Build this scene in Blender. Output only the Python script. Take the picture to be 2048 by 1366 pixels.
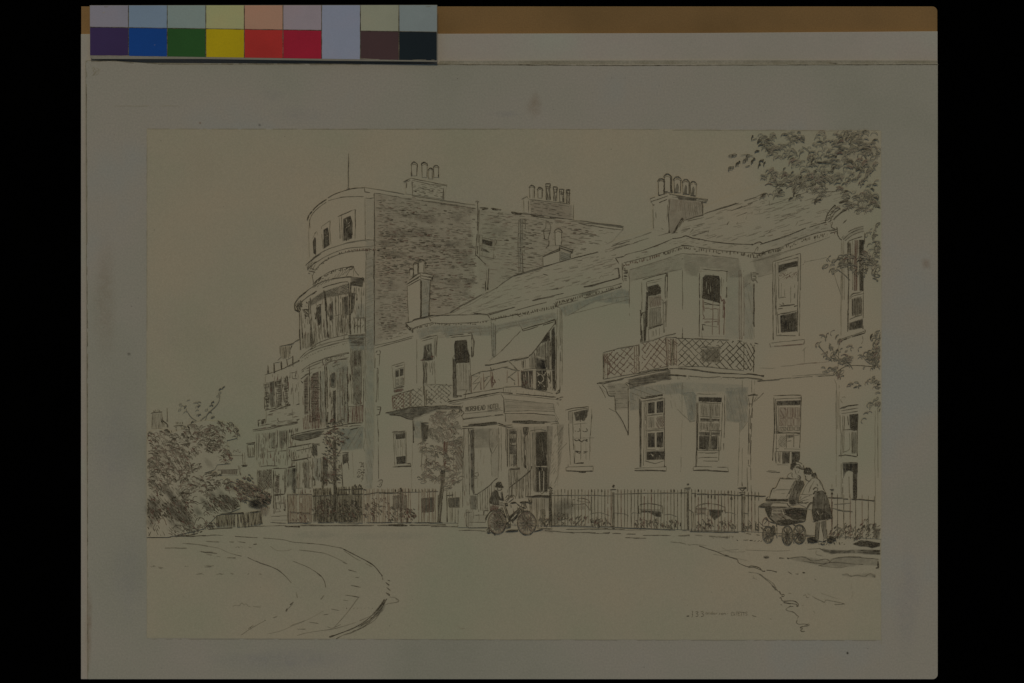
import bpy, math, random
from mathutils import Vector, noise
from mathutils.geometry import tessellate_polygon

random.seed(7)
for o in list(bpy.data.objects):
    bpy.data.objects.remove(o, do_unlink=True)
SC = bpy.context.scene
COL = SC.collection

# ---------------------------------------------------------------- camera, sky, sun, exposure
PX = 0.2 / 695.0                      # one photograph pixel on the board, in metres (the colour scale is 20 cm long)
TABLE_TOP = 0.006                     # height of the mounted sheet above the black ground
def wx(x): return (x - 1024.0) * PX
def wy(y): return (683.0 - y) * PX

cam = bpy.data.cameras.new('Camera')
cam_o = bpy.data.objects.new('Camera', cam)
COL.objects.link(cam_o)
CAM_H = 1.6
cam_o.location = (0, 0, TABLE_TOP + CAM_H)
cam_o.rotation_euler = (0, 0, 0)      # straight down, as on a copy stand
cam.sensor_width = 36.0
cam.lens = 36.0 * CAM_H / (2048 * PX)
cam.clip_start = 0.01
cam.clip_end = 200.0
SC.camera = cam_o

SUN_EL, SUN_AZ = math.radians(54), math.radians(0)
w = bpy.data.worlds.new('World')
SC.world = w
w.use_nodes = True
nt = w.node_tree
bg = nt.nodes['Background']
sky = nt.nodes.new('ShaderNodeTexSky')
sky.sky_type = 'NISHITA'
sky.sun_disc = False
sky.sun_elevation = SUN_EL
sky.sun_rotation = SUN_AZ
nt.links.new(sky.outputs['Color'], bg.inputs['Color'])
bg.inputs['Strength'].default_value = 0.058

sl = bpy.data.lights.new('Sun', 'SUN')
sl.energy = 1.35
sl.angle = math.radians(10)
sl.color = (1.0, 0.892, 0.722)
so = bpy.data.objects.new('Sun', sl)
COL.objects.link(so)
so.rotation_euler = (-(math.pi / 2 - SUN_EL), 0, 0)   # light comes from the top edge of the sheet
so.location = (0, 2, 3)

SC.view_settings.view_transform = 'Standard'
SC.view_settings.look = 'None'
SC.view_settings.gamma = 1
SC.view_settings.exposure = -0.89
SC.cycles.transparent_max_bounces = 24

# ---------------------------------------------------------------- materials
def lin(c):
    def f(v):
        v /= 255.0
        return v / 12.92 if v <= 0.04045 else ((v + 0.055) / 1.055) ** 2.4
    return tuple(f(v) for v in c)
GAIN = 1 / 0.262                       # photographed value -> base colour
def base(c): return tuple(min(0.9, v * GAIN) for v in lin(c))

def new_mat(name):
    m = bpy.data.materials.new(name)
    m.use_nodes = True
    n = m.node_tree.nodes
    return m, n, m.node_tree.links, n['Principled BSDF']

def mottled(name, cols, scale=14.0, fine=900.0, fine_amt=0.07, rough=0.9, fibre=0.0, streak=None):
    """paper-like surface: slow colour drift between cols + fine grain + a little tooth"""
    m, n, l, b = new_mat(name)
    g = n.new('ShaderNodeNewGeometry')
    t1 = n.new('ShaderNodeTexNoise'); t1.inputs['Scale'].default_value = scale; t1.inputs['Detail'].default_value = 5
    t1.inputs['Roughness'].default_value = 0.55
    if streak:
        mp = n.new('ShaderNodeMapping'); mp.inputs['Scale'].default_value = streak
        l.new(g.outputs['Position'], mp.inputs['Vector']); l.new(mp.outputs['Vector'], t1.inputs['Vector'])
    else:
        l.new(g.outputs['Position'], t1.inputs['Vector'])
    r = n.new('ShaderNodeValToRGB')
    els = r.color_ramp.elements
    k = len(cols)
    els[0].position = 0.34; els[0].color = (*cols[0], 1)
    els[1].position = 0.66; els[1].color = (*cols[-1], 1)
    for i in range(1, k - 1):
        e = els.new(0.34 + 0.32 * i / (k - 1)); e.color = (*cols[i], 1)
    l.new(t1.outputs['Fac'], r.inputs['Fac'])
    t2 = n.new('ShaderNodeTexNoise'); t2.inputs['Scale'].default_value = fine; t2.inputs['Detail'].default_value = 3
    l.new(g.outputs['Position'], t2.inputs['Vector'])
    mr = n.new('ShaderNodeMapRange')
    mr.inputs['From Min'].default_value = 0.3; mr.inputs['From Max'].default_value = 0.7
    mr.inputs['To Min'].default_value = 1 - fine_amt; mr.inputs['To Max'].default_value = 1 + fine_amt
    l.new(t2.outputs['Fac'], mr.inputs['Value'])
    mx = n.new('ShaderNodeVectorMath'); mx.operation = 'SCALE'
    l.new(r.outputs['Color'], mx.inputs[0]); l.new(mr.outputs['Result'], mx.inputs['Scale'])
    l.new(mx.outputs['Vector'], b.inputs['Base Color'])
    b.inputs['Roughness'].default_value = rough
    b.inputs['Specular IOR Level'].default_value = 0.15
    bp = n.new('ShaderNodeBump'); bp.inputs['Strength'].default_value = 0.12; bp.inputs['Distance'].default_value = 0.0003
    l.new(t2.outputs['Fac'], bp.inputs['Height']); l.new(bp.outputs['Normal'], b.inputs['Normal'])
    return m

PAPER_C = base((106, 100, 81))
M = {}
M['paper'] = mottled('drawing_paper', [base((101, 99, 79)), base((106, 100, 81)), base((110, 101, 81))], 9.0, 1400, 0.06)
M['mount'] = mottled('mount_card', [base((95, 93, 79)), base((100, 97, 83)), base((103, 98, 85)), base((99, 98, 88))], 7.0, 1000, 0.07)
M['mount_edge'] = mottled('mount_card_dark_edge', [base((84, 80, 66)), base((96, 92, 79))], 60, 1200, 0.15)  # edge ply colour, darkened for dirt and for painted-in edge shadow
M['pale'] = mottled('pale_board', [base((103, 99, 86)), base((108, 102, 90)), base((106, 106, 92))], 8.0, 1100, 0.05)
M['brown'] = mottled('brown_card', [base((76, 59, 34)), base((84, 65, 38)), base((90, 69, 40))], 10.0, 1300, 0.09)
M['ground'] = mottled('slide_mask_black', [(0.0006, 0.0006, 0.0005), (0.0010, 0.0010, 0.0008)], 30, 2000, 0.2, 1.0)
M['ground'].node_tree.nodes['Principled BSDF'].inputs['Specular IOR Level'].default_value = 0.0

def inked(name, col, t):
    """ink of coverage t on this paper, broken by the paper grain"""
    m, n, l, b = new_mat(name)
    c = tuple(p * (1 - t) + q * t for p, q in zip(PAPER_C, col))
    c2 = tuple(p * (1 - t * 0.72) + q * t * 0.72 for p, q in zip(PAPER_C, col))
    g = n.new('ShaderNodeNewGeometry')
    t1 = n.new('ShaderNodeTexNoise'); t1.inputs['Scale'].default_value = 1500; t1.inputs['Detail'].default_value = 2
    l.new(g.outputs['Position'], t1.inputs['Vector'])
    r = n.new('ShaderNodeValToRGB')
    r.color_ramp.elements[0].position = 0.38; r.color_ramp.elements[0].color = (*c, 1)
    r.color_ramp.elements[1].position = 0.66; r.color_ramp.elements[1].color = (*c2, 1)
    l.new(t1.outputs['Fac'], r.inputs['Fac']); l.new(r.outputs['Color'], b.inputs['Base Color'])
    b.inputs['Roughness'].default_value = 0.85
    b.inputs['Specular IOR Level'].default_value = 0.1
    return m
INK_C = base((33, 28, 18)); RED_C = base((56, 36, 27))
TONES = [0.16, 0.30, 0.45, 0.62, 0.80, 0.97]
INKS = [inked('sepia_ink', INK_C, t) for t in TONES]            # slots 0..5
REDS = [inked('red_brown_ink', RED_C, t) for t in TONES]        # slots 6..11

def washed(name, col):
    m, n, l, b = new_mat(name)
    g = n.new('ShaderNodeNewGeometry')
    at = n.new('ShaderNodeAttribute'); at.attribute_name = 'ink_load'
    t1 = n.new('ShaderNodeTexNoise'); t1.inputs['Scale'].default_value = 260; t1.inputs['Detail'].default_value = 6
    t1.inputs['Roughness'].default_value = 0.65
    l.new(g.outputs['Position'], t1.inputs['Vector'])
    mr = n.new('ShaderNodeMapRange')
    mr.inputs['From Min'].default_value = 0.3; mr.inputs['From Max'].default_value = 0.7
    mr.inputs['To Min'].default_value = 0.3; mr.inputs['To Max'].default_value = 1.4
    l.new(t1.outputs['Fac'], mr.inputs['Value'])
    mu = n.new('ShaderNodeMath'); mu.operation = 'MULTIPLY'; mu.use_clamp = True
    l.new(at.outputs['Fac'], mu.inputs[0]); l.new(mr.outputs['Result'], mu.inputs[1])
    b.inputs['Base Color'].default_value = (*col, 1)
    b.inputs['Roughness'].default_value = 0.9
    b.inputs['Specular IOR Level'].default_value = 0.1
    l.new(mu.outputs['Value'], b.inputs['Alpha'])
    return m
W = {'g': washed('grey_wash', base((42, 39, 31))), 'b': washed('blue_grey_wash', base((58, 72, 70))),
     'r': washed('red_brown_wash', base((62, 46, 38))), 'k': washed('black_wash', base((26, 24, 20))),
     's': washed('foxing_stain', base((96, 74, 52))), 'v': washed('bluish_bloom', base((92, 92, 100)))}
WKEYS = list(W)
SLOTS = INKS + REDS + [M['paper']] + [W[k] for k in WKEYS]
PAPER_SLOT = 12
WSLOT = {k: 13 + i for i, k in enumerate(WKEYS)}

# ---------------------------------------------------------------- ink builder
Z_PAPER = TABLE_TOP + 0.0001
STEP = 6e-5
NZ = [0.0]
def n1(a, b=0.0): return noise.noise(Vector((a, b, NZ[0])))

def tag(o, label=None, cat=None, group=None, kind=None):
    if label: o['label'] = label
    if cat: o['category'] = cat
    if group: o['group'] = group
    if kind: o['kind'] = kind
    return o

def parse(s):
    out = []
    for pl in s.split(';'):
        p = [tuple(float(v) for v in q.split(',')) for q in pl.split()]
        if p: out.append(p)
    return out

def catmull(p, k=6):
    if len(p) < 3: return p
    q = [p[0]] + p + [p[-1]]
    out = []
    for i in range(1, len(q) - 2):
        a, b, c, d = q[i - 1], q[i], q[i + 1], q[i + 2]
        for j in range(k):
            t = j / k
            out.append(tuple(0.5 * (2 * b[m] + (c[m] - a[m]) * t + (2 * a[m] - 5 * b[m] + 4 * c[m] - d[m]) * t * t
                             + (3 * b[m] - a[m] - 3 * c[m] + d[m]) * t ** 3) for m in (0, 1)))
    out.append(p[-1])
    return out

def resample(p, step):
    out = [p[0]]
    for a, b in zip(p, p[1:]):
        d = math.hypot(b[0] - a[0], b[1] - a[1])
        k = max(1, int(d / step + 0.5))
        for j in range(1, k + 1):
            out.append((a[0] + (b[0] - a[0]) * j / k, a[1] + (b[1] - a[1]) * j / k))
    return out

def inside(poly, x, y):
    c = False
    j = len(poly) - 1
    for i in range(len(poly)):
        xi, yi = poly[i]; xj, yj = poly[j]
        if (yi > y) != (yj > y) and x < (xj - xi) * (y - yi) / (yj - yi) + xi: c = not c
        j = i
    return c

def spans(poly, ang, sp, jit=0.0):
    """parallel scan lines clipped to a polygon"""
    ca, sa = math.cos(ang), math.sin(ang)
    rot = [(x * ca + y * sa, -x * sa + y * ca) for x, y in poly]
    v0 = min(q[1] for q in rot); v1 = max(q[1] for q in rot)
    v = v0 + sp * 0.5
    while v < v1:
        vv = v + random.uniform(-jit, jit) * sp
        xs = []
        for (x1, y1), (x2, y2) in zip(rot, rot[1:] + rot[:1]):
            if (y1 > vv) != (y2 > vv): xs.append(x1 + (vv - y1) * (x2 - x1) / (y2 - y1))
        xs.sort()
        for a, b in zip(xs[::2], xs[1::2]):
            yield (a, b, vv, ca, sa)
        v += sp

class Ink:
    def __init__(s, level, frame=(0, 0, 1)):
        s.v = []; s.f = []; s.m = []; s.d = []; s.level = level; s.wz = 0; s.ns = 0
        s.F(*frame)
        s.bias = 0
    def F(s, ox, oy, sc): s.ox, s.oy, s.sc = ox, oy, sc; return s
    def T(s, p): return [(s.ox + x / s.sc, s.oy + y / s.sc) for x, y in p]
    def zs(s): return s.level * STEP + STEP * random.uniform(0.55, 0.95)
    def zw(s):
        s.wz += 1
        return s.level * STEP + STEP * (0.2 + 0.33 * min(1.0, s.wz / 80.0))
    def quad_strip(s, left, right, z, mi):
        b = len(s.v)
        for a, c in zip(left, right):
            s.v.append((a[0], a[1], z)); s.v.append((c[0], c[1], z)); s.d += [1, 1]
        for i in range(len(left) - 1):
            j = b + 2 * i
            s.f.append((j, j + 1, j + 3, j + 2)); s.m.append(mi[i] if isinstance(mi, list) else mi)
    # target-pixel stroke
    def stroke(s, p, w=1.3, t=3, wob=0.5, gap=0.0, taper=True, red=False, step=3.5):
        if t == 'p': slot = PAPER_SLOT
        p = resample(p, step)
        if s.level >= 1: p = [q for q in p if 295 < q[0] < 1761 and 260 < q[1] < 1279]     # the pen stays on the sheet
        n = len(p)
        if n < 2: return
        sd = random.random() * 500
        pool = random.random() < .3 and w > 1.05 and taper; w *= 1.0
        L = []; R = []; runs = []
        lng = n * step
        for i in range(n):
            a = p[max(0, i - 1)]; b = p[min(n - 1, i + 1)]
            dx, dy = b[0] - a[0], b[1] - a[1]
            d = math.hypot(dx, dy) or 1
            nx, ny = -dy / d, dx / d
            u = i * step
            o = wob * (n1(sd + u * 0.045) * 1.5 + 0.45 * n1(sd + u * 0.21, 3.1))
            ww = w * (0.85 + 0.55 * n1(sd + u * 0.09, 7.7))
            if taper:
                e = min(i, n - 1 - i) * step
                ww *= 1.55 if pool and n - 1 - i < 2 else min(1.0, 0.45 + e / (3.0 * max(w, 1)))
            ww = max(ww, 0.35) * 0.5
            x, y = p[i][0] + nx * o, p[i][1] + ny * o
            if gap and n1(sd + u * 0.07, 11.3) < gap - 0.62 and lng > 10:
                if len(L) > 1: runs.append((L, R))
                L = []; R = []
                continue
            L.append((x + nx * ww, y + ny * ww)); R.append((x - nx * ww, y - ny * ww))
        if len(L) > 1: runs.append((L, R))
        for L, R in runs:
            z = s.zs()
            if t == 'p': mi = PAPER_SLOT
            else:
                mi = []
                for i in range(len(L) - 1):
                    k = t + 0.72 + s.bias + 1.6 * n1(sd + i * 0.33, 5.5)
                    k = int(min(5, max(0, round(k))))
                    mi.append(k + (6 if red else 0))
            s.quad_strip([(wx(a), wy(b)) for a, b in L], [(wx(a), wy(b)) for a, b in R], z, mi)
    def L(s, d, w=1.3, t=3, wob=0.5, gap=0.12, red=False, n=1):
        for p in parse(d):
            for k in range(n):
                s.stroke([(x + random.uniform(-.5, .5) * (k > 0) * 2, y + random.uniform(-.5, .5) * (k > 0) * 2) for x, y in s.T(p)], w, t, wob, gap, red=red)
            s.restate(s.T(p), w, t, red)
        return s
    def C(s, d, w=1.3, t=3, wob=0.4, gap=0.12, red=False):
        for p in parse(d):
            s.stroke(catmull(s.T(p)), w, t, wob, gap, red=red)
            s.restate(catmull(s.T(p)), w, t, red)
        return s
    def restate(s, p, w, t, red):
        # the pen goes over a line again, not quite on it, for part of its length
        if t == 'p' or random.random() > .65: return
        q = resample(p, 5)
        if len(q) < 5: return
        a = random.randint(0, len(q) // 2); b = random.randint(a + 3, len(q)) if a + 3 < len(q) else len(q)
        dx, dy = random.uniform(-1.3, 1.3), random.uniform(-1.3, 1.3)
        s.stroke([(x + dx, y + dy) for x, y in q[a:b]], w * random.uniform(.6, 1.1), max(0, t - random.choice((0, 1, 1))), .6, .1, red=red)
    def P(s, d): return s.T(parse(d)[0])
    def poly(s, p, z, slot, dens=None):
        b = len(s.v)
        q = [Vector((wx(x), wy(y), 0)) for x, y in p]
        for i, a in enumerate(q):
            s.v.append((a.x, a.y, z)); s.d.append(1 if dens is None else dens[i] if isinstance(dens, list) else dens)
        for tri in tessellate_polygon([q]):
            s.f.append(tuple(b + i for i in tri)); s.m.append(slot)
    def sheet(s, d):
        """the area of paper the drawn thing covers"""
        for p in parse(d):
            s.ns += 1
            s.poly(s.T(p), s.level * STEP + 1.2e-6 * s.ns, PAPER_SLOT)
        return s
    def wash(s, d, a=0.4, k='g', soft=2.5):
        a *= {'g': .45, 'b': .4, 'r': .45, 'k': .82}.get(k, 1)
        if k in 'bg' and soft == 2.5: soft = 4
        if k == 'b' and a > .1: s.hatch(d, random.choice((-22, 62, 78)), 4.6, .9, 1, .4, .7, seg=26)
        for p0 in parse(d):
            p = resample(s.T(p0) + [s.T(p0)[0]], 9)[:-1]
            n = len(p)
            area = sum(p[i][0] * p[(i + 1) % n][1] - p[(i + 1) % n][0] * p[i][1] for i in range(n))
            sg = 1 if area > 0 else -1
            inn = []; out = []
            for i in range(n):
                a0 = p[i - 1]; b0 = p[(i + 1) % n]
                dx, dy = b0[0] - a0[0], b0[1] - a0[1]
                dd = math.hypot(dx, dy) or 1
                nx, ny = -dy / dd * sg, dx / dd * sg
                j = random.uniform(0.4, 1.1) * soft
                inn.append((p[i][0] + nx * j * .6, p[i][1] + ny * j * .6)); out.append((p[i][0] - nx * j * .6, p[i][1] - ny * j * .6))
            z = s.zw(); slot = WSLOT[k]
            s.poly(inn, z, slot, a)
            b = len(s.v)
            for i in range(n):
                s.v.append((wx(inn[i][0]), wy(inn[i][1]), z)); s.d.append(a)
                s.v.append((wx(out[i][0]), wy(out[i][1]), z)); s.d.append(0)
            for i in range(n):
                j = (i + 1) % n
                s.f.append((b + 2 * i, b + 2 * i + 1, b + 2 * j + 1, b + 2 * j)); s.m.append(slot)
        return s
    def blob(s, x, y, rx, ry, a=0.5, k='g', rot=0.0, core=0.55):
        (x, y), = s.T([(x, y)]); rx /= s.sc; ry /= s.sc
        z = s.zw(); slot = WSLOT[k]; b = len(s.v); N = 18
        s.v.append((wx(x), wy(y), z)); s.d.append(a)
        sd = random.random() * 99
        for rr, dn in ((core, a), (1, 0)):
            for i in range(N):
                th = 2 * math.pi * i / N
                q = rr * (1 + 0.35 * n1(sd + math.cos(th) * 1.3, math.sin(th) * 1.3 + sd))
                dx, dy = math.cos(th) * rx * q, math.sin(th) * ry * q
                s.v.append((wx(x + dx * math.cos(rot) - dy * math.sin(rot)), wy(y + dx * math.sin(rot) + dy * math.cos(rot)), z)); s.d.append(dn)
        for i in range(N):
            j = (i + 1) % N
            s.f.append((b, b + 1 + i, b + 1 + j)); s.m.append(slot)
            s.f.append((b + 1 + i, b + 1 + N + i, b + 1 + N + j, b + 1 + j)); s.m.append(slot)
        return s
    def hatch(s, d, ang=90, sp=2.6, w=1.1, t=3, jit=0.3, cover=0.92, wob=0.5, seg=None, red=False):
        for p0 in parse(d):
            for (a, b, v, ca, sa) in spans(s.T(p0), math.radians(ang), sp, jit):
                pieces = [(a, b)]
                if seg:
                    pieces = []; u = a + random.uniform(-seg, 0)
                    while u < b:
                        ln = seg * random.uniform(0.5, 1.5)
                        q0, q1 = max(a, u), min(b, u + ln)
                        if q1 - q0 > 1.5: pieces.append((q0, q1))
                        u += ln + seg * random.uniform(0.15, 0.6)
                for q0, q1 in pieces:
                    if random.random() > cover: continue
                    e = min(1.5, (q1 - q0) * .15)
                    q0 += random.uniform(-e, e); q1 += random.uniform(-e, e)
                    s.stroke([(q0 * ca - v * sa, q0 * sa + v * ca), (q1 * ca - v * sa, q1 * sa + v * ca)], w, t, wob, 0, red=red)
        return s
    def dark(s, d, a=0.75, t=4, sp=2.2, ang=90, k='k'):
        s.wash(d, a, k, 1.2); s.hatch(d, ang, sp, 1.3, t, 0.4, 0.85); return s
    def lerp_quad(s, q, u, v):
        (ax, ay), (bx, by), (cx, cy), (dx, dy) = q
        return ((ax * (1 - u) + bx * u) * (1 - v) + (dx * (1 - u) + cx * u) * v, (ay * (1 - u) + by * u) * (1 - v) + (dy * (1 - u) + cy * u) * v)
    def lattice(s, d, nx, ny, w=1.1, t=3, dots=True, red=False, gap=0.28):
        """diamond trellis inside TL TR BR BL"""
        q = s.P(d)
        N = nx + ny
        for k in range(1, N):
            for sgn in (0, 1):
                a = (k / nx, 0) if k <= nx else (1, (k - nx) / ny)
                b = (0, k / ny) if k <= ny else ((k - ny) / nx, 1)
                if sgn: a = (1 - a[0], a[1]); b = (1 - b[0], b[1])
                s.stroke([s.lerp_quad(q, *a), s.lerp_quad(q, *b)], w, t, 1.1, gap, red=red)
        if dots:
            for i in range(2 * nx + 1):
                for j in range(2 * ny + 1):
                    if (i + j) % 2 == 0 and random.random() < .6 and 0 < i < 2 * nx:
                        x, y = s.lerp_quad(q, i / nx / 2, j / ny / 2)
                        s.stroke([(x - 1.2, y - .6), (x + 1.2, y + .6)], 2.2, t + 1, 0, 0, False, red=red, step=1.5)
        return s
    def bars(s, top, bot, n, w=1.2, t=3, jit=0.18, red=False, cover=0.95, up=0.0, gap=0.08):
        tp = resample(s.P(top), 3); bt = resample(s.P(bot), 3)
        for i in range(n):
            if random.random() > cover: continue
            u = (i + 0.5 + random.uniform(-jit, jit)) / n
            a = tp[min(len(tp) - 1, int(u * len(tp)))]; b = bt[min(len(bt) - 1, int(u * len(bt)))]
            s.stroke([(a[0], a[1] - up + random.uniform(-.8, .8)), (b[0], b[1] + random.uniform(-1.2, .8))], w * random.uniform(.75, 1.3), t + random.choice((-1, 0, 0, 1)), 0.4, gap, red=red)
        return s
    def dentils(s, d, sp=5.0, h=4.0, w=1.5, t=4, cover=0.85, red=False, skew=0.0):
        p = resample(catmull(s.P(d)), sp)
        for x, y in p:
            if random.random() > cover: continue
            hh = h * random.uniform(.6, 1.2)
            r = random.random()
            if r < .55: s.stroke([(x, y), (x + skew, y + hh)], w, t, .2, 0, False, red=red, step=2)
            elif r < .8: s.stroke([(x - sp * .3, y + hh), (x + sp * .4, y + hh * .9)], w, t, .2, 0, False, red=red, step=2)
            else: s.stroke([(x, y), (x, y + hh), (x + sp * .5, y + hh), (x + sp * .5, y + hh * .3)], w * .8, t, .2, 0, False, red=red, step=2)
        return s
    def dashes(s, d, ang0, ang1, sp, ln, w=1.2, t=2, cover=0.7, fld=0.012, thr=0.0, red=0.2, curl=0.0):
        """rows of short pen dashes (bricks, slates), thinned by a slow field"""
        for p0 in parse(d):
            pl = s.T(p0)
            x0 = min(q[0] for q in pl); x1 = max(q[0] for q in pl); y0 = min(q[1] for q in pl); y1 = max(q[1] for q in pl)
            y = y0 - 60
            while y < y1 + 60:
                x = x0 + random.uniform(-ln, 0)
                while x < x1:
                    l_ = ln * random.uniform(.45, 1.5)
                    f = (y - y0) / max(1, y1 - y0)
                    an = math.radians(ang0 + (ang1 - ang0) * min(1, max(0, f))) + random.uniform(-.05, .05)
                    yy = y + (x - x0) * math.tan(an) + random.uniform(-.9, .9)
                    ex, ey = x + l_ * math.cos(an), yy + l_ * math.sin(an)
                    d_ = n1(x * fld * 1.0, yy * fld * 2.0) + 0.5 * n1(x * fld * 3, yy * fld * 5)
                    if inside(pl, x, yy) and inside(pl, ex, ey) and random.random() < cover + d_ * .8 and d_ > thr - 1:
                        tt = t + (1 if d_ > .25 else 0) + random.choice((-1, 0, 0, 0, 1))
                        pts = [(x, yy), (ex, ey)]
                        if curl: pts = [(x, yy), ((x + ex) / 2, (yy + ey) / 2 + random.uniform(-curl, curl)), (ex, ey)]
                        s.stroke(pts, w * random.uniform(.7, 1.5), tt, .6, 0, red=random.random() < red)
                    x += l_ + ln * random.uniform(.15, .7)
                y += sp
        return s
    def leaf(s, x, y, r, ang, kind='c', w=1.3, t=3, red=False):
        """one pen-drawn leaf, photograph pixels"""
        ca, sa = math.cos(ang), math.sin(ang)
        def R(a, b): return (x + a * ca - b * sa, y + a * sa + b * ca)
        if kind == 'c':
            s.stroke(catmull([R(-r, r * .35), R(-r * .35, -r * .25), R(r * .4, -r * .3), R(r, r * .3)], 3), w, t, .2, 0, red=red, step=2)
        elif kind == 'h':
            s.stroke(catmull([R(-r, r * .55), R(-r * .75, -r * .1), R(-r * .1, -r * .42), R(r * .6, -r * .2), R(r, r * .25)], 3), w, t, .3, 0, red=red, step=2)
            if random.random() < .45: s.stroke(catmull([R(-r * .6, r * .5), R(-r * .2, r * .05), R(r * .5, r * .1)], 3), w * .8, t - 1, .3, 0, red=red, step=2)
            if random.random() < .14: s.stroke(catmull([R(-r * .5, r * .1), R(0, -r * .15), R(r * .6, r * .0)], 3), w * 2.4, t - 1, .3, 0, red=red, step=2)
        elif kind == 'o':
            s.stroke(catmull([R(-r, 0), R(-r * .2, -r * .45), R(r, 0), R(0, r * .45), R(-r, 0)], 3), w * .8, t, .2, 0, red=red, step=2)
        elif kind == 'f':
            s.stroke(catmull([R(-r, r * .2), R(0, -r * .2), R(r, r * .1)], 3), w * 2.3, t + 1, .2, 0, red=red, step=1.6)
        else:
            s.stroke([R(-r, 0), R(r, 0)], w, t, .3, 0, red=red, step=2)
        return s
    def leaves(s, x, y, rx, ry, n, r=5, t=3, kinds='ccco', ang=None, w=1.3, red=0.2, shade=0.0):
        (cx, cy), = s.T([(x, y)]); rx /= s.sc; ry /= s.sc
        for i in range(n):
            th = random.uniform(0, 6.283); q = math.sqrt(random.random())
            px, py = cx + math.cos(th) * q * rx, cy + math.sin(th) * q * ry
            a = random.uniform(-.7, .7) if ang is None else math.radians(ang) + random.uniform(-.45, .45)
            s.leaf(px, py, r * random.uniform(.6, 1.3), a, random.choice(kinds), w, t + random.choice((-1, 0, 0, 1)), random.random() < red)
        return s
    def ring(s, x, y, rx, ry, w=1.5, t=4, a0=0, a1=360, red=False, tilt=0.0):
        (x, y), = s.T([(x, y)]); rx /= s.sc; ry /= s.sc
        p = []
        k = 26
        for i in range(k + 1):
            th = math.radians(a0 + (a1 - a0) * i / k)
            dx, dy = math.cos(th) * rx, math.sin(th) * ry
            p.append((x + dx * math.cos(tilt) - dy * math.sin(tilt), y + dx * math.sin(tilt) + dy * math.cos(tilt)))
        s.stroke(p, w, t, .3, 0, False, red=red, step=2.2); return s
    def spokes(s, x, y, rx, ry, n, w=0.9, t=3, red=False, r0=0.15):
        (x, y), = s.T([(x, y)]); rx /= s.sc; ry /= s.sc
        for i in range(n):
            th = 6.283 * (i + random.uniform(-.2, .2)) / n
            s.stroke([(x + math.cos(th) * rx * r0, y + math.sin(th) * ry * r0), (x + math.cos(th) * rx * .93, y + math.sin(th) * ry * .93)], w, t, .2, 0, red=red)
        return s
    def write(s, text, x0, y0, x1, y1, h, w=1.6, t=4, font=None, adv=1.0, red=False):
        """stroke lettering along a sloping base line, frame units"""
        (ax, ay), (bx, by) = s.T([(x0, y0), (x1, y1)]); h /= s.sc
        n = len(text)
        for i, ch in enumerate(text):
            u0, u1 = i / n, (i + .78) / n
            for pl in GLYPH.get(ch, []):
                pts = []
                for gx, gy in pl:
                    u = u0 + (u1 - u0) * gx
                    pts.append((ax + (bx - ax) * u, ay + (by - ay) * u - h * gy))
                s.stroke(pts, w, t, .15, 0, False, red=red, step=1.6)
        return s
    def ticks(s, d, n, l0=4, l1=14, w=1.2, t=3, ang=90, red=.25):
        """loose upright pen marks scattered over an area"""
        p = s.T(parse(d)[0])
        x0 = min(q[0] for q in p); x1 = max(q[0] for q in p); y0 = min(q[1] for q in p); y1 = max(q[1] for q in p)
        c = 0
        while c < n:
            x, y = random.uniform(x0, x1), random.uniform(y0, y1); c += .2
            l = random.uniform(l0, l1); a = math.radians(ang + random.uniform(-4, 4))
            e = (x + math.cos(a) * l, y + math.sin(a) * l)
            if inside(p, x, y) and inside(p, *e):
                c += .8; s.stroke([(x, y), e], w * random.uniform(.7, 1.5), t + random.choice((-1, 0, 0, 1)), .5, 0, red=random.random() < red)
        return s
    def build(s, name, parent=None, label=None):
        me = bpy.data.meshes.new(name)
        me.from_pydata([(x, y, z) for x, y, z in s.v], [], s.f)
        used = sorted(set(s.m)); rm = {k: i for i, k in enumerate(used)}
        for k in used: me.materials.append(SLOTS[k])
        me.polygons.foreach_set('material_index', [rm[k] for k in s.m])
        at = me.attributes.new('ink_load', 'FLOAT', 'POINT')
        at.data.foreach_set('value', [float(k) for k in s.d])
        me.update()
        # faces all look up
        flip = [p.index for p in me.polygons if p.normal.z < 0]
        if flip:
            for i in flip: me.polygons[i].flip()
        o = bpy.data.objects.new(name, me)
        COL.objects.link(o)
        o.location.z = Z_PAPER
        if parent: o.parent = parent; o.matrix_parent_inverse.identity(); o.location = (0, 0, Z_PAPER if parent.type == 'EMPTY' else 0)
        if label: o['label'] = label
        return o

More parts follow.
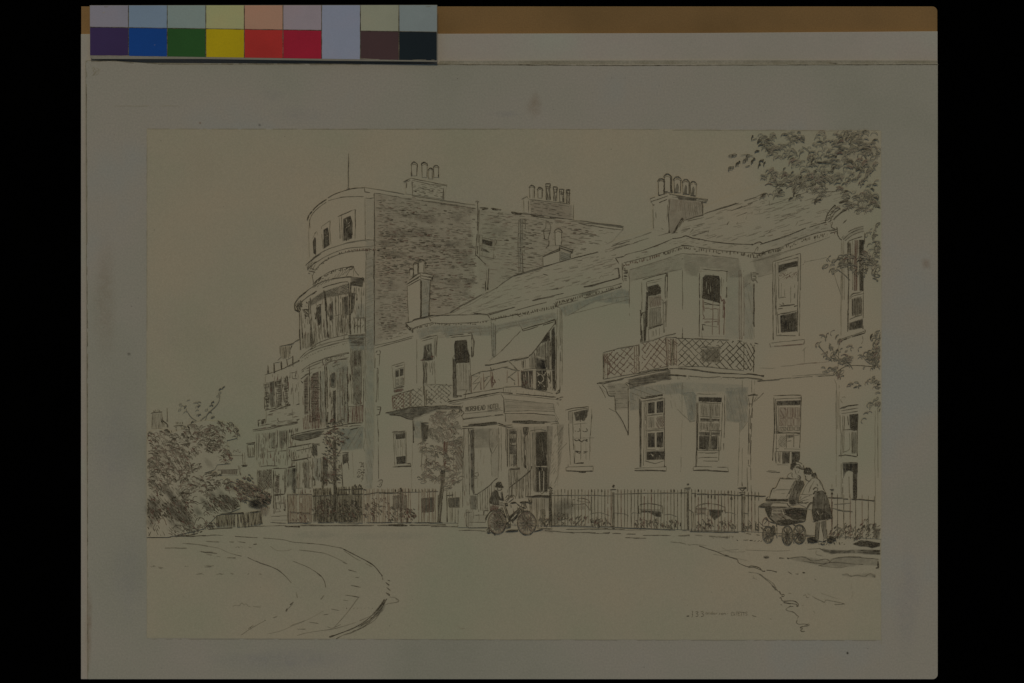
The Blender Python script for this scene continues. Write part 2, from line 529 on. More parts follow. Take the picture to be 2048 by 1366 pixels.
def g_(s): return [[tuple(map(float, q.split(','))) for q in pl.split()] for pl in s.split(';')]
GLYPH = {
 'M': g_('0,0 .05,1 .5,.35 .95,1 1,0'), 'O': g_('.5,0 .05,.2 0,.5 .1,.9 .5,1 .9,.9 1,.5 .95,.2 .5,0'), 'R': g_('0,0 0,1 .7,1 .95,.8 .7,.5 0,.5;.45,.5 1,0'),
 'S': g_('1,.85 .6,1 .1,.9 .05,.65 .9,.4 .95,.15 .5,0 0,.12'), 'H': g_('0,0 0,1;1,0 1,1;0,.5 1,.5'), 'E': g_('1,0 0,0 0,1 1,1;0,.5 .75,.5'),
 'A': g_('0,0 .5,1 1,0;.2,.38 .8,.38'), 'D': g_('0,0 0,1 .6,1 1,.7 1,.3 .6,0 0,0'), 'T': g_('.5,0 .5,1;0,1 1,1'), 'L': g_('0,1 0,0 1,0'), '.': g_('.1,0 .3,.06'),
 'f': g_('0,-.3 .4,-.2 .5,.6 .8,1.1 .2,1 ;.1,.4 .8,.4'), '3': g_('0,.95 .6,1.05 .9,.8 .3,.55 .9,.35 .8,0 .1,-.1'), 'a': g_('.9,.5 .3,.55 0,.3 .3,0 .9,.3 1,0'), 'n': g_('0,0 0,.55;0,.4 .6,.55 .9,.4 .9,0'),
 'd': g_('.9,.3 .3,.55 0,.25 .4,0 .9,.25;.9,0 .9,1'), 'e': g_('0,.3 .9,.3 .7,.55 .2,.5 0,.2 .5,0 .9,.08'), 'r': g_('0,0 0,.55;0,.35 .7,.55'), 's': g_('.9,.5 .2,.5 .7,.2 .1,0'),
 'o': g_('.5,0 0,.28 .5,.55 1,.28 .5,0'), 'C': g_('1,.9 .4,1 0,.5 .4,0 1,.1'), 'x': g_('0,0 .9,.55;0,.55 .9,0'), 'i': g_('.4,0 .4,.5'), '-': g_('0,.3 .9,.22'), 'l': g_('.4,0 .4,1'), '·': g_('.3,.25 .5,.3')}

# ---------------------------------------------------------------- solid helpers
def slab(name, pts, z0, z1, mat, parent=None, bev=0.0):
    """flat card with outline pts (photograph pixels) and real thickness"""
    q = [(wx(x), wy(y)) for x, y in pts]
    if sum(q[i][0] * q[(i + 1) % len(q)][1] - q[(i + 1) % len(q)][0] * q[i][1] for i in range(len(q))) < 0: q.reverse()
    n = len(q)
    v = [(x, y, z0) for x, y in q] + [(x, y, z1) for x, y in q]
    f = [tuple(range(n - 1, -1, -1)), tuple(range(n, 2 * n))] + [(i, (i + 1) % n, n + (i + 1) % n, n + i) for i in range(n)]
    me = bpy.data.meshes.new(name); me.from_pydata(v, [], f)
    for m in (mat if isinstance(mat, (list, tuple)) else [mat]): me.materials.append(m)
    if isinstance(mat, (list, tuple)):
        for p in me.polygons: p.material_index = 0 if p.index == 1 else 1
    me.update()
    o = bpy.data.objects.new(name, me); COL.objects.link(o)
    if parent: o.parent = parent
    if bev:
        b = o.modifiers.new('worn_edge', 'BEVEL'); b.width = bev; b.segments = 2; b.limit_method = 'ANGLE'
    return o
def empty(name, x, y, z=0.0):
    o = bpy.data.objects.new(name, None); o.empty_display_size = 0.02
    COL.objects.link(o); return o
def arc(cx, cy, r, a0, a1, k=7):
    return [(cx + r * math.cos(math.radians(a0 + (a1 - a0) * i / k)), cy + r * math.sin(math.radians(a0 + (a1 - a0) * i / k))) for i in range(k + 1)]

# ---------------------------------------------------------------- the copy table and the boards
cl = slab('table_surface', [(-9000, -9000), (11000, -9000), (11000, 10000), (-9000, 10000)], -0.004, -0.001, M['ground'])  # black ground and trimmed, round-cornered boards stand in for the slide mask
tag(cl, kind='structure')

o = slab('brown_card', [(160, 11)] + arc(1867, 21, 10, -90, 0) + [(1877, 400), (1877, 1200)] + arc(1867, 1350, 10, 0, 90) + [(160, 1360)], -0.001, 0.0016, M['brown'], bev=0.0002)
tag(o, 'brown card lowest in the stack of boards, showing along the top', 'card')
o = slab('backing_board', [(160.5, 67), (900, 66.5), (1400, 65), (1876.5, 61.5)] + arc(1866.5, 1349.5, 10, 0, 90) + [(160.5, 1359.5)], 0.0017, 0.0034, M['pale'], bev=0.0002)
tag(o, 'pale cream backing board between the brown card and the grey mount', 'board')

mount = empty('mount_board', 0, 0)
tag(mount, 'grey buff mount board with darkened edges around the pen drawing', 'mount board')
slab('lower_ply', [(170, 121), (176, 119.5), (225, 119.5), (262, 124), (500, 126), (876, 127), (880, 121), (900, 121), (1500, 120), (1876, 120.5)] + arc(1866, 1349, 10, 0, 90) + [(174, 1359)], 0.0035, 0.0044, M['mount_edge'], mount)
slab('facing_paper', [(172, 126), (176, 121.5), (230, 122), (290, 126), (640, 127.5), (900, 128), (1250, 129), (1600, 128), (1875.5, 127)] + arc(1865.5, 1348.5, 10, 0, 90) + [(176, 1358.5), (175, 900), (173.5, 500)], 0.0045, TABLE_TOP, M['mount'], mount, bev=0.00015)

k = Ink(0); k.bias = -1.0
k.C('172,124 230,122 300,127 600,128 900,128', 1.4, 3, gap=.3).C('870,129 1100,130 1250,131 1500,130 1877,129', 2.0, 4, gap=.2).L('1655,126 1675,127', 2.6, 4)  # dark broken line along the top edge: painted edge shadow mixed with dirt
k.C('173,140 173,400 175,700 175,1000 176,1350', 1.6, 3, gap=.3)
k.write('3', 184, 150, 192, 149, 14, 1.0, 1).write('O', 191, 150, 200, 149, 13, 1.0, 1).L('184,152 200,138', .8, 1)
k.L('227,212 300,212; 320,212 360,212', .7, 0)
for a in [(1070, 212, 18, 27, .16, 's'), (1853, 528, 12, 14, .22, 's'), (400, 246, 3, 3, .5, 's'), (258, 708, 5, 4, .3, 'g'), (1695, 1306, 3, 3, .7, 'g'), (519, 250, 3, 3, .5, 'g'),
          (1010, 228, 40, 8, .07, 'v'), (545, 190, 30, 16, .06, 'v'), (255, 1150, 36, 90, .07, 'v'), (600, 230, 60, 20, .05, 'v'), (1815, 1200, 30, 120, .08, 'v'), (560, 1320, 160, 25, .1, 'v'), (230, 900, 50, 120, .08, 'v'), (210, 600, 26, 150, .1, 's'), (178, 1250, 8, 100, .2, 's')]:
    k.blob(a[0], a[1], a[2], a[3], a[4], a[5], core=.3)
for i in range(60):
    x, y = random.choice([(random.uniform(190, 1860), random.uniform(140, 250)), (random.uniform(185, 285), random.uniform(250, 1350)), (random.uniform(1775, 1870), random.uniform(250, 1350)), (random.uniform(190, 1860), random.uniform(1290, 1352))])
    if random.random() < .5: k.L(f'{x},{y} {x+random.uniform(-5,5)},{y+random.uniform(-5,5)}', .7, 1)
    else: k.blob(x, y, random.uniform(.8, 1.6), random.uniform(.8, 1.5), .35, 'g')
mk = k.build('marks_and_edge_shade', mount); mk['kind'] = 'stuff'; mk.location.z = TABLE_TOP + 2e-5

# colour scale
chart = empty('colour_chart', 0, 0)
chart.location.z = .0016
chart.rotation_euler.y = math.radians(-0.5)      # its left end lies lower
tag(chart, 'printed colour control chart with two rows of coloured patches on top board edge', 'colour chart')
CH0, CH1 = 0.0063, 0.0076
card = mottled('chart_card', [base((84, 80, 66)), base((92, 88, 76))], 20, 900, .06)
slab('card', [(180, 11), (875, 11), (875, 124.5), (640, 122), (400, 118.5), (186, 118.5), (181, 116)], CH0, CH1, [card, M['mount_edge']], chart, bev=0.0001)
ROW1 = [(99, 97, 100), (88, 101, 110), (95, 105, 97), (118, 117, 80), (124, 95, 75), (109, 100, 100), (101, 105, 113), (107, 107, 88), (97, 104, 99)]
ROW2 = [(42, 31, 57), (10, 48, 98), (29, 61, 24), (134, 116, 6), (132, 35, 29), (118, 20, 34), None, (54, 39, 37), (15, 23, 25)]
NM = ['lilac', 'pale_blue', 'pale_green', 'pale_yellow', 'salmon', 'pale_pink', 'white', 'pale_olive', 'pale_grey']
NM2 = ['violet', 'blue', 'green', 'yellow', 'red', 'crimson', None, 'brown', 'black']
XS = [180.3, 257.8, 335.3, 412.5, 489.5, 566.8, 644, 721.5, 798.5, 874.7]
ROW1 = [tuple(v * .985 for v in c) for c in ROW1]; ROW2 = [c and tuple(v * .93 for v in c) for c in ROW2]
def ymid(x): return 54.5 + (x - 180) * 10.5 / 695
def ybot(x): return 111.0 + (x - 180) * 10.8 / 695
for i in range(9):
    a, b = XS[i] + .7, XS[i + 1] - .7
    c = ROW1[i]
    m = mottled('chart_ink', [base(tuple(v * .96 for v in c)), base(c), base((c[0] * 1.03, c[1] * 1.0, c[2] * .99))], 25, 1500, .04, .55)
    if ROW2[i] is None:
        slab('colour_patch', [(a, 11.5), (b, 11.5), (b, ybot(b)), (a, ybot(a))], CH1 + 2e-5, CH1 + 6e-5, m, chart)['label'] = 'white patch of double height'
        continue
    slab('colour_patch', [(a, 11.5), (b, 11.5), (b, ymid(b) - .6), (a, ymid(a) - .6)], CH1 + 2e-5, CH1 + 6e-5, m, chart)['label'] = NM[i].replace('_', ' ') + ' patch in the upper row'
    c = ROW2[i]
    m = mottled('chart_ink', [base(tuple(v * .95 for v in c)), base(c), base(tuple(v * 1.04 for v in c))], 25, 1500, .05, .55)
    slab('colour_patch', [(a, ymid(a) + .5), (b, ymid(b) + .5), (b, ybot(b)), (a, ybot(a))], CH1 + 2e-5, CH1 + 6e-5, m, chart)['label'] = NM2[i] + ' patch in the lower row'
k = Ink(0)
for x in XS[1:-1]: k.stroke([(x, 11.5), (x, ybot(x))], 1.9, 4, .1, 0, False)
k.stroke([(181, ymid(181)), (643, ymid(643))], 1.5, 4, .1, 0, False); k.stroke([(722, ymid(722)), (874, ymid(874))], 1.3, 4, .1, 0, False)
k.L('209,14 217,14; 852,15 862,14', 1.2, 2).L('309,91 312,90; 205,27 211,24', .9, 'p', gap=0)
k.L('181,112 260,112; 300,113 320,114; 720,118 760,120; 780,121 870,121', .8, 'p', gap=.3)
g = k.build('printed_rules', chart); g.location.z = CH1 + 8e-5

# ---------------------------------------------------------------- the drawing
sheet = empty('drawing_sheet', 0, 0)
tag(sheet, 'cream paper sheet with a pen and wash street view, pasted on the grey mount', 'drawing')
slab('paper', [(294, 258.5), (700, 259), (1200, 258), (1762, 261.5), (1763, 700), (1762, 1280), (1000, 1279), (294, 1276), (293, 800)], TABLE_TOP + 2e-5, Z_PAPER, M['paper'], sheet)
k = Ink(0.1); k.bias = -.7
k.L('294,258 294,760; 294,258 1000,258; 1000,258 1760,261', 1.1, 1, gap=.25).L('294,760 294,1278; 1762,262 1762,1290; 300,1278 1760,1281', .9, 0, gap=.3)
k.L('914,1250 920,1257 930,1257', 1.6, 1)
for i in range(40): k.blob(random.uniform(300, 1750), random.uniform(270, 1270), random.uniform(.8, 1.5), random.uniform(.8, 1.5), .4, 'g')
for i in range(26): k.blob(random.uniform(330, 1720), random.uniform(300, 1250), random.uniform(40, 120), random.uniform(25, 70), .02, random.choice('svvb'), core=.2)
k.build('paper_blemishes', sheet)['kind'] = 'stuff'
# ================================================================ road, kerbs and grass lines (frames are zoomed crops of the photograph)
A_ = (280, 1040, 3.531); B_ = (1340, 1060, 4.6545); R12 = (1180, 760, 4.268); V5 = (560, 660, 3.253)
k = Ink(1, A_)
k.C('50,122 130,122 210,118 350,110', 2.6, 5, gap=.05).C('350,110 400,95 440,80', 2.2, 5).C('480,66 560,60 650,55', 1.6, 4).C('640,55 800,46 1030,38', 1.2, 3).L('1025,44 1060,46 1130,45', 2.4, 5)
k.C('1130,40 1600,40 2048,38', 1.3, 3, gap=.1).L('1757,37 1880,40', 3.0, 5).C('350,118 440,110 540,105', 1.8, 4).C('540,107 750,120 980,135 1080,155 1200,165 1300,175 1430,200', 1.4, 3)
k.C('1430,202 1530,252 1600,290 1650,322 1690,365 1712,398', 1.9, 4, gap=0).C('1440,215 1530,275 1640,330', .9, 2)
k.L('1735,440 1760,462; 1742,474 1768,500; 1738,512 1765,535; 1765,530 1750,518; 1720,560 1732,575', 2.2, 4).L('1750,425 1766,432; 1712,405 1716,422', 1.4, 3)
k.C('1760,543 1800,548 1830,568 1810,580 1760,588 1715,605', 1.0, 2).C('1745,555 1700,610 1620,690 1560,735 1480,775 1340,825', 2.3, 4, gap=0).C('1735,575 1690,640 1630,700 1560,745', 1.5, 4)
k.C('1720,600 1690,660 1640,700 1570,760 1500,785', 1.3, 3).C('1700,650 1640,720 1500,790 1440,810 1365,850', 1.1, 3).C('1730,560 1690,615 1660,650', 3.0, 4).L('1680,640 1650,650 1660,680 1610,700 1620,725 1570,735 1580,760', 1.2, 3)
k.blob(1690, 640, 60, 26, .35, 'g', rot=-.8).blob(1580, 735, 60, 20, .22, 'g', rot=-.5).L('1336,820 1342,830', 3, 5)
k.C('300,165 400,172 480,185', 1.3, 2).C('480,185 560,200 620,228 720,255', .9, 1).C('760,262 850,305 960,345 1020,390 1070,445', 1.4, 3, gap=.05).C('1080,290 1180,330 1260,380 1300,425 1312,475', 1.3, 3)
k.C('1120,210 1300,235 1400,275 1460,308', 1.3, 2).L('1430,298 1465,310; 1470,350 1530,368; 1520,405 1545,407; 1490,460 1558,474; 1450,528 1550,545; 1435,565 1468,570', 1.4, 3)
k.C('1550,540 1450,670 1375,752', 1.1, 2).C('1325,752 1345,763 1380,755 1420,735', 1.0, 2).C('1300,640 1180,705 1080,745 1000,780 900,805', .9, 1).C('1700,640 1550,712 1380,765 1200,792 1110,815', .9, 2)
k.C('710,815 800,755 880,712', 1.0, 2).L('800,745 765,770', 1.5, 3).L('880,710 890,706; 940,690 970,680; 1085,580 1065,605 1035,640; 1300,530 1275,560; 1102,508 1112,548; 1190,720 1260,730; 1110,768 1168,772; 1285,670 1330,665; 1350,628 1408,640', 1.3, 2)
k.L('1085,578 1060,600; 1040,622 1032,645; 880,705 885,712', 2.3, 3)
k.L('420,222 540,235; 470,243 510,248; 540,255 565,258; 615,265 675,268; 665,245 720,255; 465,150 560,155; 630,153 665,155; 690,152 745,160; 175,197 330,198; 765,190 790,197; 800,172 825,170', 1.7, 2, gap=0)
k.L('430,225 545,236', 2.0, 3).C('920,185 970,215 1040,215 1070,205', .9, 1)
for (x, y, c) in [(90, 328, 6), (150, 335, 4), (480, 325, 10), (420, 383, 8), (560, 382, 8), (650, 378, 4), (700, 190, 8), (760, 380, 2), (850, 380, 3), (310, 545, 2), (330, 328, 4)]:
    for i in range(c): k.L(f'{x+random.uniform(-35,35)*min(1,c/5)},{y+random.uniform(-7,7)} {x+random.uniform(-35,35)*0+i*4},{y+random.uniform(-7,7)}' if random.random() < .25 else f'{x+i*7-c*3},{y} {x+i*7-c*3+5},{y+random.uniform(-8,6)}', 1.1, 2, gap=0)
k.C('655,610 680,600 700,605 720,585 735,600 750,590 765,608 800,610 855,614', 1.0, 1)
for i in range(9): k.L(f'{1430+i*26},{625+random.uniform(-4,4)} {1436+i*26},{620+random.uniform(-4,6)}', 1.3, 3, gap=0)
k.build('grass_verge', sheet, 'drawn outline of the rounded grass verge at the lower left')
k = Ink(1.1, B_)
k.C('0,110 80,118 150,130 180,140', 1.3, 2).L('170,138 190,143', 1.8, 3).C('180,138 230,137 340,142', .9, 1).C('270,147 340,172 430,200 520,238 600,265 625,275 635,295', 1.6, 4, gap=0)
k.C('630,295 655,315 720,340 760,335 830,350 860,382 885,383', 1.7, 4, gap=0).C('725,350 790,348 860,380', 1.2, 3).L('895,370 940,376 1010,396', 1.8, 4, gap=.3).L('1098,388 1135,410; 1165,407 1195,410', 1.5, 3).L('1232,395 1258,400', 3.6, 5).L('1345,455 1360,463', 1.8, 3)
k.C('730,390 820,405 870,435 900,460', 1.3, 2).C('820,405 880,450 930,490 970,530 1000,565 1020,572', 1.6, 3, gap=0).C('900,455 960,500 990,545', 1.1, 2).C('780,420 775,445 810,458', .8, 1)
k.C('1018,570 1030,595 1060,600 1058,618 1038,612', 1.6, 4).C('1020,635 1035,630 1040,650 1060,662 1150,660 1195,690 1180,715', 1.7, 4, gap=0).C('1055,672 1120,682 1185,695', 1.5, 4).L('1180,690 1188,715', 2.4, 4).C('1150,712 1110,714 1080,735 1100,752 1150,765 1185,800', 1.5, 3)
k.L('1175,790 1195,805 1182,822', 1.7, 4).L('1185,835 1178,860', 1.2, 3, gap=.3).C('1175,862 1200,875 1260,875 1292,888 1250,897 1215,900', 1.3, 3).C('1240,897 1212,908 1235,918 1215,932 1230,944 1255,942', 1.7, 4)
k.C('1240,612 1262,602 1270,625 1290,628', 1.3, 2).C('1280,590 1340,630 1440,675', 1.1, 2).C('1440,675 1452,650 1500,658 1625,686 1530,692', 1.2, 2).L('1600,683 1625,688', 2, 3).L('1668,665 1716,684', 1.5, 3)
k.L('1335,750 1348,768; 1335,785 1345,780; 1100,585 1130,588; 1225,705 1245,700; 1030,690 1040,700; 930,825 945,832', 1.3, 2)
k.C('1400,585 1560,640', .6, 0).L('1690,490 1694,640', .6, 0)
k.C('450,200 560,185 640,180', .8, 1).C('700,185 850,190 1000,195 1120,190', 1.1, 1).C('400,225 560,250 720,285', .8, 1)
k.C('480,160 560,200 700,200', .7, 0)
k.build('kerb', sheet, 'drawn ragged kerb edge running down the lower right')

k = Ink(1.3, B_)
k.wash('1700,130 1780,95 1955,122 1950,150 1880,170 1840,155 1760,150', .95, 'k').wash('1390,172 1500,186 1660,190 1760,182 1955,185 1955,232 1800,222 1700,214 1500,222 1440,205', .6, 'k')
k.wash('870,246 905,240 925,250 915,262 872,264', .6, 'k').wash('1110,262 1230,250 1300,255 1450,285 1520,262 1700,250 1945,272 1940,330 1800,325 1560,350 1400,332 1250,300 1150,280', .42, 'g').wash('1600,412 1700,420 1830,402 1912,412 1908,440 1750,432 1620,430', .32, 'g')
k.hatch('1700,130 1780,95 1955,122 1950,150 1830,155', 10, 2, 2.2, 5).hatch('1740,190 1955,185 1955,230 1750,215', 4, 2.2, 2, 4, cover=.8)
k.C('1390,170 1440,190 1520,205 1620,200 1700,185 1720,210', 1.6, 3).C('1280,178 1390,172', 1.3, 2).C('1365,190 1360,225 1420,240', 1, 1)
k.L('965,252 1000,258 1065,262; 1090,262 1110,266', 2.2, 4, gap=.2).L('870,250 920,250; 880,258 905,262', 2.2, 4).C('1110,262 1240,250 1330,285 1450,270 1480,300 1380,335', 1.4, 3).C('1480,300 1540,265 1700,252 1940,272', 1.3, 3).C('1240,290 1400,310 1540,300 1700,315 1800,318', 1.6, 3).C('1400,335 1560,350 1650,335', 1.1, 2)
k.L('1935,290 1940,350 1915,355; 1945,320 1925,345', 3.2, 4).C('1600,418 1650,408 1680,430 1750,418 1810,432 1860,405 1910,425', 1.2, 2).L('1885,425 1912,435', 3, 3)
k.L('620,90 632,100', 3, 4).L('680,92 700,95 730,92; 740,98 770,96; 780,104 800,98; 815,108 835,95; 845,108 858,100', 2.1, 4)
for i in range(16): k.L(f'{1260+i*24},{random.uniform(110,138)} {1260+i*24+random.uniform(4,16)},{random.uniform(110,140)}', random.uniform(1.2, 2.6), 4, gap=0)
k.build('tree_shadow', sheet, 'drawn dark tree shadow bars across the pavement at the right edge')
k = Ink(1.2, R12)
k.L('0,1275 300,1272; 200,1278 480,1280', 1.2, 2).L('0,1308 250,1310 420,1318; 450,1325 690,1327; 300,1345 480,1350', 1.6, 3, gap=.3).L('750,1330 850,1328; 900,1325 960,1328; 1000,1330 1180,1345', 2.4, 2, gap=.2).L('850,1290 1270,1300; 1330,1310 1450,1325', 1.4, 3)
for i in range(26): k.L(f'{1020+i*8},{1335+random.uniform(-9,14)} {1024+i*8},{1335+random.uniform(-2,16)}', 1.2, 2, gap=0)
k.F(820, 780, 4.5525)
k.L('1150,1270 1400,1295 1820,1300; 1150,1255 1300,1265; 1420,1270 1820,1262', 1.8, 3, gap=.2).wash('1160,1268 1300,1280 1300,1300 1180,1290', .3, 'g').C('440,1280 560,1276 690,1285', 1.3, 3).L('190,1240 440,1245', 1.5, 3, gap=.3)
k.build('pavement_edge', sheet, 'drawn pavement edge below the right railings')
k = Ink(1.25, V5)
k.L('700,1268 830,1272', 3.2, 5).L('840,1270 1080,1268', 1.5, 4).L('30,1275 130,1280', 2.6, 4).L('130,1268 345,1272 700,1270', 1.4, 3).L('980,1280 1140,1278', 1.3, 3)
k.blob(250, 1330, 180, 30, .06, 'b').blob(700, 1340, 300, 30, .05, 'b')
k.build('pavement_edge', sheet, 'drawn kerb stone line below the left railings')

# ================================================================ far chimneys and villa on the left
C3 = (280, 660, 3.106); S19 = (470, 780, 4.877); T20 = (280, 760, 4.138)
def chimney_far(cap, hat, extra, lab):
    k = Ink(2, T20)
    k.sheet(hat); k.hatch(hat, 84, 2.2, 1.1, 2, cover=.9)
    for e in cap: k.L(e, 1.4, 3)
    k.L(extra, 2, 4)
    return k.build('chimney', sheet, lab)
k = chimney_far(['90,275 105,270 185,262', '105,270 98,400', '180,270 188,390'], '104,275 180,272 186,400 98,400', '115,252 117,265; 130,245 132,262; 148,242 150,260; 162,246 164,260', 'tall hatched chimney stack above the bushes, leftmost')
k = Ink(2.1, T20)
k.L('225,228 226,345', 1.6, 3).L('175,322 200,345 230,368 230,390; 175,335 180,352', 2, 4).hatch('180,330 230,370 230,400 185,385', 84, 2.4, 1, 2)
k.build('rooftop_ridge', sheet)
k = Ink(2, T20); k.sheet('285,385 355,380 345,425 300,425')
k.L('278,382 358,374; 290,392 350,385', 1.8, 4).L('297,345 299,366; 310,346 312,366; 322,345 324,366; 336,346 338,365; 350,346 352,364', 2.3, 4).L('298,395 302,425; 346,390 346,425', 1.3, 3)
k.build('chimney', sheet, 'small chimney with five dark pots above the bushes')

k = Ink(2.2, T20)
k.sheet('480,625 850,625 850,710 810,790 640,790')
k.L('480,625 700,624 850,626', .9, 2).L('848,600 852,706; 866,602 870,708', 1.3, 3).L('838,708 890,704; 845,715 885,712', 2, 4).L('640,745 812,740', 1.6, 3).wash('668,742 808,744 800,785 672,775', .7, 'r').hatch('668,742 808,744 800,785 672,775', 90, 2.2, 1.2, 3).L('812,705 832,785; 825,710 830,740', 1.5, 3)
k.C('770,600 780,580 800,590 810,575 822,600 835,590', 1, 2)
k.F(*S19); k.L('108,520 195,513; 122,532 190,527', 1.8, 4).hatch('125,560 190,552 190,645 128,652', 90, 3, 1.1, 3).L('120,530 126,655; 192,520 190,650; 126,655 190,650', 1.3, 4).L('30,640 100,640', .9, 2)
k.build('low_outhouse', sheet, 'low drawn wall and hut roof between the bushes and the small villa')

k = Ink(3, C3)
k.sheet('780,280 1000,185 1010,700 985,1180 820,1180 735,850 705,620 735,560 785,570')
k.L('795,218 797,268; 832,205 836,268; 876,195 880,250; 912,180 916,222; 948,160 952,228', 2.8, 5, gap=0).L('775,278 830,262 890,240; 880,245 920,225 1000,182', 1.5, 4).L('835,205 870,198; 915,185 948,165', 1, 3)
k.hatch('868,102 930,95 930,172 872,180', 88, 2.6, 1.2, 3).L('868,100 872,180; 895,98 900,175', 1.4, 3, gap=.3).C('930,95 960,75 985,58', 1.3, 3).L('985,60 1000,50; 855,190 880,165', 1.2, 3).C('932,165 930,130 945,95', 1.1, 3)
k.hatch('772,332 920,285 925,470 780,490', 86, 3.2, 1.4, 4, cover=.85, seg=22).hatch('772,335 800,325 800,488 780,490', -10, 2.6, 1.5, 4).hatch('845,312 880,302 882,475 848,480', -10, 2.6, 1.4, 4).hatch('893,295 920,286 922,468 898,470', -10, 2.7, 1.3, 4)
k.wash('805,325 835,315 835,478 810,482', .5, 'k').wash('855,310 880,302 880,470 860,475', .35, 'k')
k.L('770,330 775,492; 915,284 925,470', 1.4, 4).L('778,497 850,485; 860,488 935,464', 2.2, 4, gap=.2).L('805,508 860,490 912,484', 1.6, 4)
k.C('940,268 960,262 975,255', 1.4, 3).L('945,268 946,300 976,302; 976,255 960,290', 1.2, 3).L('948,330 955,465; 982,320 988,460', 1.0, 2).L('968,466 998,458', 2, 4).L('782,280 776,330; 785,500 784,580; 945,490 950,560; 998,190 1000,330', 1.0, 2)
k.F(*S19)
k.L('174,388 300,372 400,356 612,312', 2.0, 4).L('178,402 330,382 470,352 620,322', 1.4, 4).C('240,352 330,335 420,318', 1.1, 3).C('415,275 420,300 435,310 500,300 570,288', 1.1, 3).L('600,305 660,258', 1.9, 4)
k.L('222,298 250,290; 226,300 230,358; 230,325 250,320', 2.2, 5).L('262,292 268,335; 276,288 282,330; 290,285 296,325; 262,292 296,286', 2.5, 5)
k.L('206,420 215,682; 226,420 232,665', 1.2, 3).L('250,462 258,500 245,500; 270,420 285,470; 268,560 272,660; 300,420 305,500', 1.3, 3)
k.wash('345,420 395,412 392,570 350,576', .55, 'g').hatch('345,420 392,412 388,570 350,575', 88, 3, 1.2, 3, cover=.7).wash('432,402 490,392 495,500 470,570 436,560', .8, 'g').hatch('432,402 490,392 494,520 438,560', 85, 2.6, 1.2, 3, cover=.7).hatch('520,385 618,365 612,410 525,420', 95, 2.4, 1.2, 4)
k.L('328,420 338,600; 410,385 415,560; 500,385 505,560; 515,390 520,600', 1.3, 3).hatch('262,425 325,415 318,520 270,530', 92, 3.4, 1.1, 3, cover=.7)
k.L('312,602 390,595; 425,600 500,590', 1.3, 3).L('318,600 315,720; 386,590 390,735; 430,605 424,720; 505,560 510,740; 520,600 560,700', 1.2, 3).L('360,560 385,570', 2, 4).hatch('505,590 580,580 585,700 515,715', 90, 4, 1.1, 3, cover=.6)
k.L('245,747 330,738 410,742; 365,768 505,762; 510,760 595,748; 515,752 590,740', 1.6, 4, gap=.2)
k.wash('225,785 355,770 355,960 225,980', .3, 'g').lattice('225,785 290,778 290,965 225,980', 4, 8, 1.1, 3, False).lattice('290,778 355,770 355,958 290,968', 4, 8, 1.3, 4, False).L('218,775 222,980; 355,765 360,1020; 285,780 290,970', 1.3, 3)
k.L('378,780 382,1205; 372,780 372,1000; 395,785 398,1015; 490,765 492,1185; 500,765 500,950; 570,760 585,1012', 1.3, 4).wash('398,845 432,830 432,1000 402,1010', .75, 'r').hatch('400,830 432,820 430,1000 404,1008', 30, 2.6, 1.5, 4, cover=.7)
k.wash('500,775 590,760 592,1010 560,1010 545,930 505,955', .55, 'g').wash('560,762 592,760 592,1010 565,1005', .6, 'k').L('388,1018 485,1016; 385,1030 440,1026', 2.6, 5).L('390,1102 485,1100; 395,1190 450,1185; 352,1232 512,1226; 345,1290 500,1300; 400,1155 430,1160 440,1190', 1.3, 3, gap=.2).L('395,1030 395,1195; 478,1030 484,1160', 1.1, 3).L('478,1160 486,1178', 2.4, 4)
k.ticks('210,420 600,370 600,590 215,690', 80, 5, 16, 1.0).ticks('220,600 590,590 590,760 240,760', 34, 4, 14).ticks('225,770 590,760 590,1200 380,1200 350,1000 225,990', 80, 5, 16, 1.0).ticks('240,345 600,290 610,330 240,385', 22, 5, 14, 1.2, 3, -8)
k.F(*C3).ticks('782,280 1000,190 1005,480 785,500', 40, 5, 14).ticks('785,510 990,480 985,570 790,590', 14, 5, 16, 1.1, 3, -10)
k.build('villa', sheet, 'small drawn villa with louvred shutters and roof railing, far left end of the terrace')

# ================================================================ tall bow-fronted house
D4 = (560, 290, 3.33); E6 = (880, 340, 3.795)
k = Ink(4, D4)
k.sheet('193,500 240,410 370,325 460,292 560,283 900,345 1000,360 1199,390 1199,1100 880,1180 890,1275 628,1330 628,2460 130,2460 130,1700 130,1110 215,870 170,800 195,745')
k.F(0, 0, 1).sheet('915,408 951,408 1043,428 1143,439 1247,457 1225,482 1140,525 970,588 915,640')
house = k.build('tall_house', sheet, 'tall bow-fronted house with a long dark brick side wall')

k = Ink(4.3, (0, 0, 1))
WALL = '749,388 830,396 880,406 951,415 1022,425 1060,432 1143,441 1245,458 1222,484 1190,503 1140,520 1085,535 1030,552 970,586 925,612 905,626 820,652 822,676 749,689'
for p in ['749,388 830,396 940,412 950,560 905,626 820,652 749,689']:
    k.wash(p, .26, 'r', 6)
k.wash('955,418 1022,426 1143,441 1190,450 1130,520 1030,552 970,586 955,570', .16, 'r', 6)
for i in range(46):
    x = random.uniform(760, 1000); y = random.uniform(400, 680)
    if inside(k.P(WALL), x, y) and inside(k.P(WALL), x + 18, y + 4) and inside(k.P(WALL), x - 10, y): k.blob(x, y, random.uniform(12, 34), random.uniform(5, 14), random.uniform(.1, .2) * (1 if x < 940 else .6), random.choice('gggrr'), core=.3)
k.dashes('749,388 830,396 880,406 951,415 955,600 905,626 820,652 822,676 749,689', 5, -3, 2.8, 8, 1.15, 2, .74, red=.25, curl=.9)
k.dashes('749,388 830,396 880,406 951,415 955,560 749,600', 6, 0, 4.2, 8, 1.5, 3, .34, red=.2, thr=.7)
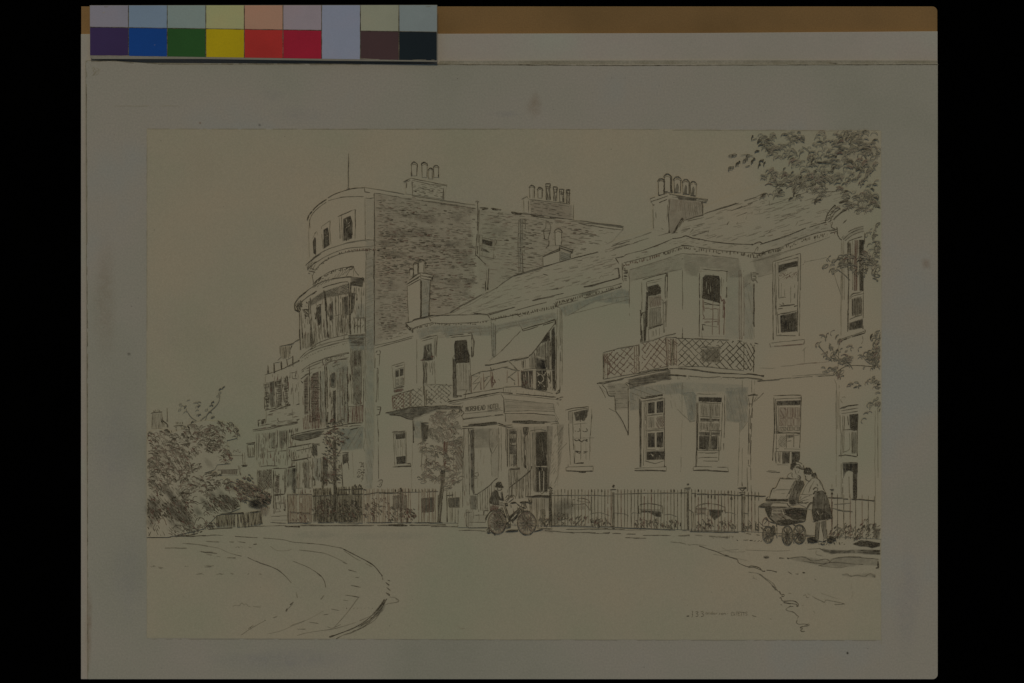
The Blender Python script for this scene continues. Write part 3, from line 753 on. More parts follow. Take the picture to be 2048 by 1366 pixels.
k.dashes('955,418 1022,426 1060,432 1143,441 1235,458 1222,482 1140,520 1030,552 955,590', 5, 4, 3.6, 11, 1.05, 2, .64, red=.25, curl=.7)
for (x, y, rx, ry, n) in [(790, 470, 30, 18, 22), (860, 430, 30, 14, 16), (900, 505, 28, 18, 26), (775, 560, 22, 16, 16), (830, 520, 28, 14, 18), (985, 440, 26, 10, 12), (1165, 462, 34, 10, 18), (1060, 470, 14, 28, 14), (895, 560, 12, 14, 14), (770, 650, 18, 16, 16), (940, 565, 14, 8, 10)]:
    for i in range(n):
        a, b = x + random.gauss(0, rx * .5), y + random.gauss(0, ry * .5)
        if inside(k.P(WALL), a, b) and inside(k.P(WALL), a + 9, b): k.stroke([(a, b), (a + random.uniform(5, 11), b + random.uniform(-1, 1.4))], random.uniform(1.1, 1.9), 3, .6, 0, red=random.random() < .2)
k.blob(900, 487, 14, 8, .25, 'g').blob(938, 562, 14, 6, .25, 'k').blob(775, 487, 26, 9, .25, 'g').blob(790, 510, 30, 9, .2, 'g')
k.L('749,386 749,690', 1.7, 3, gap=.1)
k.F(*E6)
k.L('285,232 288,300 281,500 268,660; 298,300 290,500 283,640', 1.7, 4, gap=.08).L('270,245 285,226 297,246', 1.8, 4).L('268,640 300,670 348,718', 1.6, 4)
k.L('300,286 366,290; 366,296 320,300', 3, 4).L('386,290 466,302; 395,300 440,306', 3.2, 4).L('540,318 600,328 680,338; 545,330 590,335', 3, 4).L('680,338 740,348 1000,376; 690,350 880,372', 1.9, 4)
k.L('0,236 270,268', 1.0, 2).L('0,258 60,262 270,292', 1.4, 3).L('985,388 1100,402 1390,436; 1000,380 1395,428', 1.3, 3).L('1390,430 1388,455 1300,445', 1.4, 3).L('1050,405 1150,425; 1140,420 1330,452', 2.2, 3)
k.L('600,370 592,560 598,782; 628,372 622,560 630,775; 612,372 608,770', 1.4, 3).L('648,400 640,620; 640,375 658,385', 1.1, 3, gap=.4).hatch('600,370 650,365 648,400 602,405', 90, 2.6, 1.5, 3).wash('602,370 626,372 626,778 600,780', .3, 'b').hatch('628,440 655,440 645,620 628,620', 5, 5, 1.4, 3, cover=.7)
k.C('350,925 260,975 180,1020 80,1082', 1.3, 3)
k.L('345,840 347,918; 372,745 362,910', 2.0, 4).L('354,760 360,905', 1.1, 3)
k.C('805,385 800,440 770,465; 805,385 825,395 838,430 840,462', 1.4, 3).L('768,466 838,460; 785,466 792,520 818,528 838,462', 1.4, 4).L('785,520 812,530', 3, 5).C('825,535 825,570 806,590', 1.8, 4)
k.build('brick_wall', house, 'brown brick side wall hatched with short pen dashes')

k = Ink(4.5, D4)
k.wash('572,640 628,640 628,1366 572,1366', .34, 'b', 8).wash('572,352 626,352 626,620 572,620', .18, 'b')
k.C('180,502 192,470 215,440', 2.2, 4).C('218,436 260,395 310,362', 2.4, 4, gap=0).C('318,352 370,325 460,295', 1.6, 4).C('440,300 500,288 560,285', 2.2, 4, gap=0).C('195,520 215,462 260,415 310,382', 1.4, 3).C('320,372 380,355 450,346 560,345', 1.0, 3).L('196,495 200,555', 2.2, 4).L('194,520 192,640 196,750', .9, 2)
k.L('562,280 566,312 600,318', 1.6, 4).L('562,283 700,304 830,326; 880,338 1040,362 1199,384', 1.2, 3).L('630,322 700,330 780,345', 1.6, 3, gap=.2).L('780,340 800,352 900,365 1199,402', 1.2, 3).L('566,355 568,640', 1.2, 3).L('570,352 600,356 626,352', 1.2, 3).L('628,320 630,640; 627,690 628,1330', 1.6, 4, gap=.06)
k.C('170,802 200,775 235,745 300,700', 1.8, 4).C('205,765 260,725 330,690 420,660 500,640 570,632 640,634', 1.5, 3).C('182,832 215,800 245,775', 2.0, 4).C('215,800 300,745 400,702 480,684 570,678 640,668', 1.3, 3)
k.C('215,872 245,820 300,770 370,737 450,714 530,704 630,706', 1.5, 3).dentils('240,822 300,762 370,725 450,702 530,690 632,688', 4.2, 4, 1.6, 4).dentils('450,700 530,690 632,690', 3.4, 4.5, 1.8, 4, red=True)
k.L('190,850 215,868; 214,870 222,920', 1.5, 4).L('222,920 222,930; 570,690 572,770 625,760; 572,770 570,1366', 1.2, 3).L('200,820 230,830; 195,840 235,850', 2, 4)
k.hatch('175,800 215,768 240,790 222,845 190,835', 120, 2.4, 1.3, 3)
k.build('bow_front', house, 'stuccoed bow front with curved cornice')
k = Ink(4.6, D4)
k.C('215,932 250,896 300,862 350,838 420,818 490,806', 1.2, 3).dentils('225,925 255,890 300,858 350,834 420,814 485,804', 6, 7, 1.6, 4, skew=-2).L('440,818 490,806', 2.6, 4)
for i in range(11):
    u = i / 10; x = 235 + 235 * u; y = 915 - 105 * u + 30 * (1 - u) * u
    k.C(f'{x},{y} {x-16},{y+26} {x-34},{y+44}', 1.0, 2)
k.C('490,806 500,838 525,868 562,890', 1.6, 3).C('486,810 465,835 440,875', 1.2, 3).C('486,812 490,850 488,882', 1, 2)
k.C('96,1060 130,1012 180,972 232,936', 2.2, 4).C('232,936 300,905 400,886 470,880 560,890', 2.0, 4, gap=0).C('110,1082 150,1038 220,988 300,946 400,916 460,911', 1.8, 4).L('96,1060 100,1098 130,1112 140,1090', 2.4, 5).wash('470,885 560,892 548,942 474,935', .7, 'k').hatch('474,910 560,895 548,942 474,935', 5, 2.2, 1.6, 4).hatch('96,1060 140,1030 150,1070 130,1110', 60, 2.2, 1.5, 4).L('560,888 562,915', 1.4, 3)
k.lattice('190,1042 290,975 300,1010 200,1075', 6, 3, 1.1, 3, False).lattice('300,972 460,918 460,990 318,1012', 8, 4, 1.1, 3, False).wash('190,1042 290,975 460,918 460,990 300,1020 200,1075', .3, 'k')
k.L('130,1112 133,1280 140,1366; 140,1112 150,1290', 2.0, 4).L('202,1015 205,1160 212,1340; 190,1040 200,1250', 2.2, 4).L('290,968 304,1010 318,1280; 300,980 312,1150; 296,970 308,1120', 2.8, 5, gap=0).L('458,915 462,1000 470,1262; 470,915 478,1120', 3.0, 5, gap=0).L('508,940 505,1000; 545,945 540,1160; 498,985 520,1000', 1.2, 3)
k.wash('243,1090 272,1062 276,1190 252,1205', .8, 'k').hatch('243,1090 272,1062 276,1190 252,1205', 88, 2.2, 1.4, 4).C('240,1095 250,1070 280,1058', 1.3, 4).wash('328,1060 352,1040 356,1160 332,1170', .75, 'k').hatch('328,1060 352,1040 356,1160 332,1170', 88, 2.2, 1.3, 4).C('150,1100 165,1095 190,1100 190,1135 165,1140', 2.2, 4).hatch('150,1095 192,1095 190,1145 165,1140', 45, 2, 1.4, 4)
k.wash('425,1015 455,1005 458,1130 430,1140', .7, 'k').hatch('405,1015 455,1000 458,1150 410,1160', 89, 2.8, 1.3, 4, cover=.8).L('368,1000 370,1130; 390,995 392,1250; 405,1000 405,1250; 360,1140 400,1130', 1.3, 3).wash('478,985 500,988 492,1090 480,1120', .8, 'k').L('482,985 480,1115; 498,990 492,1075', 1.8, 4).wash('505,1060 560,1060 565,1150 505,1150', .35, 'b')
k.bars('330,1150 458,1120', '335,1290 462,1255', 9, 1.1, 3).bars('210,1200 290,1160', '215,1330 300,1285', 6, 1.1, 3).bars('135,1275 210,1240', '140,1366 215,1335', 8, 1.2, 3)
k.L('495,1152 566,1150', 1.6, 3).bars('497,1152 566,1150', '497,1258 566,1255', 6, 1.4, 4).L('500,1210 512,1200; 515,1190 525,1215 540,1185; 545,1215 560,1195', 1.2, 4).hatch('415,1160 460,1155 460,1250 420,1255', 88, 2.4, 1.2, 4, cover=.7).L('455,1268 565,1262; 460,1285 566,1284', 2.0, 3).wash('456,1270 565,1264 566,1366 470,1366', .35, 'b').hatch('460,1290 560,1288 550,1320 480,1320', 0, 2.6, 1.3, 3)
k.C('195,1366 250,1322 330,1290 450,1262', 1.4, 3).C('270,1340 330,1315 460,1290', 1.0, 2).L('100,1310 125,1298; 0,1340 90,1320', 1.2, 3, gap=.2)
k.ticks('135,1110 460,930 460,1290 140,1366', 120, 5, 18, 1.0).ticks('470,940 560,940 560,1255 470,1255', 26, 5, 16).ticks('110,1080 460,890 460,920 130,1110', 26, 3, 9, 1.2, 3, 60)
k.build('veranda', house, 'tented veranda with trellis frieze on the third storey')
k = Ink(4.5, V5)
k.wash('557,0 612,0 612,1030 557,1030', .34, 'b', 8).L('557,20 555,700; 612,0 612,200', .9, 2, gap=.3)
k.hatch('140,20 240,5 240,110 165,120', 88, 2.6, 1.2, 3, cover=.8).hatch('290,0 340,0 340,50 290,60', 88, 3, 1.4, 3)
k.C('125,190 160,152 200,125 300,85 450,55', 1.5, 3).dentils('140,200 200,158 300,118 450,78', 3.6, 2, 1.3, 3).C('140,180 210,135 310,100 450,68', 1, 3).C('140,262 200,222 290,188 450,150', 1.5, 4).C('140,275 200,240 280,205', 1.2, 3).C('135,320 160,300 190,285', 1.8, 4).L('190,230 195,300; 275,185 282,230; 135,330 150,345', 1.4, 4)
k.hatch('285,185 442,145 442,172 292,212', 30, 3, 1.3, 3, seg=5, cover=.7).hatch('285,185 442,145 442,172 292,212', 120, 3.4, 1.2, 3, seg=5, cover=.6).L('282,186 445,142; 290,214 445,178', 1.2, 3).C('290,225 350,200 440,188', 2.2, 3).wash('300,225 440,195 440,260 330,280', .3, 'b')
k.wash('155,330 182,295 186,545 160,552', .6, 'r').hatch('155,330 180,298 184,540 160,550', 0, 3.0, 1.3, 4).hatch('155,330 180,298 184,540 160,550', 90, 3.2, 1.2, 3).wash('200,300 252,268 256,580 206,600', .55, 'r').lattice('200,300 252,268 256,580 206,600', 4, 16, 1.1, 3, False, red=True).hatch('200,300 252,268 256,580 206,600', 0, 3.0, 1.3, 4).hatch('202,300 252,268 256,590 206,600', 90, 3.1, 1.2, 4)
k.L('292,232 298,420 300,625; 304,235 308,420 312,600; 190,290 196,600; 262,265 268,600', 2.1, 5, gap=.08).wash('258,280 292,262 296,600 262,600', .35, 'b')
k.wash('325,292 360,275 356,370 332,365', .6, 'k').C('330,370 325,310 355,278 360,370 330,368', 1.2, 3).wash('345,400 362,392 362,610 348,605', .85, 'k').hatch('342,395 362,388 362,612 345,608', 88, 2, 1.5, 4).L('318,420 335,440 335,480; 330,400 335,600', 1.3, 3).wash('370,250 440,240 440,605 372,610', .3, 'b').bars('370,250 440,225', '375,610 440,605', 7, 1.2, 3).L('432,250 440,345; 438,340 445,600', 3, 4)
k.wash('472,132 530,128 528,482 478,485', .75, 'g').hatch('475,135 528,130 525,480 480,482', 60, 2.6, 1.3, 3, seg=6, cover=.8).hatch('475,135 528,130 528,230 475,240', 90, 2.2, 1.4, 4, cover=.8).L('460,118 465,482; 470,130 476,480; 535,125 530,480; 548,120 540,600; 478,485 530,480', 1.3, 3).L('445,40 550,38; 450,55 550,52; 455,100 550,98', 1.4, 3).wash('446,40 552,38 548,130 458,128', .45, 'b').hatch('450,50 550,48 545,95 465,98', 0, 3, 1.2, 3)
k.bars('440,498 540,490', '445,605 535,600', 11, 1.8, 4, red=True).L('440,500 545,490; 440,606 530,602', 1.4, 3).bars('150,560 285,520', '155,650 290,632', 15, 1.3, 4, red=True).wash('205,540 256,530 256,640 205,645', .4, 'r')
k.C('68,688 150,665 300,640 440,612 540,604', 1.7, 4).C('75,702 130,716 180,712 260,690', 2.2, 4).C('70,690 95,710 150,720', 1.6, 4).wash('75,695 150,672 290,650 260,692 180,714 120,716', .5, 'k').hatch('80,700 280,655 250,695 130,716', -10, 3, 1.4, 4, seg=12).L('380,625 530,622', 2, 3, gap=.2)
k.wash('385,645 540,628 542,770 400,785', .6, 'b').hatch('400,650 535,640 535,765 410,775', 120, 5, 1.1, 2, cover=.6).C('545,630 555,680 545,760 552,790', 1.1, 2)
k.wash('405,812 445,800 446,850 410,875', .8, 'k').hatch('405,812 445,800 446,860 410,880', 90, 2.2, 1.5, 4).L('402,800 448,796; 400,860 410,1020; 440,850 452,910', 1.5, 4).L('470,790 480,960', .8, 1)
k.C('500,960 520,930 540,950 530,990; 515,860 530,870 545,862; 540,870 545,900', 1.1, 3).leaves(530, 930, 30, 70, 14, 3, 3)
k.ticks('140,330 545,130 545,600 160,650', 170, 5, 20, 1.0).ticks('140,270 440,150 440,200 140,330', 26, 5, 14, 1.2, 3, -22).ticks('80,690 540,605 535,640 260,690', 20, 5, 14, 1.3, 4, -10)
k.build('balcony', house, 'first floor balcony with louvred tall windows')
k = Ink(4.7, S19)
k.L('520,560 745,522', 2.2, 4).L('600,592 750,560 752,640; 590,598 590,652', 1.5, 4).L('568,692 640,680 700,668 720,688; 550,690 745,655', 1.7, 4).L('600,700 600,960; 632,700 632,960; 672,700 680,960; 722,690 726,962; 760,660 752,960', 1.4, 3).wash('675,700 722,695 724,950 680,955', .5, 'g').hatch('678,700 722,695 724,950 682,955', 89, 3.4, 1.1, 3, cover=.7).wash('752,525 800,540 805,640 755,640', .6, 'k').hatch('752,525 800,540 805,655 755,655', 60, 2.6, 1.4, 4).L('750,520 830,540; 765,530 830,525', 1.9, 4).wash('770,660 840,660 840,880 770,880', .35, 'b').L('805,655 802,880; 838,655 850,965; 858,660 862,960', 1.6, 4).wash('855,665 905,655 905,900 862,930', .6, 'k').hatch('855,665 905,655 905,920 862,950', 85, 2.8, 1.4, 4, cover=.8)
k.bars('590,955 745,955', '590,1020 745,1020', 3, 1, 2).L('590,960 660,955; 690,955 740,955', 1.1, 3)
k.ticks('590,690 905,650 905,960 600,960', 60, 6, 20).ticks('520,560 745,525 745,690 560,690', 24, 4, 10, 1.2, 3).ticks('600,960 750,960 750,1020 600,1020', 10, 4, 10)
k.build('porch', house, 'columned street porch of the tall house')

def small_window(frame, darks, extra='', lev=4.8, fr=D4, parent=None, light='', t=4, label=None, sill=''):
    k = Ink(lev, fr)
    for d in darks:
        k.sheet(d)
        k.wash(d, .85, 'k', .8); k.hatch(d, 89, 2.0, 1.4, t, .4, .85)
    if frame: k.L(frame, 1.2, 3)
    if extra: k.L(extra, 1.6, 4)
    if light: k.L(light, 1.2, 'p', gap=0)
    if sill: k.L(sill, 2.0, 4, gap=.06)
    return k.build('window', parent, label)
small_window('215,622 230,590 246,575 248,600', ['218,645 232,612 240,622 240,730 224,722'], '240,700 238,738', parent=house)
small_window('275,545 335,503 331,560 340,662; 276,545 286,690', ['290,566 318,548 328,600 330,662 292,688'], '290,690 332,662', parent=house, light='305,560 305,600; 300,610 325,600')
small_window('385,480 470,437; 395,482 400,620; 505,430 500,625; 410,470 415,640; 470,437 505,430', ['422,492 470,470 484,520 480,622 422,640'], '385,478 480,436; 500,430 502,560', parent=house, light='440,490 450,530 468,512; 430,560 470,530')
small_window('300,490 302,662; 320,500 318,650; 412,530 408,680; 300,650 420,675; 320,512 400,530', ['320,530 398,545 398,578 322,560', '315,588 352,605 380,628 312,612'], '320,528 400,545; 415,525 430,535 420,570; 418,650 420,678', fr=E6, parent=house)

k = Ink(4.6, D4); k.L('457,55 455,150 458,285', 1.8, 3, gap=0).L('452,170 454,280', 1.0, 2).L('448,285 466,290', 2, 3)
k.build('flagpole', house)

def pot(k, x0, x1, y0, y1, w=1.3, t=4, cap=True, shade=True):
    k.sheet(f'{x0},{y0} {x1},{y0} {x1},{y1} {x0},{y1}')
    h = (x1 - x0)
    k.L(f'{x0},{y0} {x0+h*.06},{y1}', w, t, gap=.05).L(f'{x1},{y0} {x1-h*.02},{y1}', w * 1.2, t, gap=.1)
    if cap: k.C(f'{x0-h*.12},{y0+h*.1} {x0+h*.2},{y0-h*.32} {x0+h*.6},{y0-h*.4} {x1},{y0-h*.1} {x1+h*.1},{y0+h*.2}', w * 1.5, t, gap=0).C(f'{x0-h*.05},{y0+h*.25} {x0+h*.5},{y0-h*.02} {x1},{y0+h*.25}', w * .8, t - 1)
    if shade: k.hatch(f'{x0+h*.7},{y0+h*.2} {x1},{y0+h*.2} {x1},{y1} {x0+h*.7},{y1}', 89, 1.6, 1, 3, cover=.6)
k = Ink(4.6, D4)
k.sheet('835,250 870,222 1110,270 1088,360 838,325')
k.L('822,246 850,232 872,222; 872,222 960,240 1112,268', 1.7, 4).L('830,252 868,236; 880,235 1000,262 1108,272; 1112,262 1110,280', 1.5, 3).L('840,252 840,325', 1.3, 3, gap=.2).L('880,238 885,335', 1, 3).L('1090,285 1086,360', 1.6, 4)
k.wash('882,240 1090,280 1086,358 885,333', .45, 'r').dashes('270,0 270,1', 0, 0, 5, 5) if False else None
k.hatch('882,240 1090,280 1086,358 885,333', 12, 3.2, 1.4, 3, seg=9, cover=.8)
c = k.build('chimney', house, 'brick chimney stack on the parapet of the tall house, nearer the bow front')
for a in [(876, 912, 128, 205), (945, 980, 130, 215), (990, 1020, 165, 225), (1024, 1056, 148, 215)]:
    k = Ink(4.8, D4); pot(k, *a); k.build('chimney_pot', c)
k = Ink(4.6, E6)
k.sheet('632,225 670,205 1012,262 1010,375 670,330 632,320')
k.L('618,222 660,200 672,222', 1.3, 3).L('676,225 800,238 1010,262', 1.6, 3).L('635,230 638,320; 670,225 672,325; 1012,262 1012,376', 1.2, 3).wash('680,230 1000,266 1000,370 690,335', .4, 'r').hatch('685,235 930,262 930,350 690,332', 8, 3.4, 1.5, 3, seg=10, cover=.75).hatch('930,262 1005,270 1005,372 930,355', 8, 5, 1.1, 2, seg=14, cover=.6)
c = k.build('chimney', house, 'long brick chimney stack with six mixed pots at the back of the tall house')
for a in [(680, 716, 130, 215, 1), (742, 778, 148, 212, 1), (804, 836, 112, 226, 2), (862, 888, 135, 232, 2), (908, 938, 152, 240, 2), (960, 984, 160, 255, 2)]:
    k = Ink(4.8, E6); pot(k, *a[:4], cap=a[4] == 1)
    if a[4] == 2:
        x0, x1, y0, y1 = a[:4]
        k.L(f'{x0-4},{y0-8} {x1+4},{y0-6}; {x0-6},{y0+14} {x1+6},{y0+18}; {x0-4},{y0-6} {x0+3},{y0+16}; {x1+4},{y0-5} {x1-3},{y0+16}; {x0},{y0+30} {x1},{y0+32}', 1.8, 5).hatch(f'{x0},{y0} {x1},{y0} {x1},{y1} {x0},{y1}', 80, 1.8, 1.4, 4, cover=.75)
    k.build('chimney_pot', c)
# ================================================================ the hotel
F7 = (760, 600, 5.253); G8 = (820, 780, 4.5525); H9 = (1180, 330, 5.06); I11 = (1190, 540, 5.254); J10 = (1440, 250, 3.903); N13 = (1500, 480, 3.596); P14 = (1480, 780, 3.413)
k = Ink(6, (0, 0, 1))
k.sheet('749,690 815,668 812,645 905,627 970,585 1100,532 1240,478 1310,458 1440,400 1560,352 1700,380 1762,420 1762,1078 1480,1062 1100,1052 925,1046 740,1044 749,900')
k.F(*V5); k.wash('870,590 930,590 926,706 872,702', .4, 'b')
k.L('615,102 740,75 870,38; 620,118 860,52', 1.4, 3).L('890,60 890,350', 1.1, 3).L('865,580 868,735', 1.8, 4).L('858,900 856,1035; 862,740 860,880', .7, 1)
k.C('625,150 632,135 652,138 648,160 632,158; 620,180 618,240 640,248; 650,160 645,235', 1.6, 4).L('632,252 632,380 625,470; 640,250 638,460', 1.3, 3).L('628,500 655,500 645,548 625,555; 630,515 650,518', 1.5, 4).L('636,560 640,730; 640,745 642,970', 1.5, 3, gap=.2).L('630,740 656,742', 1.6, 4).C('640,980 665,978 655,1020 630,1015', 1.5, 4).L('632,985 660,990 645,1010', 1.2, 3)
k.F(*F7)
k.wash('380,322 560,268 1165,268 1165,375 990,370 700,402 665,355 630,330 420,402', .42, 'b').hatch('400,330 1165,275 1165,360 700,395 640,350', -4, 6, 1, 1, cover=.5)
k.wash('1210,265 1830,130 1860,200 1500,290 1440,270 1270,320 1215,360', .36, 'b').hatch('1215,270 1850,140 1850,200 1240,330', -12, 5, 1, 1, cover=.5)
k.C('1215,350 1260,300 1450,268 1490,300', 1, 2).wash('1168,235 1215,265 1220,590 1180,610', .5, 'b').L('1170,222 1180,608; 1195,240 1196,600; 1212,262 1216,590', 1.4, 3)
k.F(*H9)
k.wash('405,1060 930,890 945,1060 780,1090 540,1140 410,1180', .22, 'g').wash('945,915 1500,945 1540,1130 1420,1140 1380,1060 1110,1030 1090,1130 980,1110 950,1050', .34, 'g').wash('1640,960 1923,850 1923,960 1850,1080 1700,1140', .3, 'g')
k.F(*E6); k.wash('905,1045 1380,900 1435,920 1435,1015 1180,1000 950,1110', .5, 'b').hatch('910,1050 1430,930 1430,1000 960,1100', -14, 7, 1, 2, cover=.7).L('890,1045 900,1366; 912,1045 915,1366; 925,1060 925,1366', 1.0, 2).C('945,1112 1010,1085 1180,995 1430,960', 1, 2)
k.F(*R12)
k.wash('335,65 560,45 790,20 850,355 900,345 900,130 880,110 640,125 642,245 420,250 340,262', .42, 'b').hatch('340,70 640,45 640,120 420,150 345,240', 20, 6, 1, 2, cover=.6).wash('790,20 1300,40 1340,110 1150,115 1140,100 900,100 900,330 855,350', .25, 'b').wash('1160,70 1350,60 1345,350 1285,435 1272,362 1160,352', .48, 'b').hatch('1165,80 1345,70 1340,340 1285,430 1270,350 1170,345', 78, 7, 1, 1, cover=.5)
k.L('785,25 785,290', 1.1, 2, gap=.3).L('790,300 782,450; 776,640 772,800; 780,450 778,600', .8, 1, gap=.3).L('740,245 860,358 900,345', .9, 2)
k.L('1350,140 1378,122 1412,120; 1345,130 1430,128; 1352,150 1360,205 1360,232; 1392,132 1382,230; 1345,205 1395,205', 1.5, 4).L('1360,235 1352,500 1350,725; 1382,235 1376,500 1370,725; 1370,300 1366,640', 1.5, 4, gap=.2).L('1345,730 1372,735; 1340,745 1342,950; 1370,745 1376,960', 1.2, 3).L('1402,185 1482,110; 1395,190 1420,140 1440,150', 1.1, 3).L('1300,0 1298,100; 1405,0 1400,115; 1380,0 1380,110', 1.1, 3).L('1275,365 1278,440 1275,480; 1280,442 1350,352; 1276,480 1262,905; 1300,580 1296,890', 1.0, 2)
k.F(*I11)
k.wash('1385,25 1515,25 1520,720 1365,720', .2, 'b').wash('1565,130 1660,140 1662,730 1570,720', .28, 'b')
k.L('918,0 918,200 920,450; 921,605 921,722', 1.2, 3, gap=.1).L('365,0 362,200 360,400; 362,450 360,482', 1.2, 3).L('1512,0 1512,400 1516,730; 1540,0 1542,730; 1562,0 1566,400 1564,690', 1.2, 3, red=True).wash('1514,0 1540,0 1542,730 1516,730', .3, 'r').L('1672,140 1672,600; 1664,140 1664,590', 1.7, 4, gap=.1).L('1640,20 1648,100 1670,125; 1690,100 1705,135; 1645,30 1690,25 1690,100', 1.6, 3).hatch('1642,25 1692,25 1688,110 1655,110', 5, 3.5, 1.2, 3).L('1690,40 1718,42', 4.5, 5).C('1560,215 1575,180 1600,155 1635,130', 1.3, 2).wash('1570,60 1640,30 1640,130 1590,150 1568,200', .35, 'g')
k.L('1670,610 1670,720', .9, 2)
k.F(*N13)
k.L('70,920 125,922 182,922; 218,910 330,898', .9, 2).L('320,898 440,886 570,876', 1.1, 2, red=True).L('55,1018 150,1005 300,992', 1.8, 3).L('300,992 450,982 605,975', 1.7, 3).L('300,978 605,962', 1, 2).L('388,780 390,885; 375,800 405,770', 1, 2, gap=.2).L('60,265 160,240; 390,160 440,150 550,125; 0,160 165,120 520,0', .9, 2).C('395,145 390,170 378,175', 1, 3)
k.F(*G8)
k.wash('1262,312 1400,312 1385,560 1335,905 1262,905', .34, 'g').hatch('1262,320 1395,320 1375,600 1330,905 1262,905', 118, 5.5, 1, 2, cover=.75).hatch('1290,480 1380,420 1380,520 1300,600', 118, 4, 1, 2).L('1320,600 1440,470; 1400,330 1340,420', .9, 2)
k.F(*H9).ticks('945,915 1500,945 1540,1140 950,1120', 70, 5, 16, .7, 0, -8).ticks('405,1070 930,890 930,1040 410,1180', 50, 5, 16, .7, 0, -18)
k.F(*R12).ticks('335,65 800,20 1345,100 1345,350 860,355 640,245 335,262', 120, 5, 18, .7, 0, 75)
k.F(*F7).ticks('380,320 560,268 1165,268 1165,375 420,402', 70, 5, 16, .7, 0, -6).ticks('1215,265 1850,135 1850,205 1230,340', 50, 5, 16, .7, 0, -14)
hotel = k.build('hotel', sheet, 'long low stuccoed hotel with bays, balconies and slate roof')

# roof with slates
k = Ink(6.5, (0, 0, 1))
k.dashes('912,625 970,590 1030,556 1140,520 1240,485 1238,520 1232,556 1125,578 1000,622', -13, -14, 4.0, 13, .85, 1, .7, red=.2)
k.dashes('1350,460 1420,428 1570,372 1700,385 1680,420 1655,445 1515,490 1390,478 1330,470', -17, -16, 4.3, 15, .9, 1, .7, red=.12)
k.F(*E6)
k.L('75,1082 140,1040 180,1015; 180,1025 350,935 440,890', 1.2, 3).L('440,885 560,800 780,736 1020,668 1200,622', 1.4, 4).L('560,808 780,745', 1.1, 3).L('500,820 620,790; 1035,690 1080,685; 1300,580 1442,538; 1310,605 1442,560; 1020,665 1200,625', 1.4, 3).L('100,1080 250,1010 420,900; 140,1095 350,1010 520,930; 230,1090 420,1030 560,990', .8, 2)
k.L('360,1092 570,1040; 700,990 940,935; 1090,890 1155,880; 780,790 820,800', 1.8, 4, gap=.1).L('1350,740 1365,820', 2, 4).L('1365,820 1200,860 1090,888', 1.7, 4).L('260,1085 355,1095', 2, 4).L('0,1102 75,1102 360,1095', 1.2, 3)
k.L('1205,825 1225,800 1240,815; 1300,800 1320,790', 1, 3)
k.F(*H9)
k.L('225,808 320,775 430,748; 440,745 620,682', 1.2, 3).L('250,838 430,790 600,738; 690,715 790,690', 1.1, 3).L('960,560 1130,512; 1135,505 1300,440 1480,388', 1.4, 3).L('970,572 1150,530', 1.6, 4).L('1200,480 1400,420 1500,388; 1420,465 1560,415 1650,380', 1.7, 4, gap=.2).L('1560,360 1680,325 1750,292', 1.2, 3).L('1030,715 1200,670; 870,690 1010,640; 1060,620 1160,590; 1480,520 1590,480; 1010,690 1045,650', 1.2, 3)
for p in ['1640,470 1635,500', '1585,520 1575,550', '1410,570 1385,605', '1190,690 1200,660', '1840,650 1800,690', '1480,600 1500,580', '1690,690 1670,700', '1720,460 1710,480']: k.L(p, 1.1, 3)
k.F(*J10); k.L('385,590 385,628; 385,626 500,590 690,518; 690,530 850,520 980,510', 1.1, 3, gap=.25).L('370,660 430,640; 600,675 700,645; 500,800 545,775; 590,785 610,750', 1.0, 2)
k.build('slate_roof', hotel)

# cornices
k = Ink(7, F7)
k.L('262,242 340,228', 2.0, 4).C('340,226 360,205 420,190 510,172', 2.2, 4, gap=0).L('510,175 535,222', 1.2, 3).L('520,165 580,160', 2.2, 4).L('580,162 740,160', 1.5, 4).L('760,160 860,155 1000,150 1145,158', 1.3, 3).L('1000,145 980,135 1040,150', 1.8, 4).L('1130,152 1160,200', 1.4, 4).L('1140,158 1300,110 1420,75', 2.0, 4)
k.L('275,248 312,292 345,298', 1.7, 4).dentils('275,255 320,300 345,310', 3, 5, 2, 4).C('345,298 430,268 560,235', 1.4, 3).C('560,238 700,248 850,242 1000,238 1150,210', 1.3, 3).dentils('345,296 430,272 560,238', 4, 3.5, 1.7, 4).dentils('570,236 700,244 850,240 1000,236 1150,208', 4.4, 3.2, 1.6, 4, .7)
k.C('1160,210 1300,180 1450,150', 1.6, 4).dentils('1160,190 1300,160 1500,130', 4, 4, 1.8, 4).dentils('1450,150 1600,105 1750,75 1870,50', 3.4, 5, 1.8, 4).hatch('1450,145 1870,45 1870,85 1460,175', 60, 4, 1.3, 3, seg=5, cover=.7).C('1420,110 1640,50 1750,20', 1.4, 3)
k.F(*E6); k.dentils('880,1000 1000,970 1200,920 1370,870', 4, 5, 2, 4).L('880,1030 1000,1000 1200,945 1380,885; 880,985 1000,955 1380,860', 1.3, 3).hatch('890,1005 1375,875 1370,900 895,1030', 60, 3.6, 1.4, 3, seg=5, cover=.6).blob(1130, 935, 90, 16, .3, 'g', rot=-.25).L('860,1010 910,1050', 1.5, 3)
k.F(*H9)
k.L('256,942 345,925', 2.2, 4).L('258,942 290,998', 1.8, 4).C('345,922 380,900 550,862', 1.3, 3).C('540,862 700,805 830,748', 1.7, 4).C('830,745 920,735 970,716 1030,738 1110,752', 2.0, 5, gap=0).C('1100,750 1200,768 1400,795 1650,805', 1.8, 4, gap=0).C('1650,805 1710,778 1750,800', 2.0, 5).C('1720,805 1800,778 1923,740', 1.9, 4, gap=0)
k.C('340,990 580,930 750,880 930,816', 1.5, 3).C('920,820 980,816 1150,842 1400,872 1640,888', 1.5, 3).C('1640,888 1720,895 1820,862 1923,838', 1.6, 4).L('920,810 980,820', 2.4, 5)
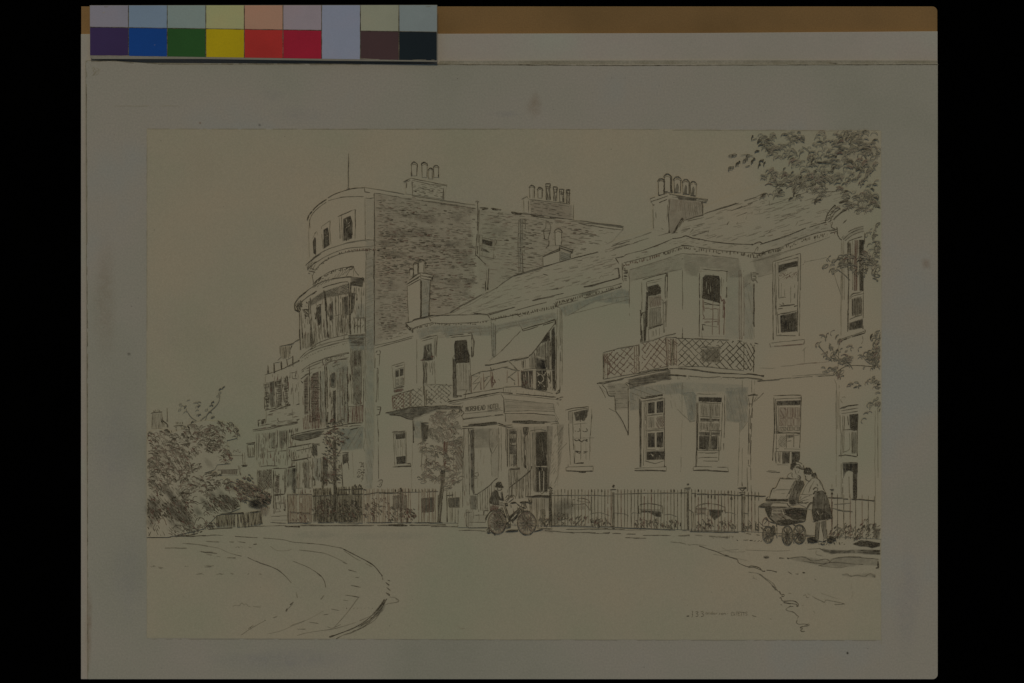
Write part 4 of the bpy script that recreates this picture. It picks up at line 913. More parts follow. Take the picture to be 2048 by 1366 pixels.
k.dentils('345,995 580,940 700,900', 4.2, 5, 2.0, 4, .9, red=True).dentils('745,885 830,860 920,832', 4.2, 5, 1.9, 4).dentils('980,830 1070,845; ' if False else '940,825 1080,842 1250,862 1640,892', 6.5, 5.5, 1.7, 4, .85).dentils('1540,890 1640,905 1720,900', 4, 6, 1.8, 4).dentils('1740,890 1820,868 1923,845', 5, 4, 1.8, 4)
k.C('400,1062 700,970 930,892', 1, 2).C('930,895 1200,912 1500,948', 1, 2).L('840,940 845,975; 938,945 938,955', 1.4, 4).L('325,990 326,1150 340,1180; 340,1000 332,1065', 1.5, 3).dentils('352,1040 352,1060', 3, 3) .hatch('340,1060 378,1060 372,1175 342,1175', 8, 3.2, 1.8, 4).L('380,1055 388,1110 400,1170', 1.1, 3).L('292,1045 296,1140', 2, 4).L('298,1138 150,1185 0,1232', 1.8, 4).C('250,1050 292,1040', 1, 3)
k.C('1660,890 1680,850 1700,830 1695,870', 1.1, 3).L('1400,1170 410,1172' if False else '412,1172 540,1140 780,1085 930,1050', .9, 2)
k.F(*J10)
k.C('330,925 450,890 560,850 670,803', 2.0, 4, gap=0).L('695,798 830,758', 1.6, 4).C('310,1000 480,952 620,892 760,842 910,812', 1.4, 3).C('270,1062 500,990 700,930 860,872', 1.0, 2).dentils('320,985 380,985', 4, 4, 2, 4).dentils('420,970 490,955', 3.4, 4, 2, 4).dentils('520,935 590,920', 3.4, 5, 1.8, 4).dentils('640,895 700,875', 3.4, 5, 1.8, 4).dentils('735,868 800,850', 3.4, 5, 1.8, 4).L('850,830 915,815 915,830 860,845', 1.4, 4).wash('330,930 670,808 830,762 900,812 760,838 480,945', .14, 'b')
k.F(*F7).ticks('345,300 560,242 1150,208 1870,52 1870,88 1160,240 700,264 570,262 350,325', 110, 2, 5, .9, 3)
k.F(*H9).ticks('340,992 930,818 1640,888 1923,838 1923,872 1640,922 930,856 345,1030', 150, 2, 5, .9, 3).ticks('345,930 830,755 970,725 1400,800 1650,812 1640,880 1150,835 930,808 345,985', 60, 5, 12, .8, 1, -12)
k.F(*J10).ticks('310,1000 620,892 910,812 910,850 500,985 320,1040', 60, 2, 6, .9, 3).ticks('330,935 670,812 830,765 880,812 620,885 320,990', 34, 5, 13, .8, 1, -18)
k.build('cornice', hotel)

# chimneys
k = Ink(7.2, E6)
k.sheet('780,660 910,610 1010,640 990,690 910,700 780,738')
k.L('780,660 910,610; 778,655 905,598', 1.7, 4).L('905,572 1010,608; 910,590 1010,625; 905,572 908,612', 1.9, 4).L('1010,608 990,640 988,668', 2, 4).L('780,662 782,735; 908,614 908,692', 1.3, 3).wash('912,615 990,640 988,680 912,695', .5, 'b').hatch('912,615 990,640 988,680 912,695', 20, 3, 1.2, 3)
c = k.build('chimney', hotel, 'squat chimney with one pot behind the roof ridge')
k = Ink(7.3, E6); pot(k, 873, 922, 465, 570, shade=False); k.build('chimney_pot', c)

k = Ink(7.2, D4)
k.sheet('840,925 935,850 1020,868 1000,900 998,1140 940,1150 860,1178 846,940')
k.L('835,916 900,870 938,850; 842,930 935,872', 2.0, 4).L('938,850 1022,868; 940,870 1015,886; 940,890 1010,900', 1.9, 4).L('845,942 935,896; 1022,868 1012,900; 936,850 940,895', 1.4, 4).L('848,935 852,1100 858,1180', 1.2, 3).L('936,895 938,1150; 943,900 942,1150', 1.9, 5, gap=0).L('1000,905 992,1140', 2.0, 4, gap=0).wash('945,900 998,905 992,1140 945,1150', .45, 'b').hatch('950,905 995,910 990,1000 952,1010', 80, 4, 1, 2)
c = k.build('chimney', hotel, 'tall square chimney with three round pots at the left end of the hotel')
for a in [(864, 888, 830, 872), (890, 918, 795, 862), (922, 965, 780, 850)]:
    k = Ink(7.3, D4); pot(k, *a, shade=a[0] > 900); k.build('chimney_pot', c)

k = Ink(7.2, H9)
k.sheet('610,340 780,285 1190,350 1140,380 1136,510 960,560 930,540 850,690 640,655 640,410')
k.L('605,340 780,286; 612,372 790,312; 634,408 780,348', 1.7, 4).L('632,400 650,412', 2.4, 4).L('790,285 830,300 1000,325 1192,350; 800,300 1190,362; 830,322 1180,376', 1.5, 3).wash('880,320 1080,340 1070,365 900,350', .6, 'k').L('800,345 796,500 800,690', 2.2, 5, gap=0).L('782,400 780,560; 640,412 638,520 642,640; 665,480 668,540', 1.2, 3, gap=.2).L('1138,380 1136,510', 2.0, 4).L('1125,385 1142,382; 1126,505 1145,512', 2, 4)
k.wash('805,340 1130,378 1132,510 960,555 930,540 855,690 805,688', .42, 'r').hatch('805,345 940,360 940,480 810,480', 100, 4, 1, 2, cover=.6, red=True).hatch('940,360 1128,385 1128,500 950,540', 82, 4, 1, 2, cover=.7).L('1140,510 1060,525 965,555', 1.5, 4).L('925,542 850,690', 2.2, 5).hatch('925,545 960,560 850,690 830,685', 120, 2.2, 1.4, 4).C('1070,420 1055,460 1070,480 1085,440', 1, 2).L('1130,395 1060,450', 1, 2).L('720,640 745,655; 650,540 655,560; 745,560 760,580', 1, 2)
k.L('925,540 945,555', 3, 5)
c = k.build('chimney', hotel, 'big chimney with five tall pots above the right bay')
for a in [(690, 750, 160, 300), (752, 815, 115, 275), (850, 918, 145, 280), (938, 1000, 170, 295), (1015, 1074, 190, 310)]:
    k = Ink(7.3, H9); pot(k, *a, shade=False)
    x0, x1, y0, y1 = a; m = (x0 + x1) / 2
    if x0 < 700: k.L('745,170 752,200 744,215 752,235 742,260 748,275', 2, 5).hatch('672,135 748,135 750,165 690,165', 10, 2.2, 1.8, 5)
    elif x0 < 800: k.L('820,112 816,240 830,278', 2.4, 5).L('745,270 790,268', 1.4, 4)
    else: k.C(f'{x0+6},{y1} {m-8},{y1-70} {m},{y1-90} {m+10},{y1-60} {m+6},{y1}', 1.1, 3).wash(f'{x0+6},{y1} {m-8},{y1-70} {m},{y1-90} {m+12},{y1-60} {m+8},{y1}', .5, 'k').L(f'{x0+2},{y1-8} {x1-4},{y1}', 1.8, 4)
    k.build('chimney_pot', c)

# ---- windows of the hotel
def panes(k, d, nx, ny, t=4, a=.8, skip=(), mid=(), m=.12, kk='k', curt=()):
    """glazing inside TL TR BR BL; skip = blank panes, mid = half-tone panes"""
    q = k.P(d); mx_, my_ = m / nx, m / ny * .9
    ox, oy, sc = k.ox, k.oy, k.sc
    for j in range(ny):
        for i in range(nx):
            if (i, j) in skip: continue
            pts = [k.lerp_quad(q, i / nx + mx_, j / ny + my_), k.lerp_quad(q, (i + 1) / nx - mx_, j / ny + my_), k.lerp_quad(q, (i + 1) / nx - mx_, (j + 1) / ny - my_), k.lerp_quad(q, i / nx + mx_, (j + 1) / ny - my_)]
            s = ' '.join(f'{(x-ox)*sc},{(y-oy)*sc}' for x, y in pts)
            md = (i, j) in mid
            k.wash(s, a * (.5 if md else 1), 'g' if md else kk, 1)
            k.hatch(s, 89 + random.uniform(-4, 4), 2.2 if not md else 2.8, 1.3, t - (2 if md else 0), .4, .8)
    k.L(' '.join(p for p in d.split()) + ' ' + d.split()[0], 1, 3)

k = Ink(7.4, F7); k.sheet('120,690 255,655 262,900 150,965')
panes(k, '158,735 248,708 248,890 162,912', 2, 2, mid=((0, 1), (1, 1)))
k.L('122,690 190,672 258,652; 160,702 252,680', 1.4, 3).L('126,692 150,960; 258,665 256,900', 1.0, 2).L('150,928 250,906', 1.6, 4).wash('148,945 250,930 250,948 146,972', .7, 'r').hatch('148,942 250,928 250,948 146,972', -10, 2, 1.8, 4, red=True)
k.L('170,870 185,850 195,880; 215,860 230,845 240,870', 1.6, 'p')
k.build('window', hotel, 'small four-pane upper window at the left end')
k = Ink(7.4, V5); k.sheet('735,660 818,655 828,880 745,885')
k.L('732,662 818,654; 742,672 820,664', 1.4, 3).L('738,664 748,882; 820,660 824,870; 752,710 756,820; 818,705 820,820', 1.2, 3).dark('752,676 816,668 816,704 754,710').dark('756,826 818,818 819,868 760,872', a=.85).L('768,720 770,770; 785,715 788,760; 800,730 800,780', 1.1, 2).hatch('756,712 816,706 818,818 756,822', 88, 4.5, .9, 1, cover=.6).L('735,890 800,886 852,884', 2, 4).L('850,868 852,886; 820,870 850,868', 1.4, 3)
k.build('window', hotel, 'small lower window at the left end, blind half down')

k = Ink(7.4, F7); k.sheet('430,410 600,375 600,600 582,900 450,900 440,640')
k.L('428,412 520,388 602,374; 440,432 570,396', 1.7, 3).L('602,375 592,600; 572,395 570,620; 588,385 584,590', 1.5, 3).wash('462,480 540,456 545,540 558,630 442,640 460,590', .75, 'k').hatch('462,480 540,456 546,545 558,632 442,640 460,590', 88, 2.1, 1.4, 4, cover=.85).L('490,475 492,520 505,545; 520,470 520,520; 505,560 525,555', 1.5, 'p', gap=0)
k.L('430,635 470,615; 530,600 562,590; 425,632 462,628', 2.2, 4, red=True).L('452,640 460,780 456,1000; 486,650 492,880; 470,640 474,870', 2.0, 4, gap=.1).L('572,640 580,880; 558,650 552,790; 500,660 504,730; 520,655 530,760; 540,655 545,720', 1.2, 3).wash('452,650 490,650 494,890 458,900', .35, 'g').L('490,640 555,640 550,660', 1.3, 3)
k.build('french_window', hotel, 'narrow dark-topped french window on the left bay')
k = Ink(7.4, F7); k.sheet('725,375 962,345 985,600 955,1015 770,1020 765,600')
k.L('724,378 800,368 962,346; 740,392 960,370', 1.8, 4).L('960,345 975,400 990,440 976,600; 965,380 962,600', 2.0, 4).hatch('962,360 985,440 978,600 960,600', 88, 2.6, 1.3, 3, cover=.7).wash('792,430 910,420 918,500 940,590 938,655 795,664 785,590 780,470', .95, 'k').hatch('792,430 910,420 918,500 940,590 938,655 795,664 785,590 782,470', 89, 1.8, 1.6, 5).hatch('792,430 910,420 918,500 790,520', 5, 2.6, 1.3, 5)
k.L('770,590 800,580; 905,590 945,580', 2.0, 4).wash('766,620 800,620 806,1010 772,1015', .6, 'k').hatch('768,640 800,640 806,1005 774,1010', 89, 2.4, 1.4, 4, cover=.85).L('768,600 770,1020', 2.2, 4, gap=.05).L('800,670 806,1000; 946,610 956,970; 935,660 940,960', 1.4, 3).L('815,680 820,900; 850,670 855,860; 878,670 880,850; 905,670 910,900', 1.0, 2).L('770,1020 855,1015; 800,1005 860,1010', 2.2, 4).wash('808,850 940,840 950,960 815,960', .2, 'g').L('830,945 940,940', 1.2, 2).wash('820,670 930,665 940,830 820,840', .14, 'g').hatch('815,672 935,662 945,950 815,955', 89, 4.5, .9, 1, cover=.75)
k.build('french_window', hotel, 'tall black-topped french window on the left bay')
# awning opening
k = Ink(7.3, F7); k.sheet('1480,560 1850,200 1850,940 1480,930')
k.wash('1800,320 1832,280 1842,500 1838,930 1822,930 1805,700', .95, 'k').hatch('1800,320 1832,280 1842,500 1838,930 1810,900', 89, 2, 1.6, 5).wash('1690,445 1780,335 1786,425 1700,450', .85, 'k').hatch('1690,445 1780,335 1786,425 1700,450', 130, 2, 1.4, 4).wash('1648,500 1735,455 1738,620 1655,590', .5, 'g').hatch('1648,500 1735,455 1738,620 1655,590', 89, 3, 1.1, 3).wash('1642,610 1742,640 1745,725 1640,725', .95, 'k').wash('1580,580 1620,545 1630,720 1580,720', .4, 'g')
k.L('1740,445 1746,735; 1772,432 1775,745; 1800,425 1806,740; 1790,430 1792,600; 1625,550 1635,720; 1645,500 1650,600', 1.6, 4, gap=.1).L('1690,450 1800,420; 1640,605 1790,645', 1.4, 3).bars('1490,630 1620,600', '1495,720 1625,720', 8, 1.3, 4).L('1500,640 1510,720', 3, 4).wash('1752,440 1770,435 1772,740 1755,735', .6, 'k').hatch('1690,450 1800,425 1800,740 1745,735', 89, 5, 1.2, 3)
k.L('1852,200 1854,560 1850,930', 1.6, 4).L('1890,100 1892,500 1890,930; 1908,100 1914,600 1912,900; 1895,540 1900,640', 1.2, 3)
k.C('1890,915 1880,970 1845,990 1870,955 1890,940', 1.5, 4).hatch('1845,990 1890,930 1890,975', 60, 2.4, 1.3, 4)
k.build('garden_doorway', hotel, 'dark doorway under the awning')
k = Ink(8.2, F7); k.sheet('1495,312 1840,220 1700,430 1570,582 1105,690 1220,580')
k.L('1490,310 1660,262 1840,206', 2.0, 4, gap=0).L('1500,325 1660,280 1832,228', 1.7, 4).L('1490,300 1505,330', 2, 4).L('1478,325 1430,375; 1380,430 1250,560', 1.4, 3).L('1430,370 1370,435', 1.2, 3).L('1250,560 1150,645', 1.2, 3).C('1842,240 1760,350 1680,460 1600,560 1570,580', 2.1, 4, gap=0).L('1105,688 1200,672 1400,630 1560,600', 2.0, 4, gap=.05).L('1100,680 1170,682', 3, 5).L('1560,600 1580,575', 1.4, 4).L('1410,640 1560,608', 1, 3).L('1840,205 1845,260', 3, 5).L('1350,640 1450,740; 1300,705 1450,740; 1280,705 1350,700', 1.2, 3)
k.build('awning', hotel, 'pale sloping canvas awning over the porch balcony')

# right bay windows
k = Ink(7.4, I11); k.sheet('490,120 750,35 760,300 745,690 485,760 475,440')
k.L('500,102 620,65 730,40 760,28', 1.5, 4).L('548,125 700,90', 1.1, 3).L('548,140 700,112', 1, 2).L('490,125 494,420', 1.4, 3).L('540,125 546,220; 762,32 756,300; 738,62 736,300', 1.8, 4).C('730,30 750,40 745,65 765,60', 2.4, 5)
k.wash('556,178 660,150 690,190 690,250 562,275', .95, 'k').hatch('556,178 660,150 690,190 690,250 562,275', 8, 1.9, 1.6, 5).hatch('556,178 660,150 690,190 690,250 562,275', 89, 2.4, 1.4, 5)
k.wash('540,230 560,240 550,440 530,750 512,750 525,440', .7, 'k').L('546,230 540,420 526,740; 556,260 552,420 545,600', 2.2, 5, gap=.05).wash('566,282 690,262 700,370 572,400', .5, 'r').hatch('566,282 690,262 700,375 572,402', 80, 3, 1.1, 3, red=True).C('570,370 620,300 690,290', 1.2, 3).wash('570,410 690,390 684,580 562,602', .5, 'g').hatch('570,410 650,396 645,585 566,600', 89, 2.8, 1.1, 2).L('570,410 695,390; 640,440 650,580; 690,390 686,570; 675,395 672,570', 1.3, 3)
k.L('555,625 640,595 722,572; 555,610 720,565', 2.0, 4).L('560,620 566,745; 600,632 600,705; 640,620 642,690; 676,605 676,690; 615,635 618,700', 1.2, 3, gap=.2).L('742,310 738,480 730,660; 715,310 720,660; 755,310 745,600', 1.4, 3).C('470,430 480,425 485,480 500,450 535,440', 2.0, 4).C('700,310 715,325 712,350 740,340', 1.6, 3).L('476,440 482,760; 492,470 495,760', 2.0, 4).L('512,450 516,760', 2.6, 4, gap=.1)
k.build('sash_window', hotel, 'angled sash window on the left face of the right bay')
k = Ink(7.4, I11); k.sheet('1090,20 1390,20 1365,700 1095,700')
k.L('1096,30 1096,200 1100,300; 1096,310 1098,500 1094,700', 2.0, 4, gap=.05).L('1386,10 1380,290', 1.9, 4).L('1120,92 1116,290; 1330,80 1326,270; 1350,95 1340,180', 1.0, 2).L('1120,-10 1370,10; 1360,12 1430,18', 1.3, 3)
k.wash('1132,85 1160,52 1300,62 1316,120 1310,345 1252,330 1150,305 1126,300', .92, 'k').hatch('1132,85 1160,52 1300,62 1316,120 1310,345 1252,330 1150,305 1126,300', 89, 1.7, 1.6, 5, cover=.9).L('1240,45 1244,340', 2.2, 5).L('1190,200 1192,250; 1215,160 1216,230; 1170,120 1172,200', .9, 'p')
k.L('1140,310 1146,520; 1132,300 1134,520; 1240,335 1236,500 1232,685; 1308,350 1306,680; 1296,350 1292,580', 1.6, 3, red=True).L('1145,358 1310,372; 1140,340 1230,360', 1.4, 4).C('1145,402 1190,400 1215,410 1260,405 1292,415', 1.4, 3, red=True).L('1140,515 1290,520; 1150,545 1290,535', 1.3, 3, red=True).L('1150,578 1290,600', 1.2, 3).L('1130,570 1132,635; 1120,575 1160,570', 2.2, 4).L('1355,310 1358,480 1352,700; 1345,320 1346,500', 1.7, 4, red=True).L('1320,270 1330,330 1350,310 1365,355 1340,320 1365,310', 2.2, 4, red=True).L('1130,460 1150,500 1130,520', 2, 4, red=True).L('1120,640 1126,720', 1, 2)
k.wash('1110,830 1310,835 1308,970 1118,960', .65, 'g').hatch('1110,830 1310,835 1308,970 1118,960', 89, 2.8, 1.2, 3, cover=.8).hatch('1110,800 1310,790 1310,830 1112,830', 5, 2.8, 1.3, 3)
k.build('sash_window', hotel, 'sash window with a black upper pane on the front of the right bay')

def grid_window(fr, sheet_, build, label, name='sash_window'):
    k = Ink(7.4, fr); k.sheet(sheet_); build(k); k.build(name, hotel, label)
def w1(k):
    k.L('428,152 470,158 620,128; 470,148 620,122', 2.4, 5).L('422,160 426,400 430,745; 436,180 432,740', 2.0, 4, gap=.05).wash('420,160 438,175 438,740 426,740', .6, 'k').L('462,180 462,500 455,730; 475,180 478,690', 1.4, 3).L('440,180 470,178 625,150', 1.4, 4)
    panes(k, '486,185 634,160 634,290 486,300', 2, 1); panes(k, '486,308 634,290 634,412 486,420', 2, 1, mid=((0, 0), (1, 0))); panes(k, '486,438 634,425 634,590 486,592', 2, 1, a=.9)
    k.dark('484,612 634,608 634,678 484,682', .95, 5).L('500,640 520,630 540,650; 590,640 600,660', 1.5, 'p').L('470,605 630,602; 470,432 632,415; 465,690 560,712 630,690', 1.4, 3).L('634,150 636,745', 1.6, 4).hatch('560,320 632,310 632,410 560,415', 60, 3, 1.1, 3, red=True)
    k.L('380,772 560,772 650,776', 2.4, 4).L('380,755 420,752 650,740; 650,740 652,778', 1.3, 3)
grid_window(R12, '425,150 636,125 652,776 380,772', w1, 'tall dark sash window under the right bay balcony, left one')
def w2(k):
    k.dark('928,146 1125,150 1122,190 926,182', .95, 5).L('912,118 1150,124; 905,130 920,125', 1.3, 3).L('912,190 908,500 904,742; 922,190 918,600', 1.8, 4, gap=.05).L('1146,130 1150,330 1140,600; 1132,190 1120,460 1115,600', 1.6, 3)
    k.L('930,195 1120,200; 935,310 1112,322; 935,350 1112,358; 935,430 1112,438; 935,470 1112,475', 1.3, 3).hatch('942,205 1025,205 1025,308 942,305', 84, 3.2, 1.2, 3).hatch('942,205 1025,205 1025,308 942,305', 30, 5, .9, 2, seg=6).hatch('1038,205 1110,208 1110,312 1038,310', 88, 3, 1.2, 3).wash('942,205 1110,208 1110,312 942,305', .25, 'g').dark('942,325 1020,330 1020,350 942,345', .7).dark('1038,330 1110,332 1108,350 1038,350', .5).hatch('935,365 1020,365 1020,430 930,425', 84, 3, 1.2, 3).hatch('935,365 1020,365 1020,430 930,425', 20, 4, 1, 2, seg=6).hatch('1036,365 1108,368 1106,432 1036,430', 80, 2.8, 1.2, 3).wash('935,365 1108,368 1106,432 930,425', .25, 'g').dark('930,442 1020,446 1020,470 930,465', .7).dark('1036,446 1108,446 1106,468 1036,468', .6).dark('930,478 1018,478 1016,595 930,590', .75, 4).dark('1034,478 1090,478 1085,592 1034,592', .7, 4)
    k.L('1026,200 1022,600; 1034,200 1030,600', 1.4, 3).L('918,602 1112,602; 920,622 1090,620; 918,668 960,660 1090,662; 920,690 1090,692; 1098,480 1100,690', 1.5, 3).L('880,772 1000,772 1182,782', 2.3, 4).L('880,742 905,738 1175,745; 1175,745 1182,782; 880,745 880,772', 1.3, 3)
grid_window(R12, '910,120 1150,122 1180,780 880,772', w2, 'tall sash window with patterned net curtains under the right bay balcony')
def w3(k):
    k.L('228,38 320,36 416,34', 1.7, 4).L('230,40 234,250 222,482; 240,60 236,300; 250,72 246,300', 1.6, 4, gap=.1).L('240,62 416,54', 1.3, 3).dark('252,76 414,70 411,102 254,106', .8).L('416,36 412,250 405,480', 1.7, 4).L('250,108 246,500; 262,110 260,290', 1.2, 3)
    for i, (a, b) in enumerate([(270, 312), (320, 362), (368, 405)]):
        for (c, d, r) in [(120, 186, True), (194, 244, True), (252, 276, False)]:
            q = f'{a},{c} {b},{c} {b},{d} {a},{d}'
            k.L(q + f' {a},{c}', 1.0, 3, red=r); k.wash(q, .35 if i < 2 else .25, 'r'); k.hatch(q, 89 if i else 60, 3, 1.1, 3, cover=.6, red=r)
    k.L('240,292 410,298; 240,285 410,290', 1.4, 4).hatch('262,310 315,310 315,390 262,388', 45, 2.4, .9, 2).hatch('262,310 315,310 315,390 262,388', -45, 2.4, .9, 2).L('315,300 316,395; 365,300 366,390; 322,330 360,320; 322,350 350,345; 370,310 405,310', 1.1, 3).dark('322,305 362,305 362,322 322,325', .5, 3).L('240,400 410,404; 240,418 410,420', 1.3, 3).dark('285,424 340,422 336,500 288,504', .7, 4).dark('352,424 408,422 400,500 352,500', .9, 4).L('240,420 245,500; 262,422 262,490; 272,425 270,500', 1.6, 4).L('180,556 220,562 272,562; 190,550 250,556', 1.6, 3).L('240,510 330,512', .9, 2)
grid_window(P14, '228,36 418,34 406,510 330,600 180,600 215,480', w3, 'lower sash window with reddish square panes behind the women')
def w4(k):
    k.L('164,156 190,150 280,122 362,95', 1.6, 4).L('164,156 164,430 166,720', 1.7, 4, gap=.05).L('184,158 188,400 190,690; 200,160 206,420; 178,170 180,500', 1.4, 3).L('362,96 358,400 354,690; 346,122 342,400 340,662', 1.5, 3).L('190,165 345,125', 1.2, 3).wash('206,182 340,150 345,188 268,202 206,236', .85, 'k').hatch('206,182 340,150 345,188 268,202 206,236', -8, 2.2, 1.6, 4).wash('205,236 268,205 262,222 215,250', .4, 'g')
    k.hatch('210,242 340,226 340,270 210,292', 60, 3.4, 1.2, 3, seg=5, red=True, cover=.8).hatch('210,242 340,226 340,262 210,282', -30, 4, 1.2, 3, seg=5, red=True, cover=.7).L('248,350 250,412; 293,335 291,450; 225,310 222,420; 320,320 318,420', 1.2, 2).C('205,420 240,410 258,415; 210,460 230,470 235,450 245,470', 1.2, 3).L('198,498 270,488 340,472; 210,480 320,462', 2.6, 4).L('195,540 220,530 340,508', 1.6, 4).L('195,545 195,515', 1.5, 3).wash('216,545 336,518 340,655 222,665', .9, 'k').hatch('216,545 336,518 340,655 222,665', 89, 2.2, 1.5, 4).L('200,540 205,670; 345,505 342,660', 1.4, 3).L('188,688 330,688; 188,690 225,680', 1.8, 3)
    k.L('136,768 260,758 386,748', 2.0, 3, red=True).L('146,740 280,728 392,715; 392,715 385,750; 140,742 150,775', 1.3, 3)
grid_window(N13, '164,156 362,95 358,690 392,716 386,750 136,768 150,735 164,720', w4, 'upper sash window with a dark lower pane, right of the bay')
def w5(k):
    k.L('1424,178 1480,168 1620,150' if False else '1412,184 1480,166 1625,150', 2.0, 4).L('1440,196 1470,188 1620,165', 1.6, 4).L('1442,195 1448,450 1462,680; 1480,200 1484,420 1496,670', 1.4, 3).L('1624,150 1618,200; 1655,170 1648,330 1640,420; 1640,420 1636,670', 1.5, 3).wash('1442,198 1480,192 1484,300 1446,310', .3, 'g').wash('1490,205 1615,175 1615,235 1585,280 1560,270 1510,280 1500,235', .75, 'k').hatch('1490,205 1615,175 1615,240 1580,285 1510,275 1500,235', 89, 2.3, 1.4, 4, cover=.8).L('1530,215 1532,265; 1570,200 1568,270', 1.4, 'p')
    k.L('1490,312 1560,305 1612,300; 1490,330 1490,440', 1.0, 2).C('1500,372 1525,378 1548,368 1542,348; 1568,372 1590,378 1612,368 1605,348', 1.5, 4).C('1492,448 1520,462 1540,450 1560,472 1585,455 1615,462', 2.2, 4).hatch('1495,450 1615,448 1610,480 1500,475', 30, 3, 1.4, 4, cover=.6).L('1552,300 1556,480 1555,640', 1.2, 3).L('1502,560 1545,578 1552,560 1505,560; 1578,575 1618,562 1580,560', 1.7, 4).L('1500,668 1582,664', 1.6, 4).L('1492,440 1560,438 1680,434', 1, 2).L('1500,490 1500,660; 1600,480 1605,640', .9, 2)
    k.L('1418,708 1440,700 1668,694; 1420,708 1420,738; 1668,696 1666,742', 1.3, 3).L('1420,736 1540,740 1668,738', 2.3, 4).L('1440,672 1440,700', 1.6, 3)
grid_window(G8, '1412,184 1625,150 1660,170 1640,690 1668,738 1420,738 1440,690', w5, 'lower window with looped lace curtains right of the porch')

# right end bow
k = Ink(7.1, J10)
k.C('820,752 835,705 860,665 900,625', 2.4, 5, gap=0).C('838,762 855,715 885,670 920,635', 1.6, 4).C('852,770 870,725 900,680 940,650', 1.4, 4).C('870,785 885,740 920,700 970,665 1050,640', 1.5, 4).hatch('822,755 845,700 900,630 945,645 890,700 868,775', 150, 4, 1.3, 3, cover=.8).L('925,605 1012,572; 930,612 1000,590', 3, 4).C('1060,695 1120,675 1195,655', 1.8, 3).L('960,768 990,740', 2, 4)
k.L('865,775 870,800 905,815; 912,795 918,860 935,890 950,900', 1.7, 4, gap=.1).L('868,820 915,815 915,850', 1.5, 4)
k.C('948,880 1000,835 1060,805 1118,790', 1.4, 3).C('960,895 1010,850 1070,820 1120,808', 1.3, 3).C('975,905 1030,862 1080,840 1120,830', 1.1, 3).wash('948,885 1060,805 1120,790 1120,830 1030,862 980,905', .3, 'g')
k.L('950,900 955,1000 958,1366; 965,900 970,1366', 1.0, 2).C('1000,1000 998,920 1030,895 1110,870', 1.6, 4).L('1000,920 1002,1000; 1012,915 1014,1000; 1128,840 1125,930', 1.6, 4)
k.F(*N13)
k.wash('748,0 778,0 770,365 745,365', .6, 'r').hatch('748,0 778,0 770,365 745,365', 89, 2.6, 1.4, 4, red=True).wash('785,0 818,0 815,365 788,362', .85, 'k').hatch('785,0 818,0 815,365 788,362', 89, 2.1, 1.5, 4).L('706,20 700,120 708,300 702,660; 722,20 725,200', 1.7, 4).L('735,0 738,360; 712,240 706,640', 1.1, 3).C('715,412 740,388 780,380 818,366', 1.6, 3).C('715,425 745,402 818,385', 1.1, 3).wash('730,425 800,405 806,530 735,548', .75, 'g').hatch('730,425 800,405 806,530 735,548', 89, 2.4, 1.3, 4).C('715,572 760,552 805,538', 1.6, 3).wash('714,598 810,566 808,630 712,650', .85, 'k').hatch('714,598 810,566 808,630 712,650', 89, 2.2, 1.4, 4).L('815,370 812,640; 706,410 704,650', 1.4, 4)
k.C('630,722 720,690 820,658', 1.4, 3).L('640,728 720,700 826,668', 2.6, 4).L('820,645 828,648 826,670', 2, 4).L('656,20 658,300 654,690; 640,720 630,960', 1, 2).L('600,230 625,310 655,400', 1, 2).C('808,690 812,720 800,748', 1, 3).C('612,960 680,912 760,902 850,908 940,918', 1.7, 4).L('606,1000 622,1040 620,1200 622,1366; 640,1040 640,1366', .9, 2)
k.F(*P14)
k.L('682,125 740,108 808,100', 2.4, 4).L('690,142 808,122; 692,160 800,146', 1.3, 3).L('680,170 690,300 688,450; 702,170 700,440; 712,175 708,420', 1.4, 3).wash('746,168 806,162 802,272 750,262', .9, 'k').hatch('746,168 806,162 802,272 750,262', 89, 2, 1.5, 5).L('735,175 740,240', 2.4, 4).L('700,272 760,268 802,276; 800,160 800,450', 1.5, 4).wash('765,285 802,285 795,430 762,432', .55, 'g').hatch('752,285 802,285 795,435 756,432', 89, 2.8, 1.3, 4).C('745,290 750,380 740,410 700,425', 1.3, 3).L('672,448 720,442 800,456; 690,435 690,460', 2.0, 4).wash('700,502 802,500 796,742 770,742 770,560 742,548 720,560 706,600', .85, 'k').hatch('770,502 802,500 796,742 772,742', 89, 2, 1.5, 5).hatch('700,502 770,502 770,550 735,548 706,590', 89, 2.4, 1.4, 4).L('698,495 800,495; 690,500 690,735; 742,555 746,735; 700,600 700,735', 1.3, 3)
k.L('655,0 658,330 655,662; 668,20 666,300', .9, 2).L('922,140 920,500 926,830; 940,120 942,600', .9, 2).C('690,80 688,60 710,45 718,55; 690,75 700,90', 1.0, 2)
k.build('rounded_end_bay', hotel, 'rounded bay at the right end with tall narrow curved windows')

